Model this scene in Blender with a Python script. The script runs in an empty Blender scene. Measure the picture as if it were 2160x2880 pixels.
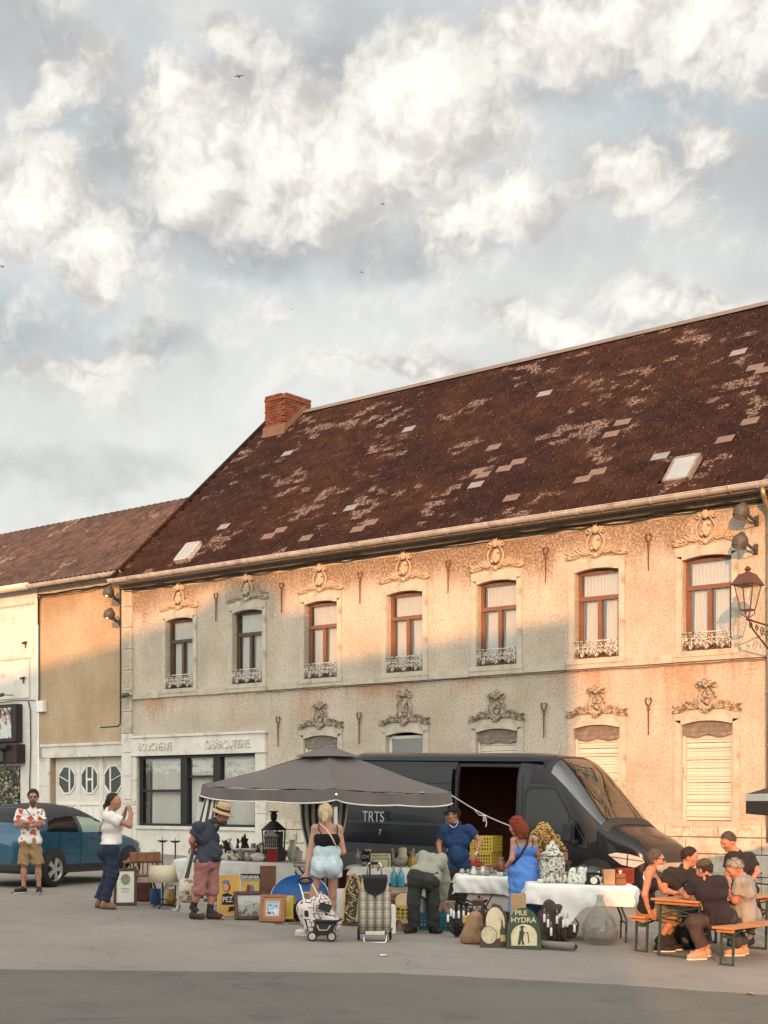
import bpy, math, random
import numpy as np
from mathutils import Vector, Matrix, Euler
random.seed(7)
R = math.radians
SC = bpy.context.scene
COL = SC.collection

# ---------------------------------------------------------------- camera, light, sky, exposure
FL, CX, HY, CAMH = 3994.0, 1080.0, 2250.0, 1.78
cam = bpy.data.cameras.new('camera')
cam.sensor_fit = 'VERTICAL'; cam.sensor_height = 36.0; cam.sensor_width = 27.0
cam.lens = FL / 2880 * 36
cam.shift_y = (HY - 1440) / 2880
cam.clip_start = 0.1; cam.clip_end = 6000
camo = bpy.data.objects.new('camera', cam); COL.objects.link(camo)
camo.location = (0, 0, CAMH); camo.rotation_euler = (R(90), 0, 0)
SC.camera = camo
SC.view_settings.view_transform = 'Standard'
SC.view_settings.look = 'None'
SC.view_settings.exposure = 0.40
SC.view_settings.gamma = 1.0
SC.view_settings.use_curve_mapping = False
try:
    SC.cycles.max_bounces = 5; SC.cycles.diffuse_bounces = 2; SC.cycles.glossy_bounces = 2
    SC.cycles.transparent_max_bounces = 12; SC.cycles.transmission_bounces = 6
    SC.cycles.caustics_reflective = False; SC.cycles.caustics_refractive = False
    SC.cycles.sample_clamp_indirect = 6.0
except Exception:
    pass

SUN_D = Vector((0.1, 0.995, -0.215)).normalized()      # the way the light travels
sl = bpy.data.lights.new('sun', 'SUN'); sl.energy = 4.2; sl.angle = R(0.55); sl.color = (1.0, 0.43, 0.155)
so = bpy.data.objects.new('sun', sl); COL.objects.link(so)
so.rotation_euler = SUN_D.to_track_quat('-Z', 'Y').to_euler(); so.location = (-5, -40, 30)

def nn(nt, typ, **kw):
    n = nt.nodes.new(typ)
    for k, v in kw.items():
        if k.startswith('i_'):
            key = k[2:]
            key = int(key) if key.isdigit() else key.replace('_', ' ')
            s = n.inputs[key]
            if isinstance(v, bpy.types.NodeSocket): nt.links.new(v, s)
            else: s.default_value = v
        else: setattr(n, k, v)
    return n
def mth(nt, op, a, b=None, c=None, clamp=False):
    n = nt.nodes.new('ShaderNodeMath'); n.operation = op; n.use_clamp = clamp
    for i, v in enumerate((a, b, c)):
        if v is None: continue
        if isinstance(v, bpy.types.NodeSocket): nt.links.new(v, n.inputs[i])
        else: n.inputs[i].default_value = v
    return n.outputs[0]
def vmath(nt, op, a, b=None, out=0):
    n = nt.nodes.new('ShaderNodeVectorMath'); n.operation = op
    for i, v in enumerate((a, b)):
        if v is None: continue
        if isinstance(v, bpy.types.NodeSocket): nt.links.new(v, n.inputs[i])
        else: n.inputs[i].default_value = v
    return n.outputs[out]
def mixc(nt, fac, a, b, blend='MIX'):
    n = nt.nodes.new('ShaderNodeMix'); n.data_type = 'RGBA'; n.blend_type = blend
    for s, v in ((n.inputs[0], fac), (n.inputs[6], a), (n.inputs[7], b)):
        if isinstance(v, bpy.types.NodeSocket): nt.links.new(v, s)
        elif isinstance(v, (int, float)): s.default_value = v
        else: s.default_value = (*v[:3], 1)
    return n.outputs[2]
def mrange(nt, v, a, b, c=0.0, d=1.0, smooth=True):
    n = nt.nodes.new('ShaderNodeMapRange'); n.interpolation_type = 'SMOOTHSTEP' if smooth else 'LINEAR'
    nt.links.new(v, n.inputs[0])
    for i, x in zip((1, 2, 3, 4), (a, b, c, d)): n.inputs[i].default_value = x
    return n.outputs[0]
def noise(nt, vec, scale, detail=4, rough=.55, out=0, dist=0):
    n = nt.nodes.new('ShaderNodeTexNoise'); n.inputs['Scale'].default_value = scale
    n.inputs['Detail'].default_value = detail; n.inputs['Roughness'].default_value = rough
    n.inputs['Distortion'].default_value = dist
    if vec is not None: nt.links.new(vec, n.inputs['Vector'])
    return n.outputs[out]

#SKYSTART
W = bpy.data.worlds.new('World'); SC.world = W; W.use_nodes = True
def build_sky():
    nt = W.node_tree; nt.nodes.clear()
    out = nn(nt, 'ShaderNodeOutputWorld'); bg = nn(nt, 'ShaderNodeBackground')
    nt.links.new(bg.outputs[0], out.inputs[0])
    tc = nn(nt, 'ShaderNodeTexCoord').outputs['Generated']
    sky = nn(nt, 'ShaderNodeTexSky'); sky.sky_type = 'NISHITA'; sky.sun_disc = False
    sky.sun_elevation = R(12); sky.sun_rotation = math.atan2(-SUN_D.x, -SUN_D.y)
    nish = vmath(nt, 'SCALE', sky.outputs[0]); nish.node.inputs['Scale'].default_value = 0.12
    d = vmath(nt, 'NORMALIZE', tc)
    sep = nn(nt, 'ShaderNodeSeparateXYZ', i_0=d)
    el = mth(nt, 'ABSOLUTE', sep.outputs[2])
    # flat coordinates of the sky: (x, elevation), curls from fine turbulence
    P = nn(nt, 'ShaderNodeCombineXYZ', i_0=sep.outputs[0], i_1=mth(nt, 'MULTIPLY', sep.outputs[1], .35), i_2=el).outputs[0]
    w1 = vmath(nt, 'SUBTRACT', noise(nt, P, 15, 3, .7, 1), (.5, .5, .5))
    ws = vmath(nt, 'SCALE', w1); ws.node.inputs['Scale'].default_value = .06
    Pw = vmath(nt, 'ADD', P, ws)
    def blob(x, y, rx, ry, amp, rot=0):
        v = Vector(((x - CX) / FL, 1, (HY - y) / FL)).normalized()
        n = nn(nt, 'ShaderNodeMapping', vector_type='TEXTURE', i_Vector=Pw)
        n.inputs['Location'].default_value = (v.x, v.y * .35, v.z); n.inputs['Rotation'].default_value = (0, -R(rot), 0)
        n.inputs['Scale'].default_value = (rx / FL / .92, .5, ry / FL / .92)
        return mrange(nt, vmath(nt, 'LENGTH', n.outputs[0], out=1), 1.25, .25, 0, amp)
    def smax(lst):
        r = lst[0]
        for x in lst[1:]: r = mth(nt, 'SMOOTH_MAX', r, x, .12)
        return r
    bright = smax([blob(*b) for b in (
        (700, 420, 300, 150, .95, 8), (1000, 470, 420, 130, .9, 12), (1180, 270, 240, 150, .9), (530, 300, 150, 90, .9),
        (1640, 110, 330, 90, 1.0, 6), (2020, 50, 360, 120, .95, -8), (1450, 100, 130, 55, .9),
        (90, 560, 150, 120, .95, 30), (285, 735, 95, 110, 1.15, -20), (60, 660, 160, 60, .75), (190, 250, 170, 50, .85, 32),
        (575, 560, 85, 70, .85, 35), (880, 615, 60, 70, .9, 40), (1760, 520, 125, 85, 1.15), (1390, 610, 190, 75, 1.1, 8), (1470, 545, 55, 70, 1.05),
        (1990, 395, 80, 48, .85, 10), (690, 110, 130, 55, .62, -14), 
        (1560, 935, 240, 60, .85, -14), (1880, 860, 210, 55, .8, -12), (1120, 1040, 260, 40, .55, -10), (160, 1040, 150, 34, .6, -8), (320, 1010, 130, 26, .62))])
    grey = smax([blob(*b) for b in (
        (420, 640, 420, 70, .9, 4), (900, 690, 560, 80, .95, 2), (330, 380, 240, 120, .8, 24), (60, 130, 200, 110, .8), (830, 190, 300, 60, .7, 8),
        (1750, 260, 460, 70, .85, -6), (1900, 470, 300, 130, .6), (60, 930, 240, 130, .8), (420, 980, 160, 50, .75, -6),
        (1180, 690, 240, 70, .9), (180, 1330, 420, 70, .6), (620, 470, 170, 60, .45, 12))])
    blue = smax([blob(*b) for b in (
        (1780, 320, 260, 60, .8), (2080, 260, 160, 90, .9), (140, 440, 190, 60, .8, 30), (1200, 90, 200, 120, .6), (430, 180, 160, 70, .55),
        (150, 830, 260, 110, .7), (620, 760, 460, 70, .45), (150, 1000, 280, 70, .5), )])
    low = noise(nt, P, 5.0, 3, .55); mid = noise(nt, P, 15, 4, .55); fine = noise(nt, Pw, 34, 5, .62)
    veil = mixc(nt, mrange(nt, low, .32, .66), (.55, .57, .585), (.82, .83, .825))
    hz = mrange(nt, el, .46, .16)
    veil = mixc(nt, mth(nt, 'MULTIPLY', hz, .8), veil, (.88, .89, .845))
    gm = mth(nt, 'MULTIPLY', grey, mrange(nt, mid, .22, .60), clamp=True)
    veil = mixc(nt, mth(nt, 'MULTIPLY', gm, .9), veil, (.36, .37, .385))
    veil = mixc(nt, mth(nt, 'MULTIPLY', blue, .6), veil, (.56, .67, .72))
    veil = mixc(nt, .08, veil, nish)
    vm = mth(nt, 'ADD', mth(nt, 'MULTIPLY', mid, .5), mth(nt, 'MULTIPLY_ADD', fine, .16, .67))
    veil = vmath(nt, 'MULTIPLY', veil, nn(nt, 'ShaderNodeCombineXYZ', i_0=vm, i_1=vm, i_2=vm).outputs[0])
    # soft cream body, then brighter billows; light from above left, greyer undersides
    tb = mth(nt, 'ADD', mth(nt, 'MULTIPLY', mth(nt, 'SUBTRACT', mid, .5), 1.1), mth(nt, 'MULTIPLY', mth(nt, 'SUBTRACT', fine, .5), .9))
    body = mrange(nt, mth(nt, 'ADD', bright, tb), .02, .45)
    off = vmath(nt, 'ADD', P, (-.007, 0, .013)); rel = mth(nt, 'SUBTRACT', mid, noise(nt, off, 15, 4, .55))
    offf = vmath(nt, 'ADD', Pw, (-.0025, 0, .0045)); relf = mth(nt, 'SUBTRACT', fine, noise(nt, offf, 34, 5, .62))
    lit = mth(nt, 'ADD', mth(nt, 'MULTIPLY', rel, 2.6), mth(nt, 'MULTIPLY', relf, 1.5))
    bc = mixc(nt, mrange(nt, lit, -.35, .35), (.56, .545, .535), (.88, .865, .815))
    veil = mixc(nt, mth(nt, 'MULTIPLY', body, .9), veil, bc)
    dens = mth(nt, 'ADD', bright, tb)
    core = mrange(nt, dens, .42, 1.12)
    cl = mixc(nt, mrange(nt, lit, -.45, .28), (.76, .735, .70), (.99, .98, .94))
    col = mixc(nt, core, veil, cl)
    col = vmath(nt, 'MULTIPLY', col, (1.015*.80, .80, .975*.80))
    # the sky is brighter around the low sun than opposite it
    dt = vmath(nt, 'DOT_PRODUCT', d, (-SUN_D.x, -SUN_D.y, -SUN_D.z), out=1)
    glow = mrange(nt, dt, -.35, 1.0, 0, 1)
    g1 = mth(nt, 'ADD', 1.0, mth(nt, 'MULTIPLY', glow, SKYGLOW))
    col = vmath(nt, 'MULTIPLY', col, nn(nt, 'ShaderNodeCombineXYZ', i_0=g1, i_1=mth(nt, 'MULTIPLY_ADD', glow, SKYGLOW * .97, 1.0), i_2=mth(nt, 'MULTIPLY_ADD', glow, SKYGLOW * .9, 1.0)).outputs[0])
    nt.links.new(col, bg.inputs[0]); bg.inputs[1].default_value = 1.0
SKYGLOW = 2.35
build_sky()
try: W.cycles.sampling_method = 'MANUAL'; W.cycles.sample_map_resolution = 512
except Exception: pass
#SKYEND

# ---------------------------------------------------------------- mesh and object helpers
class MB:
    def __init__(s): s.v = []; s.f = []
    def add(s, vs, fs):
        b = len(s.v); s.v += [tuple(p) for p in vs]; s.f += [tuple(b + i for i in f) for f in fs]; return s
    def hexa(s, x0, x1, y0, y1, z0, z1):
        return s.add([(x0,y0,z0),(x1,y0,z0),(x1,y1,z0),(x0,y1,z0),(x0,y0,z1),(x1,y0,z1),(x1,y1,z1),(x0,y1,z1)],
                     [(0,3,2,1),(4,5,6,7),(0,1,5,4),(1,2,6,5),(2,3,7,6),(3,0,4,7)])
    def box(s, c, d, rot=None):
        h = [x / 2 for x in d]
        m = Euler(rot).to_matrix() if rot else None
        vs = []
        for z in (-1, 1):
            for x, y in ((-1,-1),(1,-1),(1,1),(-1,1)):
                p = Vector((x*h[0], y*h[1], z*h[2]))
                if m: p = m @ p
                vs.append((p.x+c[0], p.y+c[1], p.z+c[2]))
        return s.add(vs, [(0,3,2,1),(4,5,6,7),(0,1,5,4),(1,2,6,5),(2,3,7,6),(3,0,4,7)])
    def bar(s, a, b, w, h=None, up=(0,0,1)):
        a = Vector(a); b = Vector(b); h = h or w
        d = (b - a).normalized(); u = Vector(up)
        if abs(d.dot(u)) > .98: u = Vector((0,1,0))
        x = d.cross(u).normalized(); y = x.cross(d)
        vs = []
        for p in (a, b):
            for i, j in ((-1,-1),(1,-1),(1,1),(-1,1)): vs.append(p + x*(i*w/2) + y*(j*h/2))
        return s.add(vs, [(0,1,2,3)[::-1],(4,5,6,7),(0,1,5,4),(1,2,6,5),(2,3,7,6),(3,0,4,7)])
    def tube(s, pts, r, n=6, cap=True, flat=1.0):
        pts = [Vector(p) for p in pts]; rs = r if isinstance(r, (list, tuple)) else [r]*len(pts)
        vs = []; fs = []; px = None
        for i, p in enumerate(pts):
            d = (pts[min(i+1, len(pts)-1)] - pts[max(i-1, 0)])
            d = d.normalized() if d.length > 1e-9 else Vector((0,0,1))
            if px is None:
                u = Vector((0,0,1)) if abs(d.z) < .9 else Vector((0,1,0))
                px = d.cross(u).normalized()
            else:
                px = (px - d*px.dot(d)).normalized()
            py = d.cross(px)
            for k in range(n):
                a = 2*math.pi*k/n
                vs.append(p + px*(math.cos(a)*rs[i]) + py*(math.sin(a)*rs[i]*flat))
        for i in range(len(pts)-1):
            for k in range(n):
                fs.append((i*n+k, i*n+(k+1)%n, (i+1)*n+(k+1)%n, (i+1)*n+k))
        if cap: fs += [tuple(range(n))[::-1], tuple((len(pts)-1)*n+k for k in range(n))]
        return s.add(vs, fs)
    def lathe(s, prof, n=16, c=(0,0,0), sx=1, sy=1, cap=True):
        vs = []; fs = []
        for r, z in prof:
            for k in range(n):
                a = 2*math.pi*k/n; vs.append((c[0]+r*sx*math.cos(a), c[1]+r*sy*math.sin(a), c[2]+z))
        for i in range(len(prof)-1):
            for k in range(n): fs.append((i*n+k, i*n+(k+1)%n, (i+1)*n+(k+1)%n, (i+1)*n+k))
        if cap: fs += [tuple(range(n))[::-1], tuple((len(prof)-1)*n+k for k in range(n))]
        return s.add(vs, fs)
    def ball(s, c, r, n=10, m=7):
        r = r if isinstance(r, (list, tuple)) else (r, r, r)
        prof = [(max(math.sin(math.pi*i/m), .02), -math.cos(math.pi*i/m)) for i in range(m+1)]
        vs = []; fs = []
        for q, z in prof:
            for k in range(n):
                a = 2*math.pi*k/n; vs.append((c[0]+r[0]*q*math.cos(a), c[1]+r[1]*q*math.sin(a), c[2]+r[2]*z))
        for i in range(m):
            for k in range(n): fs.append((i*n+k, i*n+(k+1)%n, (i+1)*n+(k+1)%n, (i+1)*n+k))
        fs += [tuple(range(n))[::-1], tuple(m*n+k for k in range(n))]
        return s.add(vs, fs)
    def prism(s, poly, y0, y1, axis='y'):
        n = len(poly); vs = []
        for y in (y0, y1):
            for a, b in poly: vs.append((a, y, b) if axis == 'y' else ((y, a, b) if axis == 'x' else (a, b, y)))
        fs = [tuple(range(n)), tuple(range(2*n-1, n-1, -1))]
        for i in range(n): fs.append((i, n+i, n+(i+1) % n, (i+1) % n))
        return s.add(vs, fs)
    def xf(s, m):
        s.v = [tuple(m @ Vector(p)) for p in s.v]; return s

def ob(name, mb, mat, par=None, smooth=False, loc=None, rot=None, label=None, kind=None, bevel=0):
    me = mb if isinstance(mb, bpy.types.Mesh) else bpy.data.meshes.new(name)
    if not isinstance(mb, bpy.types.Mesh):
        me.from_pydata(mb.v, [], mb.f); me.update()
        if mat: me.materials.append(mat)
        if smooth: me.polygons.foreach_set('use_smooth', [True]*len(me.polygons))
    o = bpy.data.objects.new(name, me); COL.objects.link(o)
    if par: o.parent = par
    if loc is not None: o.location = loc
    if rot is not None: o.rotation_euler = rot
    if label: o['label'] = label
    if kind: o['kind'] = kind
    if bevel:
        b = o.modifiers.new('bevel', 'BEVEL'); b.width = bevel; b.segments = 2; b.limit_method = 'ANGLE'
    return o
def smooth_by_angle(o, ang=40):
    me = o.data
    try: me.set_sharp_from_angle(angle=R(ang))
    except Exception: pass
    me.polygons.foreach_set('use_smooth', [True]*len(me.polygons))
    return o
def tag(o, label, cat, group=None):
    o['label'] = label; o['category'] = cat
    if group: o['group'] = group
    return o
def thing(name, label, cat, loc=(0,0,0), rot=(0,0,0), group=None):
    o = bpy.data.objects.new(name, None); COL.objects.link(o)
    o.empty_display_size = .1; o.location = loc; o.rotation_euler = rot
    return tag(o, label, cat, group)

# ---------------------------------------------------------------- materials
MATS = {}
def M(name, col, rough=.75, var=.18, scale=6, bump=.15, bscale=60, metal=0, spec=.35, col2=None, thr=(.5,.62), s2=3, island=0, coat=0, det=4):
    if name in MATS: return MATS[name]
    m = bpy.data.materials.new(name); m.use_nodes = True; nt = m.node_tree; b = nt.nodes['Principled BSDF']
    tc = nn(nt, 'ShaderNodeTexCoord').outputs['Object']
    n1 = noise(nt, tc, scale, det, .6)
    lo = tuple(c*(1-var) for c in col); hi = tuple(min(c*(1+var), 1) for c in col)
    c = mixc(nt, mrange(nt, n1, .25, .75, smooth=False), lo, hi)
    if col2: c = mixc(nt, mrange(nt, noise(nt, tc, s2, 5, .65), *thr), c, col2)
    if island:
        g = nn(nt, 'ShaderNodeNewGeometry').outputs['Random Per Island']
        r_ = nn(nt, 'ShaderNodeObjectInfo').outputs['Random']
        f = mth(nt, 'FRACT', mth(nt, 'ADD', g, mth(nt, 'MULTIPLY', r_, 7.31)))
        k = mth(nt, 'MULTIPLY_ADD', f, 2*island, 1-island)
        c = vmath(nt, 'MULTIPLY', c, nn(nt, 'ShaderNodeCombineXYZ', i_0=k, i_1=k, i_2=k).outputs[0])
    nt.links.new(c, b.inputs['Base Color'])
    b.inputs['Roughness'].default_value = rough; b.inputs['Metallic'].default_value = metal
    b.inputs['Specular IOR Level'].default_value = spec
    if coat: b.inputs['Coat Weight'].default_value = coat; b.inputs['Coat Roughness'].default_value = .06
    if bump:
        bp = nn(nt, 'ShaderNodeBump', i_Strength=bump, i_Distance=.02, i_Height=noise(nt, tc, bscale, 3, .6))
        nt.links.new(bp.outputs[0], b.inputs['Normal'])
    MATS[name] = m; return m
def wpos(nt): return nn(nt, 'ShaderNodeNewGeometry').outputs['Position']
def newmat(name):
    m = bpy.data.materials.new(name); m.use_nodes = True; MATS[name] = m
    return m, m.node_tree, m.node_tree.nodes['Principled BSDF']

def stucco(name, base, light, stain, eaves_z, belt_z, amt=1.0):
    m, nt, b = newmat(name)
    tc = nn(nt, 'ShaderNodeTexCoord').outputs['Object']
    sep = nn(nt, 'ShaderNodeSeparateXYZ', i_0=tc); z = sep.outputs[2]
    big = noise(nt, tc, .55, 5, .6); gr = noise(nt, tc, 17, 3, .75); pb = noise(nt, tc, 42, 2, .7)
    c = mixc(nt, mrange(nt, big, .3, .7), base, light)
    c = mixc(nt, mth(nt, 'MULTIPLY', mrange(nt, gr, .48, .66), .55), c, tuple(x*.55 for x in base))
    c = mixc(nt, mth(nt, 'MULTIPLY', mrange(nt, pb, .52, .62), .5), c, tuple(x*.42 for x in base))
    st = nn(nt, 'ShaderNodeCombineXYZ', i_0=mth(nt, 'MULTIPLY', sep.outputs[0], 2.4), i_1=0.0, i_2=mth(nt, 'MULTIPLY', z, .42)).outputs[0]
    streak = noise(nt, st, 1.1, 6, .72, dist=.6)
    # runs of old dirt below the cornice and rusty runs below the sill band
    for z0, ln, col, k in ((eaves_z, 1.25, stain, .8), (belt_z, 1.3, (stain[0]*2.5, stain[1]*2.0, stain[2]*1.6), .8)):
        d = mth(nt, 'SUBTRACT', z0, z)
        below = mrange(nt, d, -.02, .02)
        blot = noise(nt, tc, .45, 2, .5)
        reach = mth(nt, 'SUBTRACT', mth(nt, 'ADD', mth(nt, 'ADD', mth(nt, 'MULTIPLY', mth(nt, 'SUBTRACT', streak, .45), 1.8), mth(nt, 'MULTIPLY', mth(nt, 'SUBTRACT', blot, .5), 3.2)), .72 if z0 > 6 else .30), mth(nt, 'DIVIDE', d, ln))
        s_ = mth(nt, 'MULTIPLY', mrange(nt, reach, -.1, .9), below)
        s_ = mth(nt, 'MULTIPLY', s_, mrange(nt, gr, .28, .58))
        c = mixc(nt, mth(nt, 'MULTIPLY', s_, k*amt), c, col)
    gen = mth(nt, 'MULTIPLY', mrange(nt, streak, .5, .75), .32)
    c = mixc(nt, gen, c, tuple(x*.62 for x in base))
    nt.links.new(c, b.inputs['Base Color']); b.inputs['Roughness'].default_value = .95
    b.inputs['Specular IOR Level'].default_value = .15
    h = mth(nt, 'ADD', mth(nt, 'MULTIPLY', pb, .6), gr)
    bp = nn(nt, 'ShaderNodeBump', i_Strength=.55, i_Distance=.03, i_Height=h); nt.links.new(bp.outputs[0], b.inputs['Normal'])
    return m
def roofmat(name, c_dark, c_moss, c_lich, lich, tw=None):
    m, nt, b = newmat(name)
    p = wpos(nt)
    isl = nn(nt, 'ShaderNodeNewGeometry').outputs['Random Per Island']; ro = nn(nt, 'ShaderNodeObjectInfo').outputs['Random']
    f = mth(nt, 'FRACT', mth(nt, 'ADD', isl, mth(nt, 'MULTIPLY', ro, 5.37)))
    big = noise(nt, p, .35, 4, .6); med = noise(nt, p, 2.6, 5, .65); fin = noise(nt, vmath(nt, 'MULTIPLY', p, (1, 1, 1.9)), 15, 4, .72)
    c = mixc(nt, mrange(nt, big, .38, .62), c_dark, c_moss)
    c = mixc(nt, mth(nt, 'MULTIPLY', mrange(nt, med, .4, .75), .6), c, tuple(x*.5 for x in c_dark))
    k = mth(nt, 'MULTIPLY_ADD', f, .5, .75)
    c = vmath(nt, 'MULTIPLY', c, nn(nt, 'ShaderNodeCombineXYZ', i_0=k, i_1=k, i_2=k).outputs[0])
    # lichen crust: patchy over the roof, then tile by tile, then flecks
    patch = mrange(nt, noise(nt, vmath(nt, 'ADD', p, (3.1, 7.7, 1.3)), .55, 4, .65), lich[0], lich[0]+.2)
    onl = mrange(nt, mth(nt, 'ADD', mth(nt, 'MULTIPLY', patch, .62), mth(nt, 'MULTIPLY', f, .62)), lich[1], lich[1]+.22)
    lm = mth(nt, 'MULTIPLY', onl, mrange(nt, fin, .47, .56))
    c = mixc(nt, mth(nt, 'MULTIPLY', lm, .85), c, c_lich)
    fl = mrange(nt, noise(nt, p, 22, 2, .5), .685, .72)
    c = mixc(nt, mth(nt, 'MULTIPLY', fl, .8), c, tuple(min(x*1.25, 1) for x in c_lich))
    nt.links.new(c, b.inputs['Base Color']); b.inputs['Roughness'].default_value = .92; b.inputs['Specular IOR Level'].default_value = .12
    bp = nn(nt, 'ShaderNodeBump', i_Strength=.7, i_Distance=.03, i_Height=fin); nt.links.new(bp.outputs[0], b.inputs['Normal'])
    return m
def glassmat(name, tint=(.96,.975,.97), refl=.5, rough=.02):
    m, nt, b = newmat(name); nt.nodes.remove(b)
    o = nt.nodes['Material Output']
    tr = nn(nt, 'ShaderNodeBsdfTransparent'); tr.inputs[0].default_value = (*tint, 1)
    gl = nn(nt, 'ShaderNodeBsdfGlossy'); gl.inputs['Roughness'].default_value = rough
    fr = nn(nt, 'ShaderNodeLayerWeight'); fr.inputs[0].default_value = .5
    sch = mth(nt, 'MULTIPLY_ADD', mth(nt, 'POWER', fr.outputs[1], 4.0), .9, .04+refl*.1)
    wob = nn(nt, 'ShaderNodeBump', i_Strength=.05, i_Distance=.05, i_Height=noise(nt, wpos(nt), 3, 2)); nt.links.new(wob.outputs[0], gl.inputs['Normal'])
    mx = nn(nt, 'ShaderNodeMixShader', i_0=sch, i_1=tr.outputs[0], i_2=gl.outputs[0])
    nt.links.new(mx.outputs[0], o.inputs[0]); return m

m_stucco = stucco('stucco_main', (.475,.40,.31), (.64,.565,.465), (.16,.085,.035), 7.98, 4.79)
m_stucco2 = stucco('stucco_tan', (.45,.325,.205), (.58,.45,.30), (.22,.12,.055), 8.42, 3.0, .6)
m_plaster = M('old_plaster', (.50,.45,.365), .9, .16, 3.5, .3, 30, col2=(.34,.29,.225), thr=(.50,.72), s2=3.2, spec=.15)
m_white = M('white_render', (.67,.645,.58), .85, .12, 1.6, .25, 40, col2=(.43,.395,.33), thr=(.52,.76), s2=2.4, spec=.2)
m_plinth = M('plinth_stone', (.58,.53,.44), .92, .22, 3.5, .5, 14, col2=(.40,.33,.25), thr=(.50,.66), s2=3.1, spec=.1)
m_ornl = M('carved_plaster', (.50,.42,.315), .9, .2, 9, .3, 60, col2=(.36,.28,.18), thr=(.55,.7), s2=9, spec=.1)
m_ornd = M('weathered_carving', (.50,.43,.34), .9, .25, 9, .3, 60, col2=(.17,.135,.10), thr=(.42,.60), s2=11, spec=.1)
m_wood = M('window_wood', (.20,.092,.048), .45, .25, 5, .1, 40, spec=.4)
m_wooddk = M('dark_window_wood', (.10,.055,.03), .5, .25, 5, .1, 40, spec=.4)
m_greywood = M('grey_old_wood', (.20,.165,.135), .8, .3, 7, .35, 18, col2=(.34,.28,.22), thr=(.55,.7), s2=8)
m_curtain = M('curtain_cloth', (.50,.46,.395), .9, .05, 3, .05, 40, spec=.1)
m_curtw = M('shop_curtain_cloth', (.72,.70,.64), .9, .05, 3, .05, 40, spec=.1)
m_iron = M('cast_iron', (.16,.145,.13), .6, .35, 14, .1, 50, col2=(.62,.58,.50), thr=(.40,.52), s2=16)
m_black = M('black_paint', (.012,.016,.018), .4, .2, 3, .06, 40, spec=.4)
m_rubber = M('black_rubber', (.02,.02,.02), .8, .2, 6, .1, 40)
m_cable = M('cable_black', (.025,.022,.02), .6, .2, 6, 0)
m_zinc = M('zinc', (.50,.475,.44), .55, .18, 4, .1, 30, metal=.25, col2=(.30,.25,.21), thr=(.5,.7), s2=3)
m_slat = M('shutter_slat', (.66,.60,.51), .7, .12, 5, .1, 30, island=.10, col2=(.40,.30,.20), thr=(.60,.72), s2=4.2)
m_glass = glassmat('window_glass')
m_roof = roofmat('roof_slates', (.027,.0120,.0105), (.042,.0185,.0105), (.27,.21,.18), (.45, .78))
m_pant = roofmat('pantiles', (.080,.058,.051), (.105,.070,.057), (.30,.25,.215), (.44, .90))
m_brick = M('chimney_brick', (.12,.052,.034), .9, .3, 7, .4, 30, island=.3, spec=.1, col2=(.12,.05,.03), thr=(.55,.7), s2=9)
m_mortar = M('mortar', (.22,.12,.075), .95, .25, 8, .4, 40)

def asphalt(name, col, col2):
    m, nt, b = newmat(name); p = wpos(nt)
    big = noise(nt, p, .22, 5, .62); mid = noise(nt, p, 1.4, 5, .6); fn = noise(nt, p, 42, 3, .75); spk = noise(nt, p, 95, 2, .6)
    c = mixc(nt, mrange(nt, big, .3, .7), col, col2)
    c = mixc(nt, mth(nt, 'MULTIPLY', mrange(nt, mid, .45, .75), .35), c, tuple(x*.72 for x in col))
    c = mixc(nt, mth(nt, 'MULTIPLY', mrange(nt, fn, .45, .7), .55), c, tuple(x*.55 for x in col))
    c = mixc(nt, mth(nt, 'MULTIPLY', mrange(nt, spk, .60, .68), .6), c, tuple(min(x*1.7, 1) for x in col2))
    nt.links.new(c, b.inputs['Base Color']); b.inputs['Roughness'].default_value = .93; b.inputs['Specular IOR Level'].default_value = .2
    ck = nn(nt, 'ShaderNodeTexVoronoi', i_Vector=vmath(nt, 'ADD', p, vmath(nt, 'MULTIPLY', noise(nt, p, 1.3, 3, .6, 1), (1.1, 1.1, 0))), i_Scale=.33); ck.feature = 'DISTANCE_TO_EDGE'
    crk = mth(nt, 'MULTIPLY', mrange(nt, ck.outputs[0], .012, .003), mrange(nt, noise(nt, p, .5, 2), .5, .6))
    c = mixc(nt, mth(nt, 'MULTIPLY', crk, .3), c, tuple(x*.35 for x in col))
    oil = mrange(nt, noise(nt, vmath(nt, 'ADD', p, (9, 4, 0)), .8, 3, .5), .62, .72)
    c = mixc(nt, mth(nt, 'MULTIPLY', oil, .28), c, tuple(x*.5 for x in col))
    nt.links.new(c, b.inputs['Base Color'])
    bp = nn(nt, 'ShaderNodeBump', i_Strength=.5, i_Distance=.012, i_Height=mth(nt, 'ADD', fn, mth(nt, 'MULTIPLY', spk, .6)))
    nt.links.new(bp.outputs[0], b.inputs['Normal']); return m
m_asph = asphalt('pale_asphalt', (.25,.224,.197), (.315,.283,.25))
m_asph2 = asphalt('dark_asphalt', (.135,.128,.116), (.172,.162,.146))

# ---------------------------------------------------------------- where things stand
TILT = .03
def gz(x): return -TILT * x
def gp(px, py):                         # a point of the sloping square
    a = (px-CX)/FL; b = (py-HY)/FL; Y = CAMH/(b-TILT*a); return Vector((a*Y, Y, gz(a*Y)))
def at(px, py, Y): return Vector(((px-CX)/FL*Y, Y, CAMH-(py-HY)/FL*Y))
UX = Vector((.7739, -.6334, 0)); BX = Vector((.6334, .7739, 0)); P0 = Vector((-7.83, 42.83, 0))
FANG = math.atan2(-.6334, .7739)
GT = math.atan(TILT)

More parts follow.
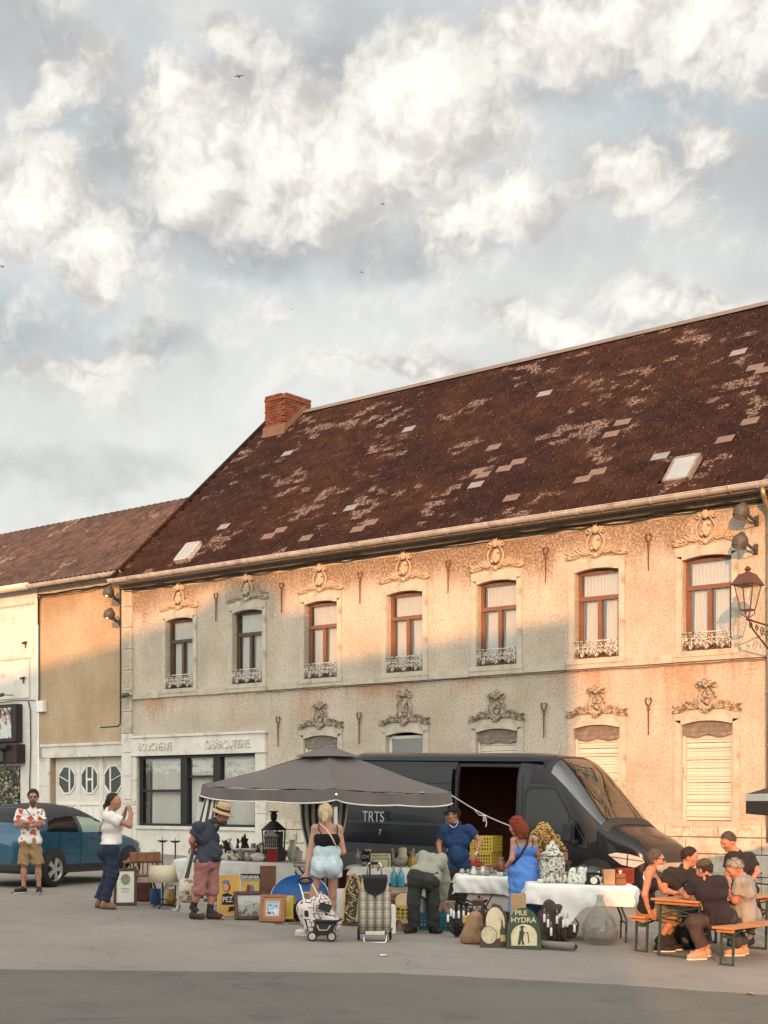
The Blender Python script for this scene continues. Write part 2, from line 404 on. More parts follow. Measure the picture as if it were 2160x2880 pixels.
# ---------------------------------------------------------------- ground
def plane_sheet(name, pts, dz, mat, n=1):
    mb = MB(); mb.add([(x, y, gz(x)+dz) for x, y in pts], [tuple(range(len(pts)))])
    o = ob(name, mb, mat, kind='structure'); return o
plane_sheet('ground', [(-300,-300),(300,-300),(300,400),(-300,400)], 0, m_asph)
r0 = gp(0, 2727); r1 = gp(1080, 2737); r2 = gp(1700, 2768); r3 = gp(2160, 2800)
rd = MB(); up = [(-60, r0.y+ .6), (r0.x, r0.y)]
for k in range(1, 40):
    t = k/40
    a = [r0, r1, r2, r3]; s_ = t*3; i = min(int(s_), 2); q = a[i].lerp(a[i+1], s_-i)
    up.append((q.x, q.y + random.uniform(-.035, .035)))
up += [(r3.x, r3.y), (60, r3.y-2.2)]
plane_sheet('road', up + [(60, -8), (-60, -8)], .005, m_asph2)

# ---------------------------------------------------------------- the long house
house = thing('long_house', 'long stucco house with seven upper windows and a mossy dark slate roof', 'house', P0, (0,0,FANG))
WC = [2.44, 5.21, 7.95, 10.80, 13.63, 16.40, 19.14]     # window axes along the front
HE = 24.0
WW, WZ0, WZ1 = 1.15, 5.03, 7.08
LW, LZ0, LZ1 = 1.20, 1.32, 3.50
def wall_holes(x0, x1, z0, z1, holes, y=0.0, depth=.24):
    mb = MB()
    xs = sorted({x0, x1, *[h[0] for h in holes], *[h[1] for h in holes]}); zs = sorted({z0, z1, *[h[2] for h in holes], *[h[3] for h in holes]})
    for i in range(len(xs)-1):
        for j in range(len(zs)-1):
            cx = (xs[i]+xs[i+1])/2; cz = (zs[j]+zs[j+1])/2
            if any(h[0] < cx < h[1] and h[2] < cz < h[3] for h in holes): continue
            mb.add([(xs[i],y,zs[j]),(xs[i+1],y,zs[j]),(xs[i+1],y,zs[j+1]),(xs[i],y,zs[j+1])], [(0,1,2,3)])
    for a, b, c, d in holes:
        mb.add([(a,y,c),(a,y+depth,c),(a,y+depth,d),(a,y,d)], [(0,1,2,3)]); mb.add([(b,y,c),(b,y,d),(b,y+depth,d),(b,y+depth,c)], [(0,1,2,3)])
        mb.add([(a,y,d),(a,y+depth,d),(b,y+depth,d),(b,y,d)], [(0,1,2,3)]); mb.add([(a,y,c),(b,y,c),(b,y+depth,c),(a,y+depth,c)], [(0,1,2,3)])
    return mb
SHOP = (.62, 5.55, 1.02, 3.10)
holes = [(c-WW/2, c+WW/2, WZ0, WZ1) for c in WC] + [(c-LW/2, c+LW/2, LZ0 if i != 1 else -.6, LZ1) for i, c in enumerate(WC[2:])] + [SHOP]
wl = wall_holes(0, HE, -1.2, 8.4, holes)
wl.add([(0,0,-1.2),(0,0,8.4),(0,12.6,8.4),(0,12.6,-1.2)], [(0,1,2,3)]); wl.add([(HE,0,-1.2),(HE,12.6,-1.2),(HE,12.6,8.4),(HE,0,8.4)], [(0,1,2,3)])
wl.add([(0,12.6,-1.2),(0,12.6,8.4),(HE,12.6,8.4),(HE,12.6,-1.2)], [(0,1,2,3)])
wl.add([(0,0,8.4),(0,6.3,14.5),(0,12.6,8.4)], [(0,1,2)]); wl.add([(HE,0,8.4),(HE,6.3,14.5),(HE,12.6,8.4)], [(0,1,2)])
ob('wall', wl, m_stucco, house)
ob('dark_backing', MB().hexa(.05, HE-.05, .75, .8, -1, 8.3), m_black, house)  # black sheet added behind the windows, standing in for the dark rooms
# cornice, frieze, sill band
co = ob('cornice', MB().hexa(-.05, HE, -.10, 0, 8.12, 8.40).hexa(-.05, HE, -.42, 0, 8.22, 8.30), m_greywood, house)
ob('frieze', MB().hexa(-.02, HE, -.025, 0, 7.985, 8.12), m_plaster, house)
x = 0.42
bandj = [c+s*.80 for c in WC for s in (-1, 1)]
pieces = [.42] + [v for v in bandj if v > .5] + [HE]
for i in range(len(pieces)-1):
    a, b = pieces[i], pieces[i+1]; n = max(1, round((b-a)/1.3))
    for k in range(n):
        s = MB().hexa(a+(b-a)*k/n+.006, a+(b-a)*(k+1)/n-.006, -.055-random.uniform(0,.012), 0, 4.79+random.uniform(-.008,.008), 4.965)
        ob('sill_band_stone', s, m_plaster, house)

# corner pilaster with sunk panels
jz = [8.1] + [{0:0}.get(0) or v for v in (7.59, 6.97, 6.32, 5.69, 5.07, 4.44, 3.78, 3.2, 2.5, 1.8, 1.1, -.8)]
for i in range(len(jz)-1):
    z1, z0 = jz[i]-.008, jz[i+1]+.008
    b_ = ob('pilaster_block', MB().hexa(-.05, .40, -.07, 0, z0, z1), m_plaster if i < 7 else m_white, house)
    if i < 6:
        ob('sunk_panel', MB().hexa(.04, .31, -.078, -.0705, z0+.07, z1-.07).hexa(.09, .11, -.09, -.078, z0+.1, z1-.1).hexa(.17, .19, -.09, -.078, z0+.1, z1-.1).hexa(.25, .27, -.09, -.078, z0+.1, z1-.1), m_ornl, b_)

# carved cartouche with leaves
def leaf(mb, base, tip, w, bend=0.0, y=-.03):
    bx, bz = base; tx, tz = tip
    L = math.hypot(tx-bx, tz-bz); dx, dz = (tx-bx)/L, (tz-bz)/L; nx, nz = -dz, dx
    st = []
    for t, k in ((0,.25),(.25,.9),(.55,1),(.8,.6),(1,.06)):
        ox = bx+dx*L*t+nx*bend*math.sin(math.pi*t); oz = bz+dz*L*t+nz*bend*math.sin(math.pi*t)
        st.append(((ox+nx*w*k, y+.02, oz+nz*w*k), (ox, y-.045, oz), (ox-nx*w*k, y+.02, oz-nz*w*k)))
    vs = [p for s in st for p in s]; fs = []
    for i in range(4):
        fs += [(i*3, i*3+1, i*3+4, i*3+3), (i*3+1, i*3+2, i*3+5, i*3+4)]
    mb.add(vs, fs)
def scroll(mb, cx, cz, r, turns, a0, sgn, tr, y=-.05, n=16):
    pts = []
    for i in range(n+1):
        t = i/n; a = a0+sgn*turns*2*math.pi*t; q = r*(1-.78*t)
        pts.append((cx+math.cos(a)*q, y, cz+math.sin(a)*q))
    mb.tube(pts, [tr*(1-.3*i/n) for i in range(n+1)], 6)
def ornament(tall=0):
    mb = MB()
    mb.ball((0, -.02, .33+tall*.5), (.115, .07, .17+tall*.3), 14, 8)
    for s in (-1, 1):
        pts = [(s*(.06+.17*math.sin(math.pi*t)), -.06, .03+.56*t*(1+tall)) for t in [i/10 for i in range(11)]]
        mb.tube(pts, [.014+.012*math.sin(math.pi*i/10) for i in range(11)], 6)
        scroll(mb, s*.20, .60*(1+tall), .075, 1.2, math.pi/2, s, .022)
        scroll(mb, s*.10, .05, .06, 1.0, 0, s, .018)
        for k in range(7):
            t = k/6; bx = s*(.16+.48*t); bz = .12-.05*t+.03*math.sin(t*6)
            leaf(mb, (bx, bz), (bx+s*.17, bz+.13-.03*t), .036, .012*s)
            leaf(mb, (bx, bz), (bx+s*.18, bz-.055), .034, -.012*s)
        leaf(mb, (s*.62, .10), (s*.81, .04), .04)
        mb.tube([(s*.1, -.04, .08), (s*.3, -.045, .15), (s*.55, -.04, .10), (s*.76, -.03, .06)], [.03, .026, .02, .008], 6)
        for k in range(3): leaf(mb, (s*.04*k, .56+tall*.6), (s*(.05+.09*k), .74-.05*k+tall*.8), .045, .02*s, -.06)
    for k in range(5): mb.ball((random.uniform(-.1,.1), -.1, .3+random.uniform(-.12,.16)), (.045,.04,.05), 7, 5)
    mb.ball((0, -.08, .62+tall*.7), (.09, .06, .10), 9, 6); mb.ball((0, -.06, .03), (.07, .05, .06), 8, 5)
    return mb
orn_u = ob('carved_ornament', ornament(), m_ornl, house, True, (WC[0], 0, 7.33)).data
for c in WC[1:]: ob('carved_ornament', orn_u, None, house, loc=(c, 0, 7.33))
o1 = ob('carved_ornament', ornament(), m_ornd, house, True, (WC[2], 0, 3.68))
for i, c in enumerate(WC[3:]):
    if i == 0: ob('carved_ornament', ornament(.25), m_ornd, house, True, (c, 0, 3.68))
    else: ob('carved_ornament', o1.data, None, house, loc=(c, 0, 3.68))

# iron wall ties
tie = MB(); tie.tube([(0,-.05,-.62),(0,-.05,-.1),(.01,-.05,.05)], [.012,.02,.024], 6)
for s in (-1, 1): tie.tube([(0,-.05,.0),(s*.05,-.05,.07),(s*.075,-.05,.15),(s*.055,-.05,.2),(s*.03,-.05,.185)], .017, 6)
tie.tube([(-.03,-.05,-.05),(.03,-.05,-.05)], .016, 5)
m_tie = M('rusty_iron', (.14,.078,.05), .85, .4, 12, .3, 40)
tied = None
for cs, z in (((6.55, 9.35, 12.2, 15.05, 17.75), 7.5), ((6.42, 9.32, 15.0, 17.75), 3.85), ((4.0,), 7.45)):
    for c in cs:
        if tied is None: tied = ob('iron_wall_tie', tie, m_tie, house, True, (c, 0, z)).data
        else: ob('iron_wall_tie', tied, None, house, loc=(c, 0, z))

# upper windows
def pleats(x0, x1, z0, z1, y, n, amp=.022, gather=0.0, seed=0):
    rr = random.Random(seed); mb = MB(); vs = []; fs = []; N = n*4
    ph = rr.uniform(0, 6)
    for j in range(7):
        t = j/6
        for i in range(N+1):
            u = i/N; w = 2*math.pi*n*u+ph
            a = amp*(1+.5*math.sin(u*9+ph))*(.55+.45*t)
            vs.append((x0+(x1-x0)*u+.4*amp*math.sin(w*.5+t*2)*(1-t), y+a*math.sin(w+.5*math.sin(t*3+u*7)), z1+(z0-z1)*t))
    for j in range(6):
        for i in range(N): fs.append((j*(N+1)+i, (j+1)*(N+1)+i, (j+1)*(N+1)+i+1, j*(N+1)+i+1))
    mb.add(vs, fs); return mb
sur = MB()   # architrave with shallow segmental head, shared
def architrave(w, z0, z1, b=.16, rise=.07, d=.035):
    mb = MB(); h = w/2
    mb.hexa(-h-b, -h-.012, -d, 0, z0, z1+.02); mb.hexa(h+.012, h+b, -d, 0, z0, z1+.02)
    n = 8; top = []; bot = []
    for i in range(n+1):
        x = -h-b+(w+2*b)*i/n; xx = max(-h, min(h, x))
        bot.append((x, z1+.02 if abs(x) > h else z1-rise*(xx/h)**2*1.0)); top.append((x, z1+.21+.03*(1-(x/(h+b))**2)))
    for i in range(n):
        mb.prism([bot[i], bot[i+1], top[i+1], top[i]], -d, 0)
    for i in range(n):                       # arched soffit filling the square head of the opening
        x0 = -h+w*i/n; x1 = -h+w*(i+1)/n
        mb.prism([(x0, z1-rise*(x0/h)**2), (x1, z1-rise*(x1/h)**2), (x1, z1+.012), (x0, z1+.012)], -.003, .236)
    return mb
arch_u = None; glass_fr = {}
rail_me = None
def rail_mesh():
    mb = MB(); w = WW-.03; h = w/2
    mb.hexa(-h, h, -.02, .015, .345, .375); mb.hexa(-h, -h+.02, -.01, .01, 0, .345); mb.hexa(h-.02, h, -.01, .01, 0, .345)
    mb.hexa(-h, h, -.008, .008, .30, .312)
    rr = random.Random(3); n = 9
    for i in range(n):
        cx = -h+w*(i+.5)/n; t = abs(math.sin(math.pi*3*(i+.5)/n))
        lo = .02+.15*(1-t)
        zz = .26
        while zz > lo:
            scroll(mb, cx, zz, .05, 1.1, rr.uniform(0, 6), rr.choice((-1, 1)), .014, 0, 9); 
            scroll(mb, cx+.05, zz-.03, .036, 1.0, rr.uniform(0, 6), rr.choice((-1, 1)), .012, 0, 8); zz -= .085
        leaf(mb, (cx, lo+.04), (cx, lo-.03), .03, 0, 0)
    return mb
cas = {}
for i, c in enumerate(WC):
    wm = m_wood if i >= 2 else m_wooddk
    a = ob('window_surround', arch_u or architrave(WW, 4.97, WZ1), m_plaster, house, loc=(c, 0, 0)); arch_u = a.data
    h = WW/2-.004; y0, y1 = .15, .215
    if wm.name in cas: fr = ob('window', cas[wm.name], None, house, loc=(c, 0, 0))
    else:
        fm = MB().hexa(-h, -h+.07, y0, y1, WZ0+.004, WZ1-.03).hexa(h-.07, h, y0, y1, WZ0+.004, WZ1-.03).hexa(-h+.07, h-.07, y0, y1, WZ1-.12, WZ1-.03).hexa(-h+.07, h-.07, y0, y1, WZ0+.004, WZ0+.08)
        fm.hexa(-h+.071, h-.071, y0-.03, y1, 6.36, 6.46).hexa(-.05, .05, y0-.02, y1, WZ0+.081, 6.359).hexa(-h+.071, -h+.115, y0+.01, y1, WZ0+.081, 6.359).hexa(h-.115, h-.071, y0+.01, y1, WZ0+.081, 6.359)
        fr = ob('window', fm, wm, house, loc=(c, 0, 0), bevel=.004); cas[wm.name] = fr.data
    for a_, b_, z0, z1 in ((-h+.07, h-.07, 6.461, WZ1-.121), (-h+.116, -.051, WZ0+.082, 6.358), (.051, h-.116, WZ0+.082, 6.358)):
        ob('pane', MB().hexa(a_, b_, .178, .184, z0, z1), m_glass, fr)
    ob('curtain', pleats(-h+.12, h-.06, 6.40, WZ1-.05, .235, 11, .02, seed=i), m_curtain, fr, True)
    ob('curtain', pleats(-h+.16, -.02, WZ0+.02, 6.44, .245, 7, .024, seed=i+20), m_curtain, fr, True)
    ob('curtain', pleats(.10, h-.04, WZ0+.02, 6.44, .245, 7, .024, seed=i+40), m_curtain, fr, True)
    q = ob('window_railing', rail_me or rail_mesh(), m_iron, house, rail_me is None, loc=(c, -.05, WZ0+.02)); rail_me = q.data
    ob('window_sill', MB().hexa(c-WW/2-.2, c+WW/2+.2, -.075, .0, 4.90, 5.015), m_plaster, house)

# ground floor: shuttered windows and a door
arch_l = None
slat_me = None
for i, c in enumerate(WC[2:]):
    if i == 1: continue
    a = ob('window_surround', arch_l or architrave(LW, 1.25, LZ1, .17, .08), m_plaster, house, loc=(c, 0, 0)); arch_l = a.data
    h = LW/2-.005
    sh = ob('roller_shutter', MB().hexa(-h, -h+.06, .05, .15, LZ0, 3.2).hexa(h-.06, h, .05, .15, LZ0, 3.2).hexa(-h+.06, h-.06, .16, .19, LZ0, 3.2), m_slat, house, loc=(c, 0, 0))
    vb = MB(); n = 10; bt = [(-h+2*h*k/n, 3.17+.035*math.cos(k/n*math.pi*4)) for k in range(n+1)]
    for k in range(n): vb.prism([bt[k], bt[k+1], (bt[k+1][0], LZ1-.07*(bt[k+1][0]/h)**2-.012), (bt[k][0], LZ1-.07*(bt[k][0]/h)**2-.012)], .03, .10)
    for zz in (3.27, 3.38): vb.hexa(-h+.01, h-.01, .022, .03, zz, zz+.008)
    ob('shutter_box', vb, m_greywood, sh)
    n = 30; z0, z1 = LZ0+.02, 3.2
    for k in range(n):
        if slat_me is None:
            s_ = ob('slat', MB().prism([(-h+.062, 0), (h-.062, 0), (h-.062, .056), (-h+.062, .056)], .10, .125), m_slat, sh, bevel=.006); slat_me = s_.data
        else:
            s_ = ob('slat', slat_me, None, sh)
            b = s_.modifiers.new('bevel', 'BEVEL'); b.width = .006; b.segments = 1
        s_.location = (random.uniform(-.002, .002), random.uniform(-.004, .004), z0+(z1-z0)*k/n); s_.rotation_euler = (R(random.uniform(2, 9)), R(random.uniform(-.25, .25)), 0)
    ob('window_sill', MB().hexa(c-LW/2-.2, c+LW/2+.2, -.07, .03, 1.2, LZ0-.003), m_plaster, house)
c = WC[3]
ob('window_surround', architrave(LW, -.4, LZ1, .17, .08), m_plaster, house, loc=(c, 0, 0))
dr = ob('house_door', MB().hexa(-.595, -.50, .1, .2, -.5, 3.4).hexa(.50, .595, .1, .2, -.5, 3.4).hexa(-.5, .5, .1, .2, 2.85, 2.95).hexa(-.5, .5, .1, .2, 3.34, 3.42).hexa(-.5, .5, .12, .18, -.5, 2.85), m_white, house, loc=(c, 0, 0))
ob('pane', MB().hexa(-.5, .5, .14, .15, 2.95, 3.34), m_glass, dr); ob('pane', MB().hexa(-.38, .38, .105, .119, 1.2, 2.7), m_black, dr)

# plinth stones along the foot
for row, (z0, z1) in enumerate(((.98, 1.24), (.62, .97), (.15, .61), (-.6, .14))):
    x = 5.95 + row*.3
    while x < HE-.4:
        w = random.uniform(.55, 1.05)
        if not (WC[3]-.85 < x+w/2 < WC[3]+.85):
            ob('plinth_stone', MB().hexa(x+.008, x+w-.008, -.05-random.uniform(0, .02), -.001, z0+.006, z1-.006), m_plinth, house, bevel=.012)
        x += w

# shop front with its lettered board
sf = ob('shop_front', MB().hexa(.40, 5.95, -.09, -.002, 3.11, 3.62).hexa(.40, 6.0, -.13, -.002, 3.62, 3.69).hexa(.40, 5.98, -.105, -.002, 3.085, 3.11), m_white, house, bevel=.006)
zb = [-.6, .55, 1.40, 2.35, 3.08]
for k in range(4):
    for xa, xb in ((.41, .615), (5.555, 5.95)):
        ob('pier_block', MB().hexa(xa, xb, -.06, .0 if xa > 1 else .0, zb[k]+.006, zb[k+1]-.006), m_white, sf, bevel=.006)
ob('shop_base', MB().hexa(.62, 5.55, -.04, .2, -.6, .92), m_white, sf)
ob('shop_sill', MB().hexa(.60, 5.57, -.09, .2, .925, 1.015), m_white, sf)
fb = ob('window_frame', MB().hexa(.63, .76, .05, .2, 1.02, 3.09).hexa(5.44, 5.545, .05, .2, 1.02, 3.09).hexa(.76, 5.44, .05, .2, 1.02, 1.09).hexa(.76, 5.44, .05, .2, 3.0, 3.09)
        .hexa(2.44, 2.72, .03, .2, 1.09, 3.0).hexa(3.80, 4.10, .03, .2, 1.09, 3.0).hexa(.76, 2.44, .06, .19, 2.02, 2.09).hexa(2.72, 3.80, .06, .19, 2.42, 2.49), m_black, house, bevel=.008)
for a, b, z0, z1 in ((.76, 2.44, 1.09, 2.02), (.76, 2.44, 2.09, 3.0), (2.72, 3.80, 1.09, 2.42), (2.72, 3.80, 2.49, 3.0), (4.10, 5.44, 1.09, 3.0)):
    ob('pane', MB().hexa(a, b, .12, .127, z0, z1), m_glass, fb)
for k, (a, b, n) in enumerate(((1.02, 2.52, 11), (2.72, 3.86, 9), (4.02, 5.50, 14))):
    ob('curtain', pleats(a, b, 1.06, 2.93, .225, n, .035, seed=70+k), m_curtw, fb, True)
    ob('curtain_rail', MB().tube([(a-.1, .23, 2.95), (b+.1, .23, 2.95)], .012), m_white, fb)
def text(name, body, size, mat, par, loc, rot=(R(90), 0, 0), ext=.01, align='LEFT', sx=1.0, bevel=0, spacing=1.0):
    cu = bpy.data.curves.new(name, 'FONT'); cu.body = body; cu.size = size; cu.extrude = ext; cu.align_x = align; cu.bevel_depth = bevel; cu.space_character = spacing
    o = bpy.data.objects.new(name, cu); COL.objects.link(o)
    bpy.context.view_layer.update()
    me = bpy.data.meshes.new_from_object(o.evaluated_get(bpy.context.evaluated_depsgraph_get()))
    bpy.data.objects.remove(o); me.materials.clear(); me.materials.append(mat)
    o = bpy.data.objects.new(name, me); COL.objects.link(o)
    o.parent = par; o.location = loc; o.rotation_euler = rot; o.scale = (sx, 1, 1); return o
m_lett = M('painted_relief_letter', (.70,.67,.59), .85, .12, 9, .2, 40, col2=(.36,.31,.25), thr=(.5,.62), s2=14)
text('lettering', 'BOUCHERIE', .33, m_lett, sf, (.74, -.092, 3.25), ext=.022, sx=.80, bevel=.006, spacing=1.06)
text('lettering', 'CHARCUTERIE', .33, m_lett, sf, (3.62, -.092, 3.25), ext=.022, sx=.80, bevel=.006, spacing=1.03)

# roof: slates, nearest 300 as single pieces
PIT = math.atan2(14.5-8.42, 6.35); SLN = math.hypot(6.35+.32, 14.5-8.42+.0)
def roof_base(par, x0, x1, y0, z0, y1, z1, mat):
    ob('roof_deck', MB().add([(x0,y0,z0),(x1,y0,z0),(x1,y1,z1),(x0,y1,z1)], [(0,1,2,3)]).add([(x0,2*y1-y0,z0),(x1,2*y1-y0,z0),(x1,y1,z1),(x0,y1,z1)], [(0,3,2,1)]), mat, par)
def lay_tiles(par, name, mb1, x0, x1, y0, z0, y1, z1, tw, th, mat, wpts, jit=1.0, half=True):
    L = math.hypot(y1-y0, z1-z0); ang = math.atan2(z1-z0, y1-y0); rows = int(L/th); rr = random.Random(11); lst = []
    pm = par.matrix_basis if par.matrix_basis else Matrix()
    pm = Matrix.Translation(par.location) @ Euler(par.rotation_euler).to_matrix().to_4x4()
    for j in range(rows):
        n = int((x1-x0)/tw)
        for i in range(n+1):
            x = x0+(i+(.5 if (j % 2 and half) else 0))*tw
            if x+tw > x1+.05: continue
            s = j*th
            y = y0+math.cos(ang)*s; z = z0+math.sin(ang)*s
            if any(a[0] < x+tw/2 < a[1] and a[2] < s+th/2 < a[3] for a in wpts): continue
            e = Euler((ang+R(rr.uniform(.3, 3.2))*jit, R(rr.uniform(-.8, .8))*jit, R(rr.uniform(-.6, .6))*jit))
            m = Matrix.Translation((x+tw/2, y, z+rr.uniform(0, .008)*jit)) @ e.to_matrix().to_4x4()
            lst.append((((pm @ m).translation - Vector((0, 0, CAMH))).length, m, j))
    # keep the nearest ones (they show largest) as single tiles
    vis = sorted(lst, key=lambda t: t[0])
    me = None
    for d, m, j in vis[:300]:
        if me is None: o = ob(name, mb1, mat, par); me = o.data
        else: o = ob(name, me, None, par)
        o.matrix_local = m
    V = np.array(mb1.v); V1 = np.c_[V, np.ones(len(V))]; vs = []; fs = []; b = 0
    for d, m, j in vis[300:]:
        vs.append(V1 @ np.array(m).T[:, :3]); fs += [tuple(b+q for q in f) for f in mb1.f]; b += len(V)
    r = MB(); r.v = [tuple(p) for p in np.vstack(vs)]; r.f = fs
    ob(name+'s', r, mat, par, kind='stuff')
roof = house
roof_base(house, -.08, HE, -.34, 8.36, 6.32, 14.47, m_roof)
tw, th = .44, .235
sl = MB().box((0, th*.56, .012), (tw-.020, th*1.12, .026))
SKYL = [(2.35, 2.95, .35, 1.15), (18.1, 18.75, .45, 1.35)]
lay_tiles(house, 'roof_slate', sl, -.12, HE, -.36, 8.40, 6.30, 14.50, tw, th, m_roof, SKYL)
# repaired slates in zinc and pale fibre cement
ca, sa = math.cos(math.atan2(6.1, 6.66)), math.sin(math.atan2(6.1, 6.66))
def roofpt(u, s, n=0.0): return (u, -.36+ca*s-sa*n, 8.40+sa*s+ca*n)
m_repair = M('zinc_patch', (.20,.215,.23), .75, .2, 5, .1, 30, metal=0)
m_fibre = M('fibre_slate', (.15,.12,.105), .9, .25, 7, .3, 40, col2=(.2,.12,.09), thr=(.5,.6), s2=9)
def proj_roof(px, py):
    a = (px-CX)/FL; b = (HY-py)/FL; best = None
    for k in range(0, 890, 2):
        s = k/100; q = roofpt(0, s); v = -q[1]
        Y = (P0.dot(BX)-v)/(a*BX.x+BX.y); zz = CAMH+b*Y
        e = abs(zz-q[2])
        if best is None or e < best[0]:
            best = (e, (Vector((a*Y, Y, 0))-P0).dot(UX), s)
    return best[1], best[2]
for px, py, mm in ((810,1278,0),(1151,1211,0),(1533,1111,0),(988,1432,0),(631,1485,0),(2078,995,0),(1858,1288,0),(1340,1368,0),(756,1512,1),(862,1517,1),(1008,1492,1),(1360,1340,1),(1420,1322,1),(2040,1240,1),(2110,1190,1),(2150,1045,1),(1440,1405,1),(1640,1352,1),(1390,1262,1),(1720,1225,1),(1752,1192,1)):
    u, s = proj_roof(px, py)
    for q in range(1 if mm == 0 else random.choice((1, 1, 2))):
        pt = roofpt(u+q*.3*random.choice((-1, 1)), s+q*.24, .045)
        ob('replaced_slate', MB().box((0, 0, 0), (.42, .26, .014)), m_repair if mm == 0 else m_fibre, house, loc=pt, rot=(math.atan2(6.1, 6.66)+R(1.5), 0, R(random.uniform(-3, 3))))
for (u0, u1, s0, s1) in SKYL:
    w = u1-u0; ln = s1-s0
    fm = MB()
    for a in ((-w/2+.03, 0, .06, ln), (w/2-.03, 0, .06, ln), (0, -ln/2+.03, w, .06), (0, ln/2-.03, w, .06)): fm.box((a[0], a[1], .05), (a[2]-.001, a[3]-.002, .14))
    f = ob('skylight', fm, m_greywood if u0 > 10 else m_zinc, house, loc=roofpt((u0+u1)/2, (s0+s1)/2, .04), rot=(math.atan2(6.1, 6.66)+R(5), 0, 0))
    ob('pane', MB().box((0, 0, .105), (w-.1, ln-.1, .01)), M('skylight_glass', (.28,.33,.36), .35, .1, 3, 0, spec=.8), f)
# ridge, verge, chimney
ob('ridge_capping', MB().prism([(6.14, 14.46), (6.30, 14.615), (6.46, 14.46), (6.30, 14.54)], 1.2, HE, axis='x'), M('ridge_metal', (.17,.15,.135), .7, .2, 3, .1, 30), house)
ob('verge_slates', MB().prism([(-.40, 8.36), (6.32, 14.44), (6.32, 14.62), (-.40, 8.52)], -.16, -.04, axis='x'), m_roof, house)
CH0, CH1, CV0, CV1, CZ = .74, 1.54, 5.40, 6.55, 14.98
ch = ob('chimney', MB().hexa(CH0, CH1, CV0, CV1, 13.2, CZ), m_mortar, house)
cb = MB().box((0, 0, 0), (.232, .10, .082))
bme = None
for k in range(18):
    z = CZ-.045-k*.092
    off = .12 if k % 2 else 0
    g = .02 if k < 2 else 0
    for sd in range(4):
        ln = (CH1-CH0) if sd in (0, 2) else (CV1-CV0)
        n = int(ln/.242)+1
        for i in range(n+1):
            t = -ln/2+.11+i*.242-off
            if t > ln/2-.06 or t < -ln/2-.03: continue
            if sd in (1, 2, 3) and k > 11: continue
            t = max(-ln/2+.09, min(ln/2-.09, t))
            mx, my = (CH0+CH1)/2, (CV0+CV1)/2
            if sd == 0: p, rz = (mx+t, CV0-.018-g, z), 0
            elif sd == 2: p, rz = (mx+t, CV1+.018+g, z), 0
            elif sd == 1: p, rz = (CH1+.018+g, my+t, z), R(90)
            else: p, rz = (CH0-.018-g, my+t, z), R(90)
            if bme is None: o = ob('brick', cb, m_brick, ch, bevel=.006); bme = o.data
            else: o = ob('brick', bme, None, ch)
            o.location = (p[0]+random.uniform(-.006, .006), p[1]+random.uniform(-.006, .006), p[2]); o.rotation_euler = (0, R(random.uniform(-1, 1)), rz+R(random.uniform(-1.5, 1.5)))
fl = MB(); fl.prism([(CV0-.16, 13.62), (CV0-.05, 13.55), (CV0-.05, 13.98), (CV0-.07, 13.98)], CH0-.08, CH1+.08, axis='x'); fl.prism([(CV0-.1, 13.7), (6.3, 14.56), (6.3, 14.78), (CV0, 13.98)], CH1+.045, CH1+.09, axis='x')
ob('flashing', fl, M('flashing_render', (.13,.085,.06), .9, .2, 6, .3, 30), ch)

# gutter, brackets, downpipe, cables
def gut(par, x0, x1, y, z, r, mat, step, name='gutter'):
    pf = [(y+math.cos(a)*r, z+math.sin(a)*r) for a in [math.pi+math.pi*k/8 for k in range(9)]] + [(y+math.cos(a)*(r-.012), z+math.sin(a)*(r-.012)) for a in [2*math.pi-math.pi*k/8 for k in range(9)]]
    g = ob(name, MB().prism(pf, x0, x1, axis='x').tube([(x0, y-r, z+.005), (x1, y-r, z+.005)], .014), mat, par)
    bm = None; x = x0+.2
    bk = MB().tube([(0, y+math.cos(a)*(r+.008), z+math.sin(a)*(r+.008)) for a in [math.pi*.96+math.pi*1.0*k/8 for k in range(9)]], .011, 4)
    while x < x1:
        o = ob('gutter_bracket', bm or bk, mat, g, loc=(x, 0, 0)); bm = o.data; x += step
    return g
gut(house, -.12, HE, -.47, 8.36, .105, m_zinc, .62)
ob('eaves_board', MB().hexa(-.06, HE, -.36, -.30, 8.25, 8.38), m_greywood, house)
def wob(x0, x1, y, z, n, amp, seed):
    rr = random.Random(seed); return [(x0+(x1-x0)*k/n, y+rr.uniform(-.01, .01), z+rr.uniform(-amp, amp)) for k in range(n+1)]
ob('cable', MB().tube(wob(.1, HE, -.06, 8.08, 60, .02, 1), .018, 5).tube(wob(.1, HE, -.075, 8.03, 60, .025, 2), .013, 5).tube(wob(.1, HE, -.11, 8.10, 44, .03, 3), .02, 5), m_cable, house)
ob('cable', MB().tube(wob(5.6, 12.5, -.07, 4.74, 40, .02, 4), .009, 4).tube(wob(12.5, 22, -.07, 4.74, 40, .01, 5), .008, 4), m_cable, house)
dp = MB().tube([(20.62, -.45, 8.27), (20.62, -.40, 8.1), (20.62, -.16, 7.85), (20.62, -.12, 7.7), (20.62, -.12, 5), (20.62, -.12, .9)], .055, 10)
for z in (7.3, 6.2, 5.1, 4.0, 2.9, 1.8): dp.tube([(20.62, -.12, z), (20.62, -.12, z+.05)], .066, 10)
ob('downpipe', dp, M('copper_pipe', (.40,.30,.17), .4, .2, 3, .05, 20, metal=.7), house, True)
dq = MB().tube([(-.05, -.11, 8.15), (-.05, -.11, 5.6), (-.05, -.11, 4.3), (-.06, -.12, 4.05), (-.16, -.12, 4.0), (-.75, -.30, 3.98)], .022, 6)
ob('cable', dq, m_cable, house)

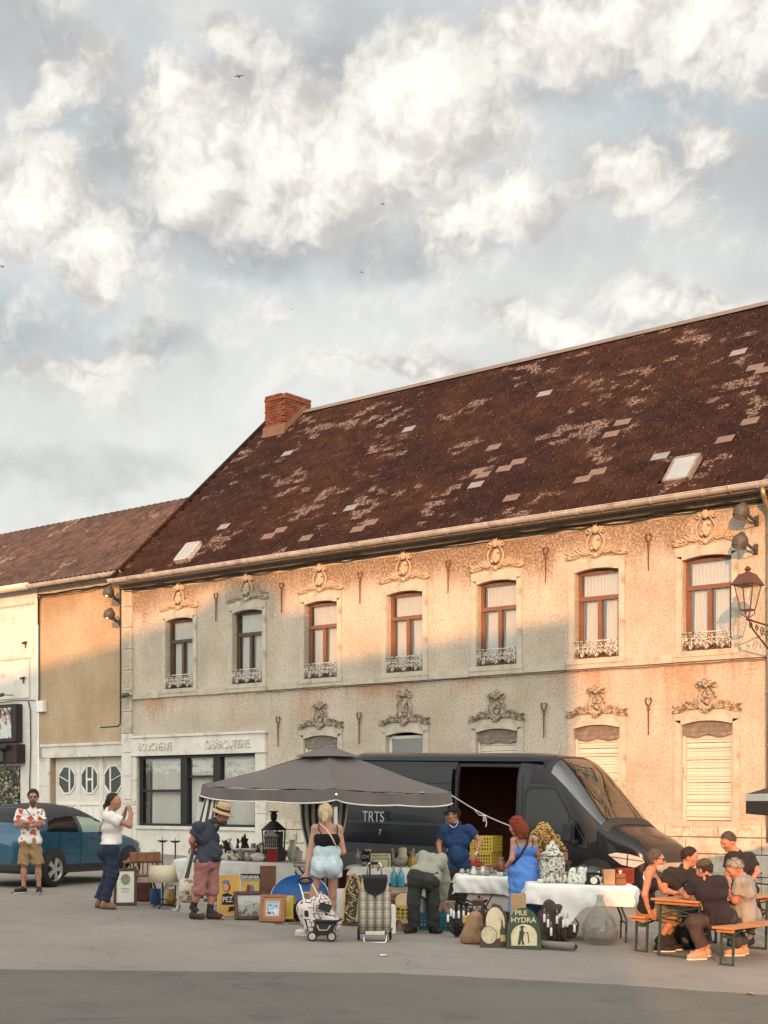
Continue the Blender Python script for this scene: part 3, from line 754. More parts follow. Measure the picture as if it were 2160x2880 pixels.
# ---------------------------------------------------------------- tan house with the garage door
V2 = .35
tan = thing('tan_garage_house', 'tan stucco house with red pantiles and a white four-leaf garage door', 'house', P0 + BX*V2, (0,0,FANG))
GX0, GX1, GZ1 = -4.02, .35, 3.13
ob('wall', wall_holes(-4.62, .0, -.8, 8.85, [(GX0, -.001, -.8, GZ1)], 0, .3).add([(-4.62,0,8.85),(0,0,8.85),(0,10,8.85),(-4.62,10,8.85)], [(0,1,2,3)]), m_stucco2, tan)
ob('lintel_band', MB().hexa(-4.4, -.01, -.05, -.002, GZ1+.005, GZ1+.36).hexa(-4.45, -.01, -.09, -.002, GZ1+.36, GZ1+.44), m_white, tan)
ob('frieze', MB().hexa(-4.6, -.01, -.04, -.002, 8.36, 8.62), m_plaster, tan)
for k, (z0, z1) in enumerate(((-.5, .45), (.46, 1.3), (1.31, 2.22), (2.23, 3.12))):
    ob('pier_block', MB().hexa(-4.56, GX0-.002, -.05, .0, z0, z1), m_white, tan, bevel=.008)
gd = ob('garage_door', MB().hexa(GX0+.002, .2, .20, .26, -.5, GZ1-.003), m_white, tan)
m_white2 = M('door_white', (.80,.78,.72), .6, .06, 2, .1, 30)
m_dglass = M('dark_glass', (.05,.062,.055), .15, .2, 3, 0, spec=.6)
for k in range(4):
    x0 = GX0+.06+k*1.13; x1 = x0+1.10; cx = (x0+x1)/2
    lf = MB().hexa(x0, x0+.06, .17, .2, 0, 3.08).hexa(x1-.06, x1, .17, .2, 0, 3.08).hexa(x0+.06, x1-.06, .17, .2, 1.62, 1.72).hexa(x0+.06, x1-.06, .17, .2, .95, 1.03)
    for q in range(3): lf.hexa(x0+.10+q*.31, x0+.38+q*.31, .185, .2, 1.08, 1.57)
    if k % 2 == 0: lf.bar((x0+.12, .175, 1.1), (x1-.25, .175, 1.6), .07, .03)
    l = ob('door_leaf', lf, m_white2, gd)
    oc = [(cx+.44*math.cos(a), 2.42+.46*math.sin(a)) for a in [math.pi/8+math.pi/4*q for q in range(8)]]
    ob('octagon_pane', MB().prism(oc, .188, .199), m_dglass, l)
    ring = MB()
    for q in range(8):
        a, b = oc[q], oc[(q+1) % 8]; ring.bar((a[0], .18, a[1]), (b[0], .18, b[1]), .03, .05)
    if k == 1: ring.hexa(cx-.17, cx-.11, .165, .188, 2.0, 2.84).hexa(cx+.11, cx+.17, .165, .188, 2.0, 2.84).hexa(cx-.11, cx+.11, .166, .187, 2.40, 2.46)
    else:
        s = 1 if k == 0 else -1
        ring.hexa(cx+s*.13-.03, cx+s*.13+.03, .165, .188, 2.0, 2.84); ring.bar((cx+s*.12, .177, 2.36), (cx-s*.42, .177, 2.56), .06, .02)
    ob('glazing_bar', ring, m_white2, l)
PT = MB()   # a pantile: S section, 6 strips
sec = [(-.125, .0), (-.085, .045), (-.035, .058), (.02, .03), (.065, .0), (.125, .006)]
vs = [(x, y, z+.0) for y in (0, .36) for x, z in sec]; PT.add(vs, [(k, k+1, 7+k, 6+k) for k in range(5)] + [(k+1, k, 0, 0)[:3] for k in ()])
PT.add([(x, .0, z) for x, z in sec] + [(x, .0, z-.02) for x, z in sec], [(k+6, k+7, k+1, k) for k in range(5)])
roof_base(tan, -17, .25, -.30, 8.68, 5.0, 12.02, m_pant)
lay_tiles(tan, 'pantile', PT, -17, .35, -.36, 8.74, 5.0, 12.12, .24, .31, m_pant, [], 1.0, False)
rm = None
for k in range(51):
    q = MB().tube([(0, 0, 0), (.34, 0, .012)], [.12, .135], 8) if rm is None else None
    o = ob('ridge_tile', rm or q, m_pant, tan, loc=(-17+k*.335, 5.0, 12.06)); rm = o.data
gut(tan, -4.62, .0, -.42, 8.68, .10, m_zinc, .7)
ob('cable', MB().tube(wob(-4.6, 0, -.08, 8.40, 14, .02, 8), .02, 5).tube(wob(-4.6, 0, -.1, 8.34, 14, .03, 9), .014, 5), m_cable, tan)
ob('cable', MB().tube([(-4.4, -.08, 8.36), (-4.52, -.06, 8.25), (-4.55, -.05, 8.0), (-4.56, -.05, 5.2), (-4.6, -.05, 4.6)], .022, 6), m_cable, tan)
bx_ = ob('meter_box', MB().hexa(-4.55, -4.22, -.16, -.002, 4.62, 4.98), m_white2, tan, bevel=.01)
# ---------------------------------------------------------------- white shop at the left edge
shp = thing('white_shop', 'white rendered shop at the left edge with a dark sign box and plant-filled window', 'shop', P0 + BX*(V2+.002), (0,0,FANG))
ob('wall', wall_holes(-16, -4.62, -.6, 8.85, [(-11, -5.52, -.6, 2.95)], -.06, .3), m_white, shp)
ob('gutter', MB().tube([(-16, -.42, 8.68), (-4.66, -.42, 8.68)], .11, 10), M('painted_gutter', (.70,.60,.47), .6, .1, 3, 0), shp)
ob('panel_moulding', MB().hexa(-8, -4.75, -.09, -.062, 8.15, 8.19).hexa(-8, -4.95, -.085, -.062, 6.4, 6.43).hexa(-8, -5.0, -.085, -.062, 5.1, 5.13).hexa(-5.03, -5.0, -.085, -.062, 5.131, 6.4), m_plaster, shp, kind='stuff')
m_burg = M('dark_fascia', (.028,.018,.022), .45, .2, 4, .05, 30)
sb = ob('sign_box', MB().hexa(-9, -5.40, -.34, -.062, 3.68, 4.92), m_burg, shp, bevel=.01)
pic, nt, b = newmat('printed_fruit_poster'); tc = nn(nt, 'ShaderNodeTexCoord').outputs['Object']
c = mixc(nt, mrange(nt, noise(nt, tc, 2.2, 4), .45, .55), (.55,.62,.56), (.06,.03,.035))
c = mixc(nt, mrange(nt, nn(nt, 'ShaderNodeTexVoronoi', i_Vector=tc, i_Scale=5.0).outputs[0], .42, .2), c, (.42,.035,.05))
nt.links.new(c, b.inputs['Base Color'])
ob('printed_panel', MB().hexa(-8.8, -5.62, -.352, -.345, 3.80, 4.80), pic, sb)
fa = ob('fascia', MB().hexa(-9, -5.25, -.42, -.061, 2.98, 3.60), m_burg, shp, bevel=.02)
ob('fascia_panel', MB().hexa(-9, -5.95, -.55, -.42, 3.05, 3.42), M('grey_fascia', (.16,.16,.16), .4, .1, 4, 0), fa)
ob('awning_roll', MB().tube([(-9, -.50, 3.5), (-5.6, -.50, 3.5)], .09, 10), m_burg, fa)
ob('shop_window', MB().hexa(-11, -5.53, .1, .14, -.6, 2.94), m_dglass, shp)
m_leafd = M('pale_dried_foliage', (.34,.31,.20), .8, .5, 5, .1, 40, island=.6)
lm = MB(); rr = random.Random(5)
for k in range(420):
    x = rr.uniform(-7.6, -5.6); z = rr.uniform(.4, 2.9); a = rr.uniform(0, 6.28); L = rr.uniform(.07, .2); w = L*.3
    dx, dz = math.cos(a), math.sin(a); y = rr.uniform(-.18, .08)
    lm.add([(x, y, z), (x+dx*L*.5-dz*w, y-.03, z+dz*L*.5+dx*w), (x+dx*L, y-.05, z+dz*L), (x+dx*L*.5+dz*w, y-.01, z+dz*L*.5-dx*w)], [(0,1,2,3)])
fo = ob('window_foliage', lm, m_leafd, shp); fo['kind'] = 'stuff'
ob('cable', MB().tube([(-5.05, -.1, 5.0), (-4.95, -.1, 4.7), (-4.92, -.1, 3.6), (-4.98, -.1, 2.4), (-4.95, -.1, 1.2)], .018, 5).tube(wob(-9, -4.7, -.1, 5.02, 10, .03, 12), .012, 4), m_cable, shp)
for x, z in ((-5.25, 6.9), (-5.35, 5.75)): ob('wall_hook', MB().bar((x-.1, -.12, z), (x+.12, -.12, z+.03), .05).tube([(x+.05, -.1, z), (x+.05, -.11, z-.16)], .02), m_cable, shp)

# ---------------------------------------------------------------- houses across the square, behind the viewer: they shade it
opp = thing('opposite_houses', 'tall row of houses across the square behind the viewer', 'house', (0, -15, 0))
sk = [(-60, 19.71), (-11.1, 19.18), (-9.9, 19.76), (-8.75, 19.54), (-8.2, 19.01), (-8.2, 18.46), (-7.3, 18.31), (-6.95, 16.82), (-0.42, 16.35), (-0.42, -3), (-60, -3)]
ow = MB().prism(sk, -9, 0); ow.v = [(x+y*.1005, y, z) for x, y, z in ow.v]
ob('wall', ow, m_stucco2, opp)
opr = thing('opposite_cottage', 'low house across the square behind the viewer, right of the gap', 'house', (0, -15, 0))
ob('wall', MB().prism([(14, -3), (40, -3), (40, 6), (27, 9), (14, 6)], -9, 0), m_stucco, opr)

# ---------------------------------------------------------------- vehicles
def ground_frame(x, y, dx, dy, dz=0.0):
    n = Vector((TILT, 0, 1)).normalized(); X = Vector((dx, dy, 0)); X = (X - n*X.dot(n)).normalized(); Y = n.cross(X)
    m = Matrix((X, Y, n)).transposed().to_4x4(); m.translation = Vector((x, y, gz(x)+dz)); return m
def gthing(name, label, cat, x, y, dx=1, dy=0, group=None, dz=0.0):
    o = thing(name, label, cat, group=group); o.matrix_world = ground_frame(x, y, dx, dy, dz); return o
class Loft:
    def __init__(s, st, lowz=(.0, .12), n_arc=12):
        s.st = st; s.n = n_arc          # station: x, w, zb, zs, zt, wt-power
    def par(s, x):
        a = s.st
        xs = [q[0] for q in a]
        return [float(np.interp(x, xs, [q[i] for q in a])) for i in range(1, 6)]
    def half(s, x):                     # points from bottom centre up one side to top centre
        w, zb, zs, zt, p = s.par(x)
        pts = [(0, zb), (w*.86, zb), (w*.97, zb+.07), (w, zb+.2), (w*1.004, (zb+.2+zs)/2), (w, zs)]
        for k in range(1, s.n+1):
            t = math.pi/2*k/s.n
            pts.append((w*math.cos(t)**p if k < s.n else 0, zs+(zt-zs)*math.sin(t)**p))
        return pts
    def side_y(s, x, z):
        h = s.half(x)[2:]
        return float(np.interp(z, [q[1] for q in h], [q[0] for q in h]))
    def mesh(s, xs, skip=None):
        mb = MB(); rows = []
        for x in xs:
            h = s.half(x); ring = [(x, -a, b) for a, b in h] + [(x, a, b) for a, b in h[-2:0:-1]]
            rows.append(ring)
        n = len(rows[0]); mb.v = [p for r in rows for p in r]
        for i in range(len(xs)-1):
            for k in range(n):
                if skip and skip((xs[i]+xs[i+1])/2, k, rows[i][k], rows[i][(k+1) % n]): continue
                mb.f.append((i*n+k, i*n+(k+1) % n, (i+1)*n+(k+1) % n, (i+1)*n+k))
        mb.f.append(tuple(range(n))); mb.f.append(tuple((len(xs)-1)*n+k for k in range(n))[::-1])
        return mb
    def side_patch(s, poly, off=.006, side=-1, th=.012, n=7):
        # poly of (x, z) laid on the flank as a thin curved plate
        mb = MB(); xs = [p[0] for p in poly]; x0, x1 = min(xs), max(xs)
        def zr(x):
            zz = []
            for i in range(len(poly)):
                a, b = poly[i], poly[(i+1) % len(poly)]
                if min(a[0], b[0]) <= x <= max(a[0], b[0]) and abs(a[0]-b[0]) > 1e-9:
                    zz.append(a[1]+(b[1]-a[1])*(x-a[0])/(b[0]-a[0]))
            return (min(zz), max(zz)) if zz else (0, 0)
        N = 24; vs = []; 
        for i in range(N+1):
            x = x0+1e-4+(x1-x0-2e-4)*i/N; lo, hi = zr(x)
            for j in range(n+1):
                z = lo+(hi-lo)*j/n; vs.append((x, side*(s.side_y(x, z)+off), z))
        for i in range(N):
            for j in range(n):
                q = (i*(n+1)+j, (i+1)*(n+1)+j, (i+1)*(n+1)+j+1, i*(n+1)+j+1); mb.f.append(q if side < 0 else q[::-1])
        mb.v = vs; return mb
    def top_patch(s, x0, x1, k0, k1, off=.006, N=14):
        mb = MB(); vs = []
        def pt(x, c):                   # c from -1 (near flank) to 1
            h = s.half(x)[5:]; m = len(h)-1; t = (1-abs(c))*m; i = min(int(t), m-1); f = t-i
            y = h[i][0]+(h[i+1][0]-h[i][0])*f; z = h[i][1]+(h[i+1][1]-h[i][1])*f
            return Vector((x, y if c > 0 else -y, z))
        M_ = 24
        for i in range(N+1):
            x = x0+(x1-x0)*i/N; kk = k0+(k1-k0)*i/N
            for j in range(M_+1):
                c = -kk+2*kk*j/M_; p = pt(x, c); du = pt(x+.01, c)-pt(x-.01, c); dv = pt(x, min(c+.01, 1))-pt(x, max(c-.01, -1))
                nrm = du.cross(dv); nrm = nrm.normalized() if nrm.length > 1e-12 else Vector((0,0,1))
                if nrm.z < 0: nrm = -nrm
                vs.append(p+nrm*off)
        for i in range(N):
            for j in range(M_): mb.f.append((i*(M_+1)+j, (i+1)*(M_+1)+j, (i+1)*(M_+1)+j+1, i*(M_+1)+j+1))
        mb.v = [tuple(v) for v in vs]; return mb
m_vanp = M('van_paint', (.006,.008,.012), .25, .15, 2, 0, spec=.3, coat=.3)
m_plast = M('grey_black_plastic', (.030,.030,.032), .6, .15, 8, .1, 80)
m_vglass = glassmat('car_glass', (.42,.46,.44), 1.6)
m_dkglass = M('tinted_car_glass', (.008,.009,.010), .06, .1, 3, 0, spec=.4)
m_chrome = M('chrome', (.75,.75,.75), .15, .05, 5, 0, metal=1)
m_lens = M('headlamp_lens', (.46,.46,.44), .08, .2, 6, .02, 30, spec=.8, coat=.8)
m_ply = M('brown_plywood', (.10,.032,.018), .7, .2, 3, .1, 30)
def wheel(par, x, y, r, w, mrim, side=-1, spokes=5, name='wheel'):
    ty = MB()
    pr = [(r*.66, -w*.5), (r*.93, -w*.5), (r, -w*.36), (r, w*.36), (r*.93, w*.5), (r*.66, w*.5)]
    ty.lathe(pr, 28, cap=False)
    m = Matrix.Translation((x, y, r)) @ Euler((R(90)*(1 if side < 0 else -1), 0, 0)).to_matrix().to_4x4()
    wo = ob(name, ty.xf(m), m_rubber, par, True)
    rim = MB(); rim.lathe([(r*.60, w*.30), (r*.66, w*.5), (r*.69, w*.49), (r*.69, w*.2)], 28, cap=False); rim.lathe([(.02, w*.5), (r*.13, w*.49), (r*.17, w*.40), (r*.17, w*.2)], 14)
    for k in range(spokes):
        a = 2*math.pi*k/spokes
        for da in (-.16, .16):
            c, s_ = math.cos(a+da), math.sin(a+da); c2, s2 = math.cos(a+da*.9), math.sin(a+da*.9)
            rim.bar((c*r*.12, s_*r*.12, w*.43), (c2*r*.64, s2*r*.64, w*.40), r*.13, .03)
    ob('rim', rim.xf(m), mrim, wo)
    ob('brake_disc', MB().lathe([(.02, 0), (r*.55, 0), (r*.55, w*.12)], 18).xf(m), m_black, wo)
    return wo

VL = 7.12
van_l = Loft([(0,.90,.42,1.7,2.60,.42),(.05,.97,.40,1.75,2.70,.42),(.3,.985,.38,1.8,2.76,.40),(4.4,.99,.36,1.75,2.76,.40),(4.9,.99,.36,1.62,2.72,.44),(5.1,.99,.36,1.52,2.64,.48),
    (5.35,.99,.36,1.42,2.44,.52),(5.7,.985,.36,1.32,2.06,.55),(6.05,.98,.36,1.22,1.68,.55),(6.3,.965,.35,1.12,1.46,.55),(6.5,.95,.34,1.05,1.36,.55),(6.75,.92,.33,.97,1.25,.55),(6.95,.86,.32,.86,1.12,.55),(7.06,.76,.34,.72,.98,.5),(7.12,.62,.38,.60,.80,.5)])
vrear = Vector((-.95, 29.3))
vorg = vrear + Vector((BX.x, BX.y))*0.99
van = gthing('black_van', 'long black panel van with its side door open, parked before the house', 'van', vorg.x, vorg.y, UX.x, UX.y)
OPX = (2.93, 4.40)
vx = sorted(set([0,.05,.15,.3,.8,1.5,2.2,2.93,3.4,3.9,4.40,4.65,4.9,5.0,5.1,5.22,5.35,5.52,5.7,5.88,6.05,6.18,6.3,6.4,6.5,6.62,6.75,6.86,6.95,7.01,7.06,7.09,7.12]))
def vskip(x, k, a, b): return OPX[0] < x < OPX[1] and a[1] < -.5 and .5 < (a[2]+b[2])/2 < 2.56 and b[1] < -.5
vb = ob('body', van_l.mesh(vx, vskip), m_vanp, van); smooth_by_angle(vb, 35)
# load space seen through the open door
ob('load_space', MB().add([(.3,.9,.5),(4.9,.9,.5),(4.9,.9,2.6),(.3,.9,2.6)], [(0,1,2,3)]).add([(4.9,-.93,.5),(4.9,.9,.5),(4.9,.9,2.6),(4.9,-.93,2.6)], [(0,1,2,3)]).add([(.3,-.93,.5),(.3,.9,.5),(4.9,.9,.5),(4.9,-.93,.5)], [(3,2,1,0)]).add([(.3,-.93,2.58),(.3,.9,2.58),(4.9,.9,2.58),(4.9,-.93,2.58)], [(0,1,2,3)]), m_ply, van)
ob('door_frame', MB().bar((2.95,-.985,.52),(2.95,-.955,2.2),.05,.06).bar((2.95,-.955,2.2),(2.95,-.90,2.47),.05,.06).bar((4.38,-.985,.52),(4.38,-.955,2.2),.05,.06).bar((4.38,-.955,2.2),(4.38,-.9,2.47),.05,.06).bar((2.95,-.99,.54),(4.38,-.99,.54),.06,.08).bar((2.93,-.885,2.5),(4.42,-.885,2.5),.07,.06), m_plast, van)
ob('sliding_door', van_l.side_patch([(1.42,.55),(2.88,.55),(2.88,2.45),(1.42,2.45)], .065), m_vanp, van, True)
ob('door_rail', van_l.side_patch([(.15,1.30),(2.9,1.30),(2.9,1.36),(.15,1.36)], .09), m_plast, van)
for z in (1.98, 2.12): ob('swage_line', van_l.side_patch([(.2,z),(2.85,z),(2.85,z+.03),(.2,z+.03)], .072), m_black, van)
ob('side_rubbing_strip', van_l.side_patch([(.1,.72),(2.9,.72),(2.9,.9),(.1,.9)], .08), m_plast, van)
ob('windscreen', van_l.top_patch(5.06, 6.16, .64, .70, .008), m_vglass, van, True)
ob('windscreen_band', van_l.top_patch(4.98, 5.05, .64, .64, .007), m_plast, van, True)
ob('cowl', van_l.top_patch(6.17, 6.30, .80, .78, .010), m_plast, van, True)
ob('cab_front', MB().box((6.05,0,1.18),(.5,1.7,.18)).box((5.2,-.45,1.0),(.5,.5,.16)).box((4.98,-.45,1.35),(.12,.5,.7)).box((4.98,.45,1.35),(.12,.5,.7)), m_plast, van)
ob('steering_wheel', MB().tube([(5.62+.12*math.sin(a), .45+.2*math.cos(a), 1.36+.17*math.sin(a)) for a in [2*math.pi*k/16 for k in range(17)]], .016, 6), m_black, van)
ob('dashboard_paper', MB().box((6.02,-.35,1.30),(.22,.42,.012),(0,.35,.2)).box((5.98,.35,1.31),(.16,.3,.012),(0,.3,-.2)), M('paper', (.8,.79,.74), .8, .05, 4, 0), van)
ob('door_window', van_l.side_patch([(4.58,1.16),(4.58,1.95),(4.68,2.06),(5.18,2.06),(5.5,1.62),(5.5,1.10)], .010), m_dkglass, van, True)
ob('quarter_window', van_l.side_patch([(5.55,1.10),(5.55,1.56),(5.86,1.12),(5.86,1.08)], .010), m_dkglass, van, True)
ob('window_surround', van_l.side_patch([(4.53,1.08),(4.53,2.02),(4.66,2.12),(5.20,2.12),(5.92,1.09),(5.92,1.03)], .005), m_plast, van, True)
ob('door_seam', van_l.side_patch([(4.475,.5),(4.475,2.3),(4.49,2.3),(4.49,.5)], .006), m_black, van)
ob('wing_seam', van_l.side_patch([(5.98,.6),(5.98,1.12),(5.995,1.12),(5.995,.6)], .006), m_black, van)
ob('door_handle', MB().box((4.68,-1.01,1.0),(.2,.04,.05)), m_plast, van, bevel=.01)
mr = MB().box((5.62,-1.16,1.30),(.16,.22,.36)).box((5.66,-1.05,1.12),(.14,.24,.1))
ob('wing_mirror', mr, m_plast, van, bevel=.04)
ob('windscreen_pillar', van_l.side_patch([(4.62,2.17),(4.66,2.50),(5.1,2.40),(5.5,2.06),(6.1,1.42),(6.1,1.16),(5.95,1.11),(5.24,2.14)], .006), m_plast, van, True)
ob('bonnet_seam', van_l.top_patch(6.33, 6.345, .75, .75, .006), m_black, van)
for sd in (-1, 1):
    hl = van_l.side_patch([(6.34,.93),(6.5,.97),(6.75,.95),(6.95,.90),(7.0,.82),(6.85,.72),(6.6,.76)], .012, sd)
    h_ = ob('headlight', hl, m_lens, van, True)
    ob('lamp_trim', van_l.side_patch([(6.40,.885),(6.42,.90),(6.98,.845),(6.98,.83)], .017, sd), m_plast, h_); ob('lamp_divider', van_l.side_patch([(6.70,.745),(6.70,.945),(6.725,.945),(6.725,.735)], .016, sd), m_plast, h_)
ob('grille', MB().box((7.10,0,.72),(.05,.9,.16)).box((7.13,0,.80),(.03,.9,.02)).box((7.13,0,.70),(.03,.9,.02)), m_chrome, van)
ob('bumper', MB().box((6.98,0,.45),(.36,1.6,.26)), m_plast, van, bevel=.08)
wheel(van, 6.1, -.90, .35, .24, m_zinc); wheel(van, 1.35, -.90, .35, .24, m_zinc)
for x in (6.1, 1.35): ob('wheel_arch', van_l.side_patch([(x-.46,.37),(x-.40,.62),(x-.22,.80),(x,.86),(x+.22,.80),(x+.40,.62),(x+.46,.37)], .004), m_black, van)
m_vtext = M('van_lettering', (.34,.34,.34), .6, .1, 6, 0)
text('lettering', 'TRTS', .30, m_vtext, van, (.68, -1.085, 1.34), ext=.003, sx=.85)
ob('logo', van_l.side_patch([(.42,1.86),(.55,1.80),(1.6,1.80),(1.8,1.9),(1.7,1.96),(.42,1.96)], .088), m_vtext, van)
text('lettering', '7', .16, m_vtext, van, (1.12, -1.085, 1.08), ext=.003, sx=.9)

m_blue = M('teal_blue_paint', (.012,.085,.15), .3, .12, 2, 0, spec=.5, metal=.35, coat=.8)
car_l = Loft([(0,.62,.42,.62,.80,.6),(.03,.74,.36,.72,.98,.6),(.10,.82,.30,.80,1.05,.6),(.22,.86,.27,.88,1.16,.68),(.38,.875,.24,.93,1.32,.78),(.6,.88,.24,.95,1.44,.82),(.9,.885,.24,.95,1.50,.84),(1.6,.885,.24,.94,1.53,.84),(2.1,.885,.24,.93,1.48,.84),(2.45,.885,.24,.92,1.36,.82),(2.75,.885,.24,.91,1.18,.75),
    (3.0,.885,.24,.88,1.02,.65),(3.4,.87,.24,.80,.95,.6),(3.8,.82,.25,.70,.86,.6),(4.0,.72,.28,.60,.76,.6),(4.1,.58,.32,.52,.64,.6),(4.13,.48,.36,.48,.58,.6)])
cd_ = Vector((.39, .92)).normalized(); cl_ = Vector((-cd_.y, cd_.x))
wr = Vector((-6.12, 26.05)); corg = wr - cd_*.82 + cl_*.84
car = gthing('blue_car', 'teal blue hatchback car parked by the white shop', 'car', corg.x, corg.y, cd_.x, cd_.y)
cx_ = [0,.015,.03,.06,.10,.16,.22,.3,.38,.48,.6,.75,.9,1.2,1.6,1.9,2.1,2.3,2.45,2.6,2.75,2.9,3.0,3.2,3.4,3.6,3.8,3.9,4.0,4.06,4.1,4.13]
smooth_by_angle(ob('body', car_l.mesh(cx_), m_blue, car), 50)
ob('roof_panel', car_l.top_patch(.62, 2.2, .62, .62, .006), m_plast, car, True)
for sd in (-1, 1):
    ob('rear_door_window', car_l.side_patch([(.62,1.02),(.78,1.34),(1.0,1.40),(1.55,1.42),(1.62,1.0)], .006, sd), m_dkglass, car, True)
    ob('front_door_window', car_l.side_patch([(1.70,1.0),(1.64,1.42),(2.0,1.38),(2.3,1.24),(2.62,1.0)], .006, sd), m_vglass if sd > 0 else M('painted_reflection_glass', (.26,.36,.30), .1, .2, 2, 0, spec=.8), car, True)  # near window: a bright reflection is painted in as pale green colour
    ob('headlight', car_l.side_patch([(3.7,.66),(3.75,.76),(3.98,.7),(4.0,.64)], .01, sd), m_lens, car)
    ob('sill_cladding', car_l.side_patch([(.5,.26),(.5,.40),(3.5,.40),(3.5,.26)], .008, sd), m_plast, car)
    tl = car_l.side_patch([(.06,.78),(.06,.93),(.30,.95),(.36,.86),(.28,.78)], .012, sd)
    ob('tail_light', tl, M('red_lens', (.16,.012,.018), .15, .2, 8, 0, spec=.7), car, True)
    for x in (.82, 3.36):
        arc = [(x+.43*math.cos(a), .30+.43*math.sin(a)) for a in [math.pi*k/12 for k in range(13)]]
        ob('wheel_arch', car_l.side_patch(arc[::-1], .010, sd), m_plast, car)
        wheel(car, x, sd*.835, .33, .21, M('alloy', (.50,.50,.48), .35, .1, 6, 0, metal=.6), sd, 5)
ob('rear_window', car_l.top_patch(.24, .58, .58, .62, .008), m_dkglass, car, True)
ob('windscreen', car_l.top_patch(2.22, 2.92, .66, .7, .008), m_dkglass, car, True)
ob('rear_trim', MB().box((.045,0,.88),(.03,1.1,.10)), m_black, car)
np_ = ob('number_plate', MB().box((.015,0,.62),(.02,.52,.12)), M('plate_white', (.75,.74,.68), .5, .05, 4, 0), car)
text('lettering', 'FH-218-VF', .10, m_black, np_, (.002, .25, .585), (R(90), 0, R(-90)), ext=.002, sx=.8)
ob('bumper', MB().box((.10,0,.36),(.22,1.5,.20)), m_plast, car, bevel=.05)
ob('door_handle', MB().box((1.35,-.90,.90),(.2,.03,.035)).box((2.15,-.90,.88),(.2,.03,.035)), m_blue, car)
ob('door_seam', car_l.side_patch([(1.66,.42),(1.66,1.0),(1.672,1.0),(1.672,.42)], .006), m_black, car)
ob('door_seam', car_l.side_patch([(.98,.6),(.98,1.0),(.992,1.0),(.992,.6)], .006), m_black, car)
ob('aerial', MB().tube([(1.0,0,1.5),(.62,0,1.78)], .006), m_black, car)
ob('wing_mirror', MB().ball((2.58,-1.0,1.02),(.07,.11,.08)), m_black, car, True)

# ---------------------------------------------------------------- gazebo
cgc = Vector((-.676, 20.0)); S_ = 2.72; U2 = Vector((UX.x, UX.y)); B2 = Vector((BX.x, BX.y))
gc = cgc + (B2-U2)*(S_/2)
gaz = thing('grey_gazebo', 'grey pop-up gazebo with white piping sheltering the bric-a-brac tables', 'gazebo', (gc.x, gc.y, gz(gc.x)), (0, 0, FANG))
m_canopy = M('grey_polyester', (.150,.130,.125), .8, .10, 2.5, .25, 5, spec=.2)
gw = S_/2; HT, HB, APX = 1.90, 1.735, 2.555
def gzl(x, y):
    w = gc + U2*x + B2*y; return gz(w.x)-gz(gc.x)
pn = MB(); n = 14
for q in range(4):
    c, s_ = (1,0,-1,0)[q], (0,1,0,-1)[q]; vs = []; fs = []
    for i in range(n+1):
        t = i/n; rad = gw*t
        for j in range(n+1):
            v = -1+2*j/n; x, y = rad, rad*v
            zz = APX-(APX-HT)*t - .10*math.sin(math.pi*t)*(1-abs(v)**2*.75) + .006*math.sin(v*11+t*9) + .03*(abs(v)**8)*t
            X, Y = x*c-y*s_, x*s_+y*c
            vs.append((X, Y, zz+gzl(X, Y)*t))
    for i in range(n):
        for j in range(n): fs.append((i*(n+1)+j, (i+1)*(n+1)+j, (i+1)*(n+1)+j+1, i*(n+1)+j+1))
    pn.add(vs, fs)
ob('canopy', pn, m_canopy, gaz, True)
for q in range(4):
    c, s_ = (1,0,-1,0)[q], (0,1,0,-1)[q]; vs = []; fs = []; hem = []
    N = 40
    for j in range(N+1):
        v = -1+2*j/N
        for i in range(5):
            t = i/4; wv = .014*math.sin(v*9+q)*t+.008*math.sin(v*23+q*2)*t
            x, y = gw+.004+wv+.02*t, gw*v*1.003; X, Y = x*c-y*s_, x*s_+y*c
            zz = HT+.03*(abs(v)**8)-(HT-HB)*t-.018*math.sin(math.pi*abs(v))*t*1.0+gzl(X, Y)-.02*(1-v*v)
            vs.append((X, Y, zz))
        hem.append((X, Y, zz-.006))
    for j in range(N):
        for i in range(4): fs.append((j*5+i, j*5+i+1, (j+1)*5+i+1, (j+1)*5+i))
    vo = ob('valance', MB().add(vs, fs), m_canopy, gaz, True)
    ob('white_piping', MB().tube(hem, .010, 5), M('piping_white', (.8,.78,.74), .7, .05, 4, 0), vo)
cp = MB(); vs = [(0,0,APX+.03)]; k = .36
for X, Y in ((k,-k),(k,k),(-k,k),(-k,-k)): vs.append((X, Y, APX-.155))
cp.add(vs, [(0,1,2),(0,2,3),(0,3,4),(0,4,1)]); cp.v = [(x, y, z+.02) for x, y, z in cp.v]
ob('vent_cap', cp, m_canopy, gaz)
ob('eyelet', MB().tube([(gw+.03,-gw-.03,HT-.06+gzl(gw,-gw)),(gw+.045,-gw-.045,HT-.06+gzl(gw,-gw))], .016, 8), m_chrome, gaz)
m_leg = M('white_steel', (.62,.61,.58), .4, .08, 5, 0)
for (X, Y, k) in ((-gw+.02,-gw+.02,1.22),(gw-.02,-gw+.02,.93),(gw-.02,gw-.02,1.0),(-gw+.02,gw-.02,1.15)):
    fx, fy = X*k, Y*k; zf = gzl(fx, fy)
    lg = ob('leg', MB().bar((X, Y, HT+gzl(X, Y)-.02), (fx, fy, zf+.01), .036), m_leg, gaz)
    ob('foot', MB().box((fx, fy, zf+.012), (.10,.10,.02)), m_leg, lg)
    ob('slider', MB().box((X+(fx-X)*.08, Y+(fy-Y)*.08, HB-.02+gzl(X, Y)), (.06,.06,.09)), m_black, lg)
fr_ = MB()
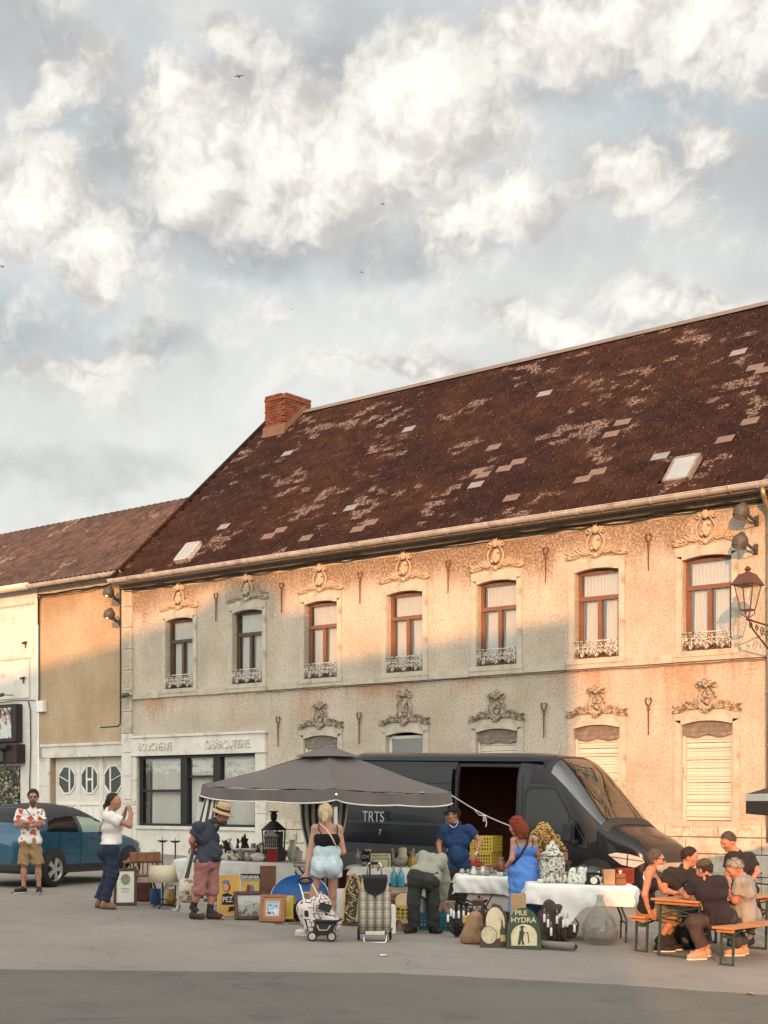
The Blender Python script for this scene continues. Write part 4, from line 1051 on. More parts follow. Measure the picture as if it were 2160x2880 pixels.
for (a, b) in (((-gw,-gw),(gw,-gw)),((gw,-gw),(gw,gw)),((gw,gw),(-gw,gw)),((-gw,gw),(-gw,-gw))):
    for i in range(4):
        p = [a[0]+(b[0]-a[0])*i/4, a[1]+(b[1]-a[1])*i/4]; q = [a[0]+(b[0]-a[0])*(i+1)/4, a[1]+(b[1]-a[1])*(i+1)/4]
        za, zb2 = (1.87, 1.78) if i % 2 else (1.78, 1.87)
        fr_.bar((p[0]*.97, p[1]*.97, za), (q[0]*.97, q[1]*.97, zb2), .02); fr_.bar((p[0]*.965, p[1]*.965, zb2), (q[0]*.965, q[1]*.965, za), .02)
fr_ob = ob('truss', fr_, m_leg, gaz); fr_ob['kind'] = 'stuff'
stp, nt, b = newmat('striped_cloth'); tc = nn(nt, 'ShaderNodeTexCoord').outputs['UV']
sx_ = nn(nt, 'ShaderNodeSeparateXYZ', i_0=tc)
c = mixc(nt, mrange(nt, mth(nt, 'PINGPONG', sx_.outputs[0], .5), .22, .28), (.70,.68,.65), (.06,.058,.058))
nt.links.new(c, b.inputs['Base Color']); b.inputs['Roughness'].default_value = .85
def drape(name, top0, top1, bot0, bot1, stripes, par, amp=.03, n=20, waist=None):
    me = bpy.data.meshes.new(name); vs = []; fs = []; uv = []; N = n*2; Mv = 10
    for j in range(Mv+1):
        t = j/Mv; a = Vector(top0).lerp(Vector(bot0), t); b_ = Vector(top1).lerp(Vector(bot1), t)
        for i in range(N+1):
            u = i/N
            if waist: u2 = .5+(u-.5)*(1-waist*math.exp(-((t-.55)/.22)**2))
            else: u2 = u
            p = a.lerp(b_, u2); d = (b_-a).normalized(); nrm = d.cross(Vector((0,0,1)))
            p = p + nrm*(amp*math.sin(u*stripes*2.1+t*1.3)); vs.append(tuple(p)); uv.append((u*stripes, t))
    for j in range(Mv):
        for i in range(N): fs.append((j*(N+1)+i, (j+1)*(N+1)+i, (j+1)*(N+1)+i+1, j*(N+1)+i+1))
    me.from_pydata(vs, [], fs); ul = me.uv_layers.new(name='UVMap')
    for l in me.loops: ul.data[l.index].uv = uv[l.vertex_index]
    me.materials.append(stp); me.polygons.foreach_set('use_smooth', [True]*len(me.polygons))
    o = bpy.data.objects.new(name, me); COL.objects.link(o); o.parent = par; return o
# striped curtains bunched at three corners
g0 = -gw+.03
drape('striped_curtain', (g0,g0-.01,1.78),(g0+.24,g0+.02,1.78),(-gw*1.2,-gw*1.2+.0,.25),(-gw*1.2+.34,-gw*1.2+.28,.25), 3, gaz, .015)
drape('striped_curtain', (-gw+.02,gw-.55,1.82),(-gw+.62,gw-.02,1.82),(-gw*1.05,gw-.5,.10),(-gw+.5,gw+.05,.10), 7, gaz, .03, waist=.35)
drape('striped_curtain', (gw-.10,gw-.03,1.78),(gw+.03,gw-.16,1.78),(gw-.05,gw-.02,.5),(gw+.02,gw-.08,.5), 2, gaz, .012)
rope = thing('guy_rope', 'white knotted guy rope running from gazebo corner to van', 'rope', at(1272, 2238, 21.6))
ra = at(1272, 2238, 21.6); rb = at(1440, 2325, 24.5); kn = ra.lerp(rb, .48)
rp = MB(); pts = [ra.lerp(rb, t)-Vector((0, 0, .04*math.sin(math.pi*t))) for t in [k/12 for k in range(13)]]
rp.tube([p-ra for p in pts], .009, 5)
kn = pts[6]-ra; rp.tube([kn+Vector((.02*math.sin(k*2.1), .02*math.cos(k*1.7), -.012*k)) for k in range(10)], .009, 5); rp.tube([pts[4]-ra, pts[5]-ra+Vector((0,0,-.05)), kn+Vector((.02,0,-.02))], .008, 5)
rp.tube([kn, kn+Vector((.03,0,-.06)), kn+Vector((.04,0,-.14)), kn+Vector((.03,0,-.2))], .008, 5)
ob('cord', rp, M('white_cord', (.75,.73,.68), .8, .05, 9, 0), rope)

# a second stall's canopy at the right edge
m_burgc = M('black_canopy', (.02,.018,.018), .7, .2, 4, .1, 10)
g2 = thing('black_gazebo', 'black stall canopy with a white band and flame emblem at right edge', 'gazebo', (6.52, 21.2, gz(6.52)), (0, 0, R(-8)))
z0 = 1.66+.18
ob('canopy', MB().add([(-.75,-.02,z0+.24),(2.3,-.02,z0+.24),(2.3,3,z0+.24),(-.75,3,z0+.24),(.8,1.5,z0+.75)], [(0,1,4),(1,2,4),(2,3,4),(3,0,4)]), m_burgc, g2)
vl = ob('valance', MB().hexa(-.75,2.3,-.03,0,z0-.10,z0+.12).hexa(-.76,-.73,.002,3,z0-.10,z0+.12), m_burgc, g2)
ob('white_band', MB().hexa(-.755,2.3,-.036,-.031,z0+.122,z0+.235).hexa(-.765,-.735,-.029,3,z0+.122,z0+.235), m_white2, vl)
m_fl = M('flame_print', (.55,.14,.12), .7, .2, 6, 0, col2=(.7,.4,.35), thr=(.5,.6), s2=12)
ob('flame_emblem', MB().prism([(-.36,z0-.06),(-.30,z0-.09),(-.22,z0-.07),(-.18,z0),(-.20,z0+.07),(-.23,z0+.02),(-.26,z0+.10),(-.29,z0+.03),(-.33,z0+.05),(-.35,z0)], -.037, -.0315), m_fl, vl)
for X, Y in ((-.2,.05),(-.2,2.9)): ob('leg', MB().bar((X,Y,0),(X,Y,z0+.2),.035), m_leg, g2)

# ---------------------------------------------------------------- trestle tables
m_cloth = M('white_tablecloth', (.76,.745,.71), .85, .06, 2.5, .25, 9, spec=.15)
m_ptop = M('folding_table_plastic', (.60,.57,.52), .6, .1, 3, .05, 20)
def cloth_mesh(L, D, H_, drops, seed=0, over=.004, dip=None):
    # a cloth lying on the top, its edges hanging with folds and pointed corners
    rr = random.Random(seed); n = 44; m_ = 30; mb = MB(); vs = []; fs = []
    dl, dr_, df, db = drops
    for j in range(m_+1):
        for i in range(n+1):
            u = -L/2-dl+(L+dl+dr_)*i/n; v = -D/2-df+(D+df+db)*j/m_
            x = max(-L/2, min(L/2, u)); y = max(-D/2, min(D/2, v)); ox = abs(u-x); oy = abs(v-y)
            hang = math.hypot(ox, oy) if ox and oy else ox+oy
            if dip and v < -D/2: hang *= 1+dip[2]*math.exp(-((u-dip[0])/dip[1])**2)
            fold = .040*math.sin((u if oy else v)*13+seed)*min(hang/.15, 1)+.020*math.sin((u*1.3+v)*23+seed)*min(hang/.15, 1)
            sx_, sy_ = (1 if u > x else -1), (1 if v > y else -1)
            px = x+(sx_*(.012+abs(fold)+.05*hang) if ox else 0); py = y+(sy_*(.012+abs(fold)+.05*hang) if oy else 0)
            if ox and oy: px += sx_*.05*min(ox, oy)/.3; py += sy_*.05*min(ox, oy)/.3
            vs.append((px, py, H_+over-hang*.98+(.003*math.sin(u*7)*math.cos(v*9) if not hang else 0)))
    for j in range(m_):
        for i in range(n): fs.append((j*(n+1)+i, j*(n+1)+i+1, (j+1)*(n+1)+i+1, (j+1)*(n+1)+i))
    return mb.add(vs, fs)
def ftable(label, x, y, dx, dy, L, D, H_=.74, group='folding tables of the stall'):
    t = gthing('folding_table', label, 'table', x, y, dx, dy, group)
    ob('tabletop', MB().hexa(-L/2, L/2, -D/2, D/2, H_-.045, H_), m_ptop, t, bevel=.01)
    for s in (-1, 1):
        for q in (-1, 1): ob('leg', MB().tube([(s*L*.30, q*D*.35, H_-.05), (s*L*.42, q*D*.40, .30), (s*L*.42, q*D*.42, 0)], .014, 6), m_plast, t)
        ob('stretcher', MB().tube([(s*L*.42, -D*.40, .25), (s*L*.42, D*.40, .25)], .011, 5), m_plast, t)
    return t
T1 = ftable('folding table under left gazebo side, crowded with antique ornaments', -2.15, 22.75, 1, -.12, 2.35, .72)
T2 = ftable('folding table under the right half of the gazebo, set with bottles', .30, 22.3, 1, -.10, 1.75, .72)
T3 = ftable('folding table under a short white cloth beside the woman in blue', 1.52, 20.35, 1, -.02, .98, .72)
T4 = ftable('folding table under a long white cloth beside the glass demijohn', 2.60, 18.95, 1, -.05, 1.40, .72)
def cloth(label, x, y, dx, dy, *a, **k):
    o = ob('tablecloth', cloth_mesh(*a, **k), m_cloth, None, True); o.matrix_world = ground_frame(x, y, dx, dy)
    tag(o, label, 'tablecloth', 'white tablecloths'); return o
cloth('white cloth hanging off the table at the left gazebo leg', -2.35, 22.76, 1, -.12, 1.9, .74, .742, (.45,.0,.42,.1), 3)
cloth('white cloth over table where the blue siphons stand', .35, 22.3, 1, -.10, 1.70, .74, .742, (.05,.1,.24,.1), 5)
cloth('white cloth with short pointed corners beside the blue dress', 1.52, 20.35, 1, -.02, .99, .74, .742, (.12,.06,.24,.1), 7, dip=(.38,.14,.55))
cloth('long white cloth draped low at one corner above the demijohn', 2.60, 18.95, 1, -.05, 1.42, .74, .742, (.55,.03,.27,.2), 9, dip=(-.22,.17,1.05))

# ---------------------------------------------------------------- beer table and benches
m_bwood = M('beer_table_wood', (.46,.21,.085), .55, .2, 6, .15, 25, col2=(.32,.12,.05), thr=(.5,.7), s2=5)
m_green = M('green_steel', (.035,.055,.04), .5, .2, 8, .05, 40)
def trestle(name, label, cat, p, L, Wd, H_, group=None):
    t = gthing(name, label, cat, p[0], p[1], BX.x, BX.y, group)      # x runs back along the bench
    for k in range(2): ob('plank', MB().hexa(0, L, -Wd/2+k*Wd/2+.002, -Wd/2+(k+1)*Wd/2-.002, H_-.026, H_), m_bwood, t, bevel=.004)
    ob('batten', MB().hexa(.06, .14, -Wd/2+.03, Wd/2-.03, H_-.065, H_-.027), m_bwood, t); ob('batten', MB().hexa(L-.14, L-.06, -Wd/2+.03, Wd/2-.03, H_-.065, H_-.027), m_bwood, t)
    for e in (.16, L-.16):
        w = Wd/2-.05; s_ = 1 if e < L/2 else -1
        f = MB().bar((e,-w,H_-.06),(e,-w,.012),.026).bar((e,w,H_-.06),(e,w,.012),.026).bar((e,-w-.013,.014),(e,w+.013,.014),.026).bar((e,-w,H_*.72),(e,w,H_*.72),.02)
        f.bar((e,-w,H_*.72),(e+s_*.0,w,H_-.08),.016).bar((e+.02*s_,w,H_*.72),(e+.02*s_,-w,H_-.08),.016).bar((e,0,H_*.70),(e+s_*.42,0,H_-.05),.018)
        ob('leg_frame', f, m_green, t)
    return t
BT = Vector((3.42, 16.86, 0)); btop = .70
beer = trestle('beer_table', 'folding beer table with orange wooden top and green legs', 'table', (3.42, 16.86), 2.2, .62, btop)
bl = gp(1775, 2676); br = gp(2018, 2715)
ben1 = trestle('beer_bench', 'wooden beer bench on the van side of the beer table', 'bench', (bl.x+.02, bl.y-.14), 2.2, .25, .45, 'beer benches')
ben2 = trestle('beer_bench', 'wooden beer bench in front, under the two men seen from behind', 'bench', (br.x, br.y-.14), 2.2, .25, .45, 'beer benches')

# ---------------------------------------------------------------- people: smooth unions of tapered limbs, meshed
class Sdf:
    def __init__(s): s.pr = []
    def rc(s, a, b, ra, rb=None, k=.03, cut=None, flat=None):
        s.pr.append(('c', np.array(a, float), np.array(b, float), ra, ra if rb is None else rb, k, cut)); return s
    def el(s, c, r, rot=None, k=.03, cut=None):
        s.pr.append(('e', np.array(c, float), np.array(r, float), np.array(rot if rot is not None else np.eye(3), float), 0, k, cut)); return s
    def mesh(s, h=.012, cuts=(), fold=0, seed=0, ff=1.0):
        lo = np.full(3, 1e9); hi = -lo; boxes = []
        for p in s.pr:
            if p[0] == 'c': r = max(p[3], p[4]); a = np.minimum(p[1], p[2])-r; b = np.maximum(p[1], p[2])+r
            else: r = p[2].max(); a = p[1]-r; b = p[1]+r
            boxes.append((a, b)); lo = np.minimum(lo, a); hi = np.maximum(hi, b)
        lo = lo-3*h-.01; hi = hi+3*h+.01; n = np.ceil((hi-lo)/h).astype(int)+1
        D = np.full(n, .5, np.float32)
        ax = [lo[i]+h*np.arange(n[i]) for i in range(3)]
        for p, (a, b) in zip(s.pr, boxes):
            m = p[5]+2*h
            i0 = np.maximum(((a-m-lo)/h).astype(int), 0); i1 = np.minimum(((b+m-lo)/h).astype(int)+2, n)
            sl_ = tuple(slice(i0[i], i1[i]) for i in range(3))
            X, Y, Z = np.meshgrid(ax[0][sl_[0]], ax[1][sl_[1]], ax[2][sl_[2]], indexing='ij')
            if p[0] == 'c':
                ba = p[2]-p[1]; L2 = max(ba@ba, 1e-12)
                qx, qy, qz = X-p[1][0], Y-p[1][1], Z-p[1][2]
                t = np.clip((qx*ba[0]+qy*ba[1]+qz*ba[2])/L2, 0, 1)
                d = np.sqrt((qx-t*ba[0])**2+(qy-t*ba[1])**2+(qz-t*ba[2])**2)-(p[3]+(p[4]-p[3])*t)
            else:
                q = np.stack([X-p[1][0], Y-p[1][1], Z-p[1][2]], -1) @ p[3].T / p[2]
                kk = np.sqrt((q**2).sum(-1)); k2 = np.sqrt(((q/p[2])**2).sum(-1)); d = kk*(kk-1)/np.maximum(k2, 1e-6)
            if p[6] is not None:
                c, nn_ = p[6]; d = np.maximum(d, (X-c[0])*nn_[0]+(Y-c[1])*nn_[1]+(Z-c[2])*nn_[2])
            A = D[sl_]; k = p[5]
            hh = np.clip(.5+.5*(A-d)/k, 0, 1); D[sl_] = A*(1-hh)+d*hh-k*hh*(1-hh)
        X, Y, Z = np.meshgrid(*ax, indexing='ij')
        if fold:
            rg = np.random.default_rng(seed); f = 0
            for q in range(5):
                w = rg.normal(size=3)*np.array([1, 1, .75]); w = w/np.linalg.norm(w)*rg.uniform(16, 46)*ff; ph = rg.uniform(0, 6)
                f = f+np.sin(X*w[0]+Y*w[1]+Z*w[2]+ph+1.3*np.sin((Z*9+X*7)*ff+q))/5
            D = D+fold*f*1.6
        for c, nn_ in cuts: D = np.maximum(D, (X-c[0])*nn_[0]+(Y-c[1])*nn_[1]+(Z-c[2])*nn_[2])
        return surfnet(D, lo, h)
def surfnet(D, lo, h):
    S = D < 0; n = np.array(D.shape)-1
    def cor(i, j, k): return (slice(i, i+n[0]), slice(j, j+n[1]), slice(k, k+n[2]))
    C = [(i, j, k) for i in (0, 1) for j in (0, 1) for k in (0, 1)]
    cnt = sum(S[cor(*c)].astype(np.int8) for c in C)
    act = (cnt > 0) & (cnt < 8); idx = np.argwhere(act)
    if not len(idx): return [], []
    vid = np.full(tuple(n), -1, np.int64); vid[act] = np.arange(len(idx))
    acc = np.zeros((len(idx), 3)); num = np.zeros(len(idx))
    I = idx.T
    for a in C:
        for x in range(3):
            if a[x]: continue
            b = list(a); b[x] = 1
            da = D[I[0]+a[0], I[1]+a[1], I[2]+a[2]]; db = D[I[0]+b[0], I[1]+b[1], I[2]+b[2]]
            m = (da < 0) != (db < 0); t = np.where(m, da/np.where(m, da-db, 1), 0)
            p = np.tile(np.array(a, float), (len(idx), 1)); p[:, x] = t
            acc[m] += p[m]; num[m] += 1
    V = lo+h*(idx+acc/num[:, None]); F = []
    for x in range(3):
        y, z = (x+1) % 3, (x+2) % 3
        s0 = [slice(None)]*3; s1 = [slice(None)]*3; s0[x] = slice(0, -1); s1[x] = slice(1, None)
        e = np.argwhere(S[tuple(s0)] != S[tuple(s1)])
        e = e[(e[:, y] > 0) & (e[:, z] > 0) & (e[:, y] < n[y]) & (e[:, z] < n[z])]
        if not len(e): continue
        ins = S[e[:, 0], e[:, 1], e[:, 2]]
        def g(dy, dz):
            q = e.copy(); q[:, y] -= dy; q[:, z] -= dz; return vid[q[:, 0], q[:, 1], q[:, 2]]
        Q = np.stack([g(1, 1), g(0, 1), g(0, 0), g(1, 0)], 1); Q[~ins] = Q[~ins][:, ::-1]
        F.append(Q)
    return V, np.vstack(F)
def npmesh(name, parts, mat, par, kind=None):
    vs = []; fs = []; b = 0
    for V, F in parts:
        if not len(V): continue
        vs.append(V); fs.append(F+b); b += len(V)
    V = np.vstack(vs).astype(np.float32); F = np.vstack(fs).astype(np.int32)
    me = bpy.data.meshes.new(name); me.vertices.add(len(V)); me.vertices.foreach_set('co', V.ravel())
    me.loops.add(F.size); me.loops.foreach_set('vertex_index', F.ravel()); me.polygons.add(len(F))
    me.polygons.foreach_set('loop_start', np.arange(0, F.size, 4, dtype=np.int32)); me.polygons.foreach_set('loop_total', np.full(len(F), 4, np.int32))
    me.polygons.foreach_set('use_smooth', np.ones(len(F), bool)); me.update(calc_edges=True); me.validate()
    me.materials.append(mat); o = bpy.data.objects.new(name, me); COL.objects.link(o); o.parent = par
    if kind: o['kind'] = kind
    return o
def skin(name, col, tattoo=0, ruddy=.12):
    if name in MATS: return MATS[name]
    m, nt, b = newmat(name); tc = nn(nt, 'ShaderNodeTexCoord').outputs['Object']
    c = mixc(nt, mrange(nt, noise(nt, tc, 9, 4), .35, .7), tuple(x*.88 for x in col), (min(col[0]*1.08, 1), col[1]*(1-ruddy), col[2]*(1-ruddy)))
    if tattoo:
        sp = nn(nt, 'ShaderNodeSeparateXYZ', i_0=tc)
        t = mrange(nt, noise(nt, tc, 22, 3, .7, dist=1.5), .50, .56)
        c = mixc(nt, mth(nt, 'MULTIPLY', t, tattoo), c, (.08,.065,.06))
    nt.links.new(c, b.inputs['Base Color']); b.inputs['Roughness'].default_value = .5; b.inputs['Specular IOR Level'].default_value = .35
    b.inputs['Subsurface Weight'].default_value = .0
    return m
m_eye = M('eye', (.03,.02,.015), .2, .1, 5, 0, spec=.6)
m_lip = M('lip', (.32,.12,.10), .5, .1, 9, 0)
m_shades = M('sunglasses', (.01,.01,.012), .1, .1, 5, 0, spec=.8)

def strands(parts, c, L, n=1100):
    # short locks that break the smooth outline of a head of hair
    V = np.vstack([p[0] for p in parts if len(p[0])]); rg = np.random.default_rng(3)
    q = V[rg.integers(0, len(V), n)]; nr = q-c; nr /= np.linalg.norm(nr, axis=1)[:, None]
    d = nr*.65+rg.normal(size=(n, 3))*.35+np.array([0, 0, -.45]); d /= np.linalg.norm(d, axis=1)[:, None]
    sd = np.cross(d, nr); sd /= np.maximum(np.linalg.norm(sd, axis=1)[:, None], 1e-6); w = .0035; ln = L*rg.uniform(.5, 1.3, (n, 1))
    q = q-nr*.004
    P4 = np.stack([q-sd*w, q+sd*w, q+d*ln+sd*w*.3, q+d*ln-sd*w*.3], 1).reshape(-1, 3)
    return P4, np.arange(4*n).reshape(n, 4)
def person(label, Y0, tf, J, sk, build=1.0, hs=1.0, face=(0,-1,0), fwd=None, top=None, bottom=None, shoes=None, hair=None, hat=None, shades=False, beard=None, straps=(), arms_skin=None, belly=0.0, bust=0.0, seat=0.0, socks=None, hands=None, extra=None, base=None, headup=(0,0,1), face_skin=None):
    ox, oy, sc = tf
    def P(q):
        return np.array(at(ox+q[0]*sc, oy+q[1]*sc, Y0+(q[2] if len(q) > 2 else 0)))
    j = {k: P(v) for k, v in J.items()}
    feet = (j['aa']+j['ab'])/2
    b0 = np.array([feet[0], feet[1], gz(feet[0])]) if base is None else np.array(base)
    j = {k: v-b0 for k, v in j.items()}
    per = thing('person', label, 'person', tuple(b0))
    B_ = build*.87
    f3 = np.array(face, float); f3 /= np.linalg.norm(f3)
    fw = np.array(fwd if fwd is not None else (face[0], face[1], 0), float); fw[2] = 0; fw /= np.linalg.norm(fw)
    up = np.array(headup, float); r3 = np.cross(f3, up); r3 /= np.linalg.norm(r3); u3 = np.cross(r3, f3)
    Rm = np.stack([r3, f3, u3])                       # rows: local axes
    hc = j['hd']; H_ = lambda x, y, z: hc+hs*(x*r3+y*f3+z*u3)
    ms = (j['sa']+j['sb'])/2; mh = (j['pa']+j['pb'])/2
    ax = (mh-ms)/np.linalg.norm(mh-ms); sv = (j['sb']-j['sa']); sw = np.linalg.norm(sv); sv = sv/max(sw, 1e-6); hv = j['pb']-j['pa']
    def torso(S, e=0.0, k=.035, wst=.094):
        e = e*.9
        S.rc(j['sa'], j['sb'], .058*B_+e, None, k)
        c1 = ms+(mh-ms)*.30; S.rc(c1-sv*sw*.26, c1+sv*sw*.26, .104*B_+e, None, k)
        c2 = ms+(mh-ms)*.66; S.rc(c2-sv*sw*.17, c2+sv*sw*.17, wst*B_+e, None, k)
        S.rc(j['pa']-ax*.03, j['pb']-ax*.03, .100*B_+e, None, k)
        if belly: S.el(ms+(mh-ms)*.68+fw*.06, (.105*B_+belly*.3+e, .085*B_+belly+e, .15+e), np.stack([np.cross(fw, [0,0,1]), fw, [0,0,1]]), k)
        if bust:
            rt = np.cross(fw, [0, 0, 1.]); q = ms+(mh-ms)*.32+fw*.085
            for s_ in (-1, 1): S.el(q+rt*s_*.075, (.075+e, .06+bust+e, .08+e), np.stack([rt, fw, [0,0,1]]), k)
        if seat:
            rt = np.cross(fw, [0, 0, 1.])
            for s_ in (-1, 1): S.el(mh-fw*.07+rt*s_*.085-np.array([0,0,.05]), (.088*B_+e, .072+seat+e, .105+e), np.stack([rt, fw, [0,0,1]]), k)
        S.rc(j['nk'], ms+(mh-ms)*.15, .060*B_+e*.5, .09*B_+e, k)
    # --- body skin
    S = Sdf(); torso(S)
    S.rc(j['nk'], hc-u3*.05, .060*B_*hs, .056*hs, .03)
    for s_ in 'ab':
        S.rc(j['s'+s_], j['e'+s_], .055*B_, .043*B_, .03).rc(j['e'+s_], j['w'+s_], .043*B_, .029*B_, .02)
        S.rc(j['p'+s_], j['k'+s_], .080*B_, .054*B_, .04).rc(j['k'+s_], j['a'+s_], .056*B_, .036*B_, .03)
        cal = j['k'+s_]+(j['a'+s_]-j['k'+s_])*.30; S.rc(cal, j['k'+s_]+(j['a'+s_]-j['k'+s_])*.5, .058*B_, .046*B_, .03)
        S.rc(j['a'+s_], j['t'+s_], .036, .028, .02)
    parts = [S.mesh(.0125)]
    # head, fine grid
    Hd = Sdf(); e_ = lambda c, r, k=.02: Hd.el(H_(*c), np.array(r)*hs, Rm, k)
    e_((0,-.008,.022), (.076,.098,.102)); e_((0,.022,-.055), (.056,.066,.062), .035); e_((0,.060,-.092), (.030,.026,.022), .03)
    e_((0,.055,-.005), (.064,.044,.070), .03)
    for s_ in (-1, 1):
        e_((s_*.077,-.008,-.008), (.011,.020,.032), .008); e_((s_*.036,.072,-.022), (.024,.020,.022), .02); e_((s_*.030,.086,.030), (.026,.012,.011), .014)
    Hd.rc(H_(0,.092,.022), H_(0,.112,-.018), .009*hs, .014*hs, .012); Hd.rc(H_(-.012,.100,-.024), H_(.012,.100,-.024), .010*hs, None, .01)
    Hd.rc(H_(-.020,.086,-.050), H_(.020,.086,-.050), .008*hs, None, .01); Hd.rc(H_(-.017,.084,-.062), H_(.017,.084,-.062), .009*hs, None, .01)
    Hd.rc(H_(0,-.02,-.05), j['nk']*.5+hc*.5-u3*.03, .056*hs, .056*hs*B_, .03)
    parts.append(Hd.mesh(.0075))
    # hands, fine grid
    rgh = random.Random(len(label))
    for s_ in 'ab':
        w = j['w'+s_]; el = j['e'+s_]
        if hands and s_ in hands and hands[s_] is not None:
            tip = P(hands[s_][:3])-b0; d = tip-w; pnv = np.array(hands[s_][3], float); curl = hands[s_][4]
        else: d = w-el; pnv = np.cross(d, [0,0,1.])+.2*fw; curl = .7
        d = d/max(np.linalg.norm(d), 1e-6); pnv = pnv-d*(pnv@d); pnv = pnv/max(np.linalg.norm(pnv), 1e-6); sd = np.cross(d, pnv)
        Hn = Sdf(); Hn.rc(w-d*.03, w+d*.015, .028*B_, .027*B_, .015)
        for q in (-1, -.33, .33, 1): Hn.rc(w+d*.02+sd*q*.016, w+d*.085+sd*q*.028, .016, .0125, .014)
        for q, L in ((-1,.068),(-.33,.080),(.33,.076),(1,.058)):
            a = w+d*.088+sd*q*.028; c1 = curl*.8; c2 = curl*1.9
            m1 = a+(d*math.cos(c1)+pnv*math.sin(c1)+sd*q*.06)*L*.52; m2 = m1+(d*math.cos(c2)+pnv*math.sin(c2))*L*.48
            Hn.rc(a, m1, .0105, .0095, .004).rc(m1, m2, .0095, .008, .004)
        t0 = w+d*.03-sd*.026+pnv*.006; t1 = t0+(d*.62-sd*.66+pnv*.4)*.042; t2 = t1+(d*.9+pnv*.45)*.034
        Hn.rc(t0, t1, .014, .0115, .008).rc(t1, t2, .0115, .009, .006)
        parts.append(Hn.mesh(.0068))
    npmesh('body', parts, sk, per)
    for s_ in (-1, 1):
        ob('eye', MB().ball(tuple(H_(s_*.030, .088, .012)), .0105*hs, 8, 6), m_eye, per, True)
    ob('mouth', MB().tube([tuple(H_(-.024,.090,-.056)), tuple(H_(0,.096,-.055)), tuple(H_(.024,.090,-.056))], [.003,.005,.003], 6), m_lip, per)
    # --- clothes
    if top:
        S = Sdf(); e = top.get('e', .018)*.72; torso(S, e, .04, top.get('waist', .094))
        fr = top.get('sleeve', .6)
        for s_ in 'ab':
            if fr > 0:
                a, b = j['s'+s_], j['e'+s_]; q = a+(b-a)*min(fr, 1); d = (b-a)/np.linalg.norm(b-a)
                S.rc(a, q+d*.03, .062*B_+e, .060*B_+e*1.15, .04, (q, d))
                if fr > 1:
                    c_ = j['w'+s_]; q2 = b+(c_-b)*(fr-1); S.rc(b, q2, .056*B_+e, .045*B_+e, .035)
        hem = mh+np.array([0, 0, top.get('hem', -.06)])
        hd_ = top.get('hemdir'); hd_ = np.array(hd_ if hd_ is not None else (0, 0, -1.))
        if top.get('flare'): S.rc(j['pa'], j['pb'], .115*B_+e+top['flare'], None, .06)
        S.rc(j['pa']+np.array([0,0,.02]), j['pb']+np.array([0,0,.02]), .108*B_+e, None, .04); S.rc(j['pa']-np.array([0,0,.08]), j['pb']-np.array([0,0,.08]), .106*B_+e, None, .04)
        cuts = [(hem, hd_)]
        if 'neck' in top:      # top edge: cut everything above
            cuts.append((ms+np.array([0, 0, top['neck']]), np.array([0, 0, 1.])))
        elif True:             # neck opening
            pass
        V, F = S.mesh(.0125, cuts, top.get('fold', .006)*1.5, len(label), 1.5)
        npmesh(top.get('name', 'shirt'), [(V, F)], top['mat'], per)
        if 'collar' in top:
            nk = j['nk']; pts = [tuple(nk+np.array([math.cos(a)*.078*B_, math.sin(a)*.078*B_, .012-.02*(math.cos(a)*fw[0]+math.sin(a)*fw[1])])) for a in [2*math.pi*k/14 for k in range(15)]]
            ob('collar', MB().tube(pts, .016, 6), top['collar'], per, True)
    if bottom:
        S = Sdf(); e = bottom.get('e', .02)*.75; fr = bottom.get('len', 2.0); fl = bottom.get('flare', 0.0)
        S.rc(j['pa'], j['pb'], .103*B_+e, None, .04)
        wt = mh-ax*bottom.get('rise', .02); S.rc(wt-hv*.45, wt+hv*.45, .096*B_+e, None, .04)
        if seat:
            rt = np.cross(fw, [0, 0, 1.])
            for s_ in (-1, 1): S.el(mh-fw*.07+rt*s_*.085-np.array([0,0,.05]), (.092*B_+e, .074+seat+e, .108+e), np.stack([rt, fw, [0,0,1]]), .05)
        if bottom.get('skirt'):
            zb = bottom['skirt']; S.rc(mh+np.array([0,0,-.02]), np.array([mh[0]+bottom.get('dx', 0), mh[1], zb]), .165, .20, .08)
            S.rc(j['pa'], np.array([j['pa'][0], j['pa'][1], zb]), .12, .13, .08); S.rc(j['pb'], np.array([j['pb'][0]+bottom.get('dx', 0), j['pb'][1], zb]), .12, .13, .08)
            cuts = [(np.array([0, 0, zb]), np.array([-.12, 0, -1.]))]
        else:
            cuts = []
            for s_ in 'ab':
                p, k_, a_ = j['p'+s_], j['k'+s_], j['a'+s_]
                if fr <= 1:
                    q = p+(k_-p)*fr; d = (k_-p)/np.linalg.norm(k_-p)
                    S.rc(p, q+d*.05, .087*B_+e, .073*B_+e+fl, .035, (q, d))
                else:
                    q = k_+(a_-k_)*(fr-1); d = (a_-k_)/np.linalg.norm(a_-k_)
                    S.rc(p, k_, .087*B_+e, .062*B_+e+fl*.5, .035); S.rc(k_, q+d*.03, .060*B_+e+fl*.5, .042*B_+e+fl, .035, (q, d))
        V, F = S.mesh(.0125, cuts, bottom.get('fold', .007)*1.5, len(label)+3, 1.4)
        npmesh(bottom.get('name', 'trousers'), [(V, F)], bottom['mat'], per)
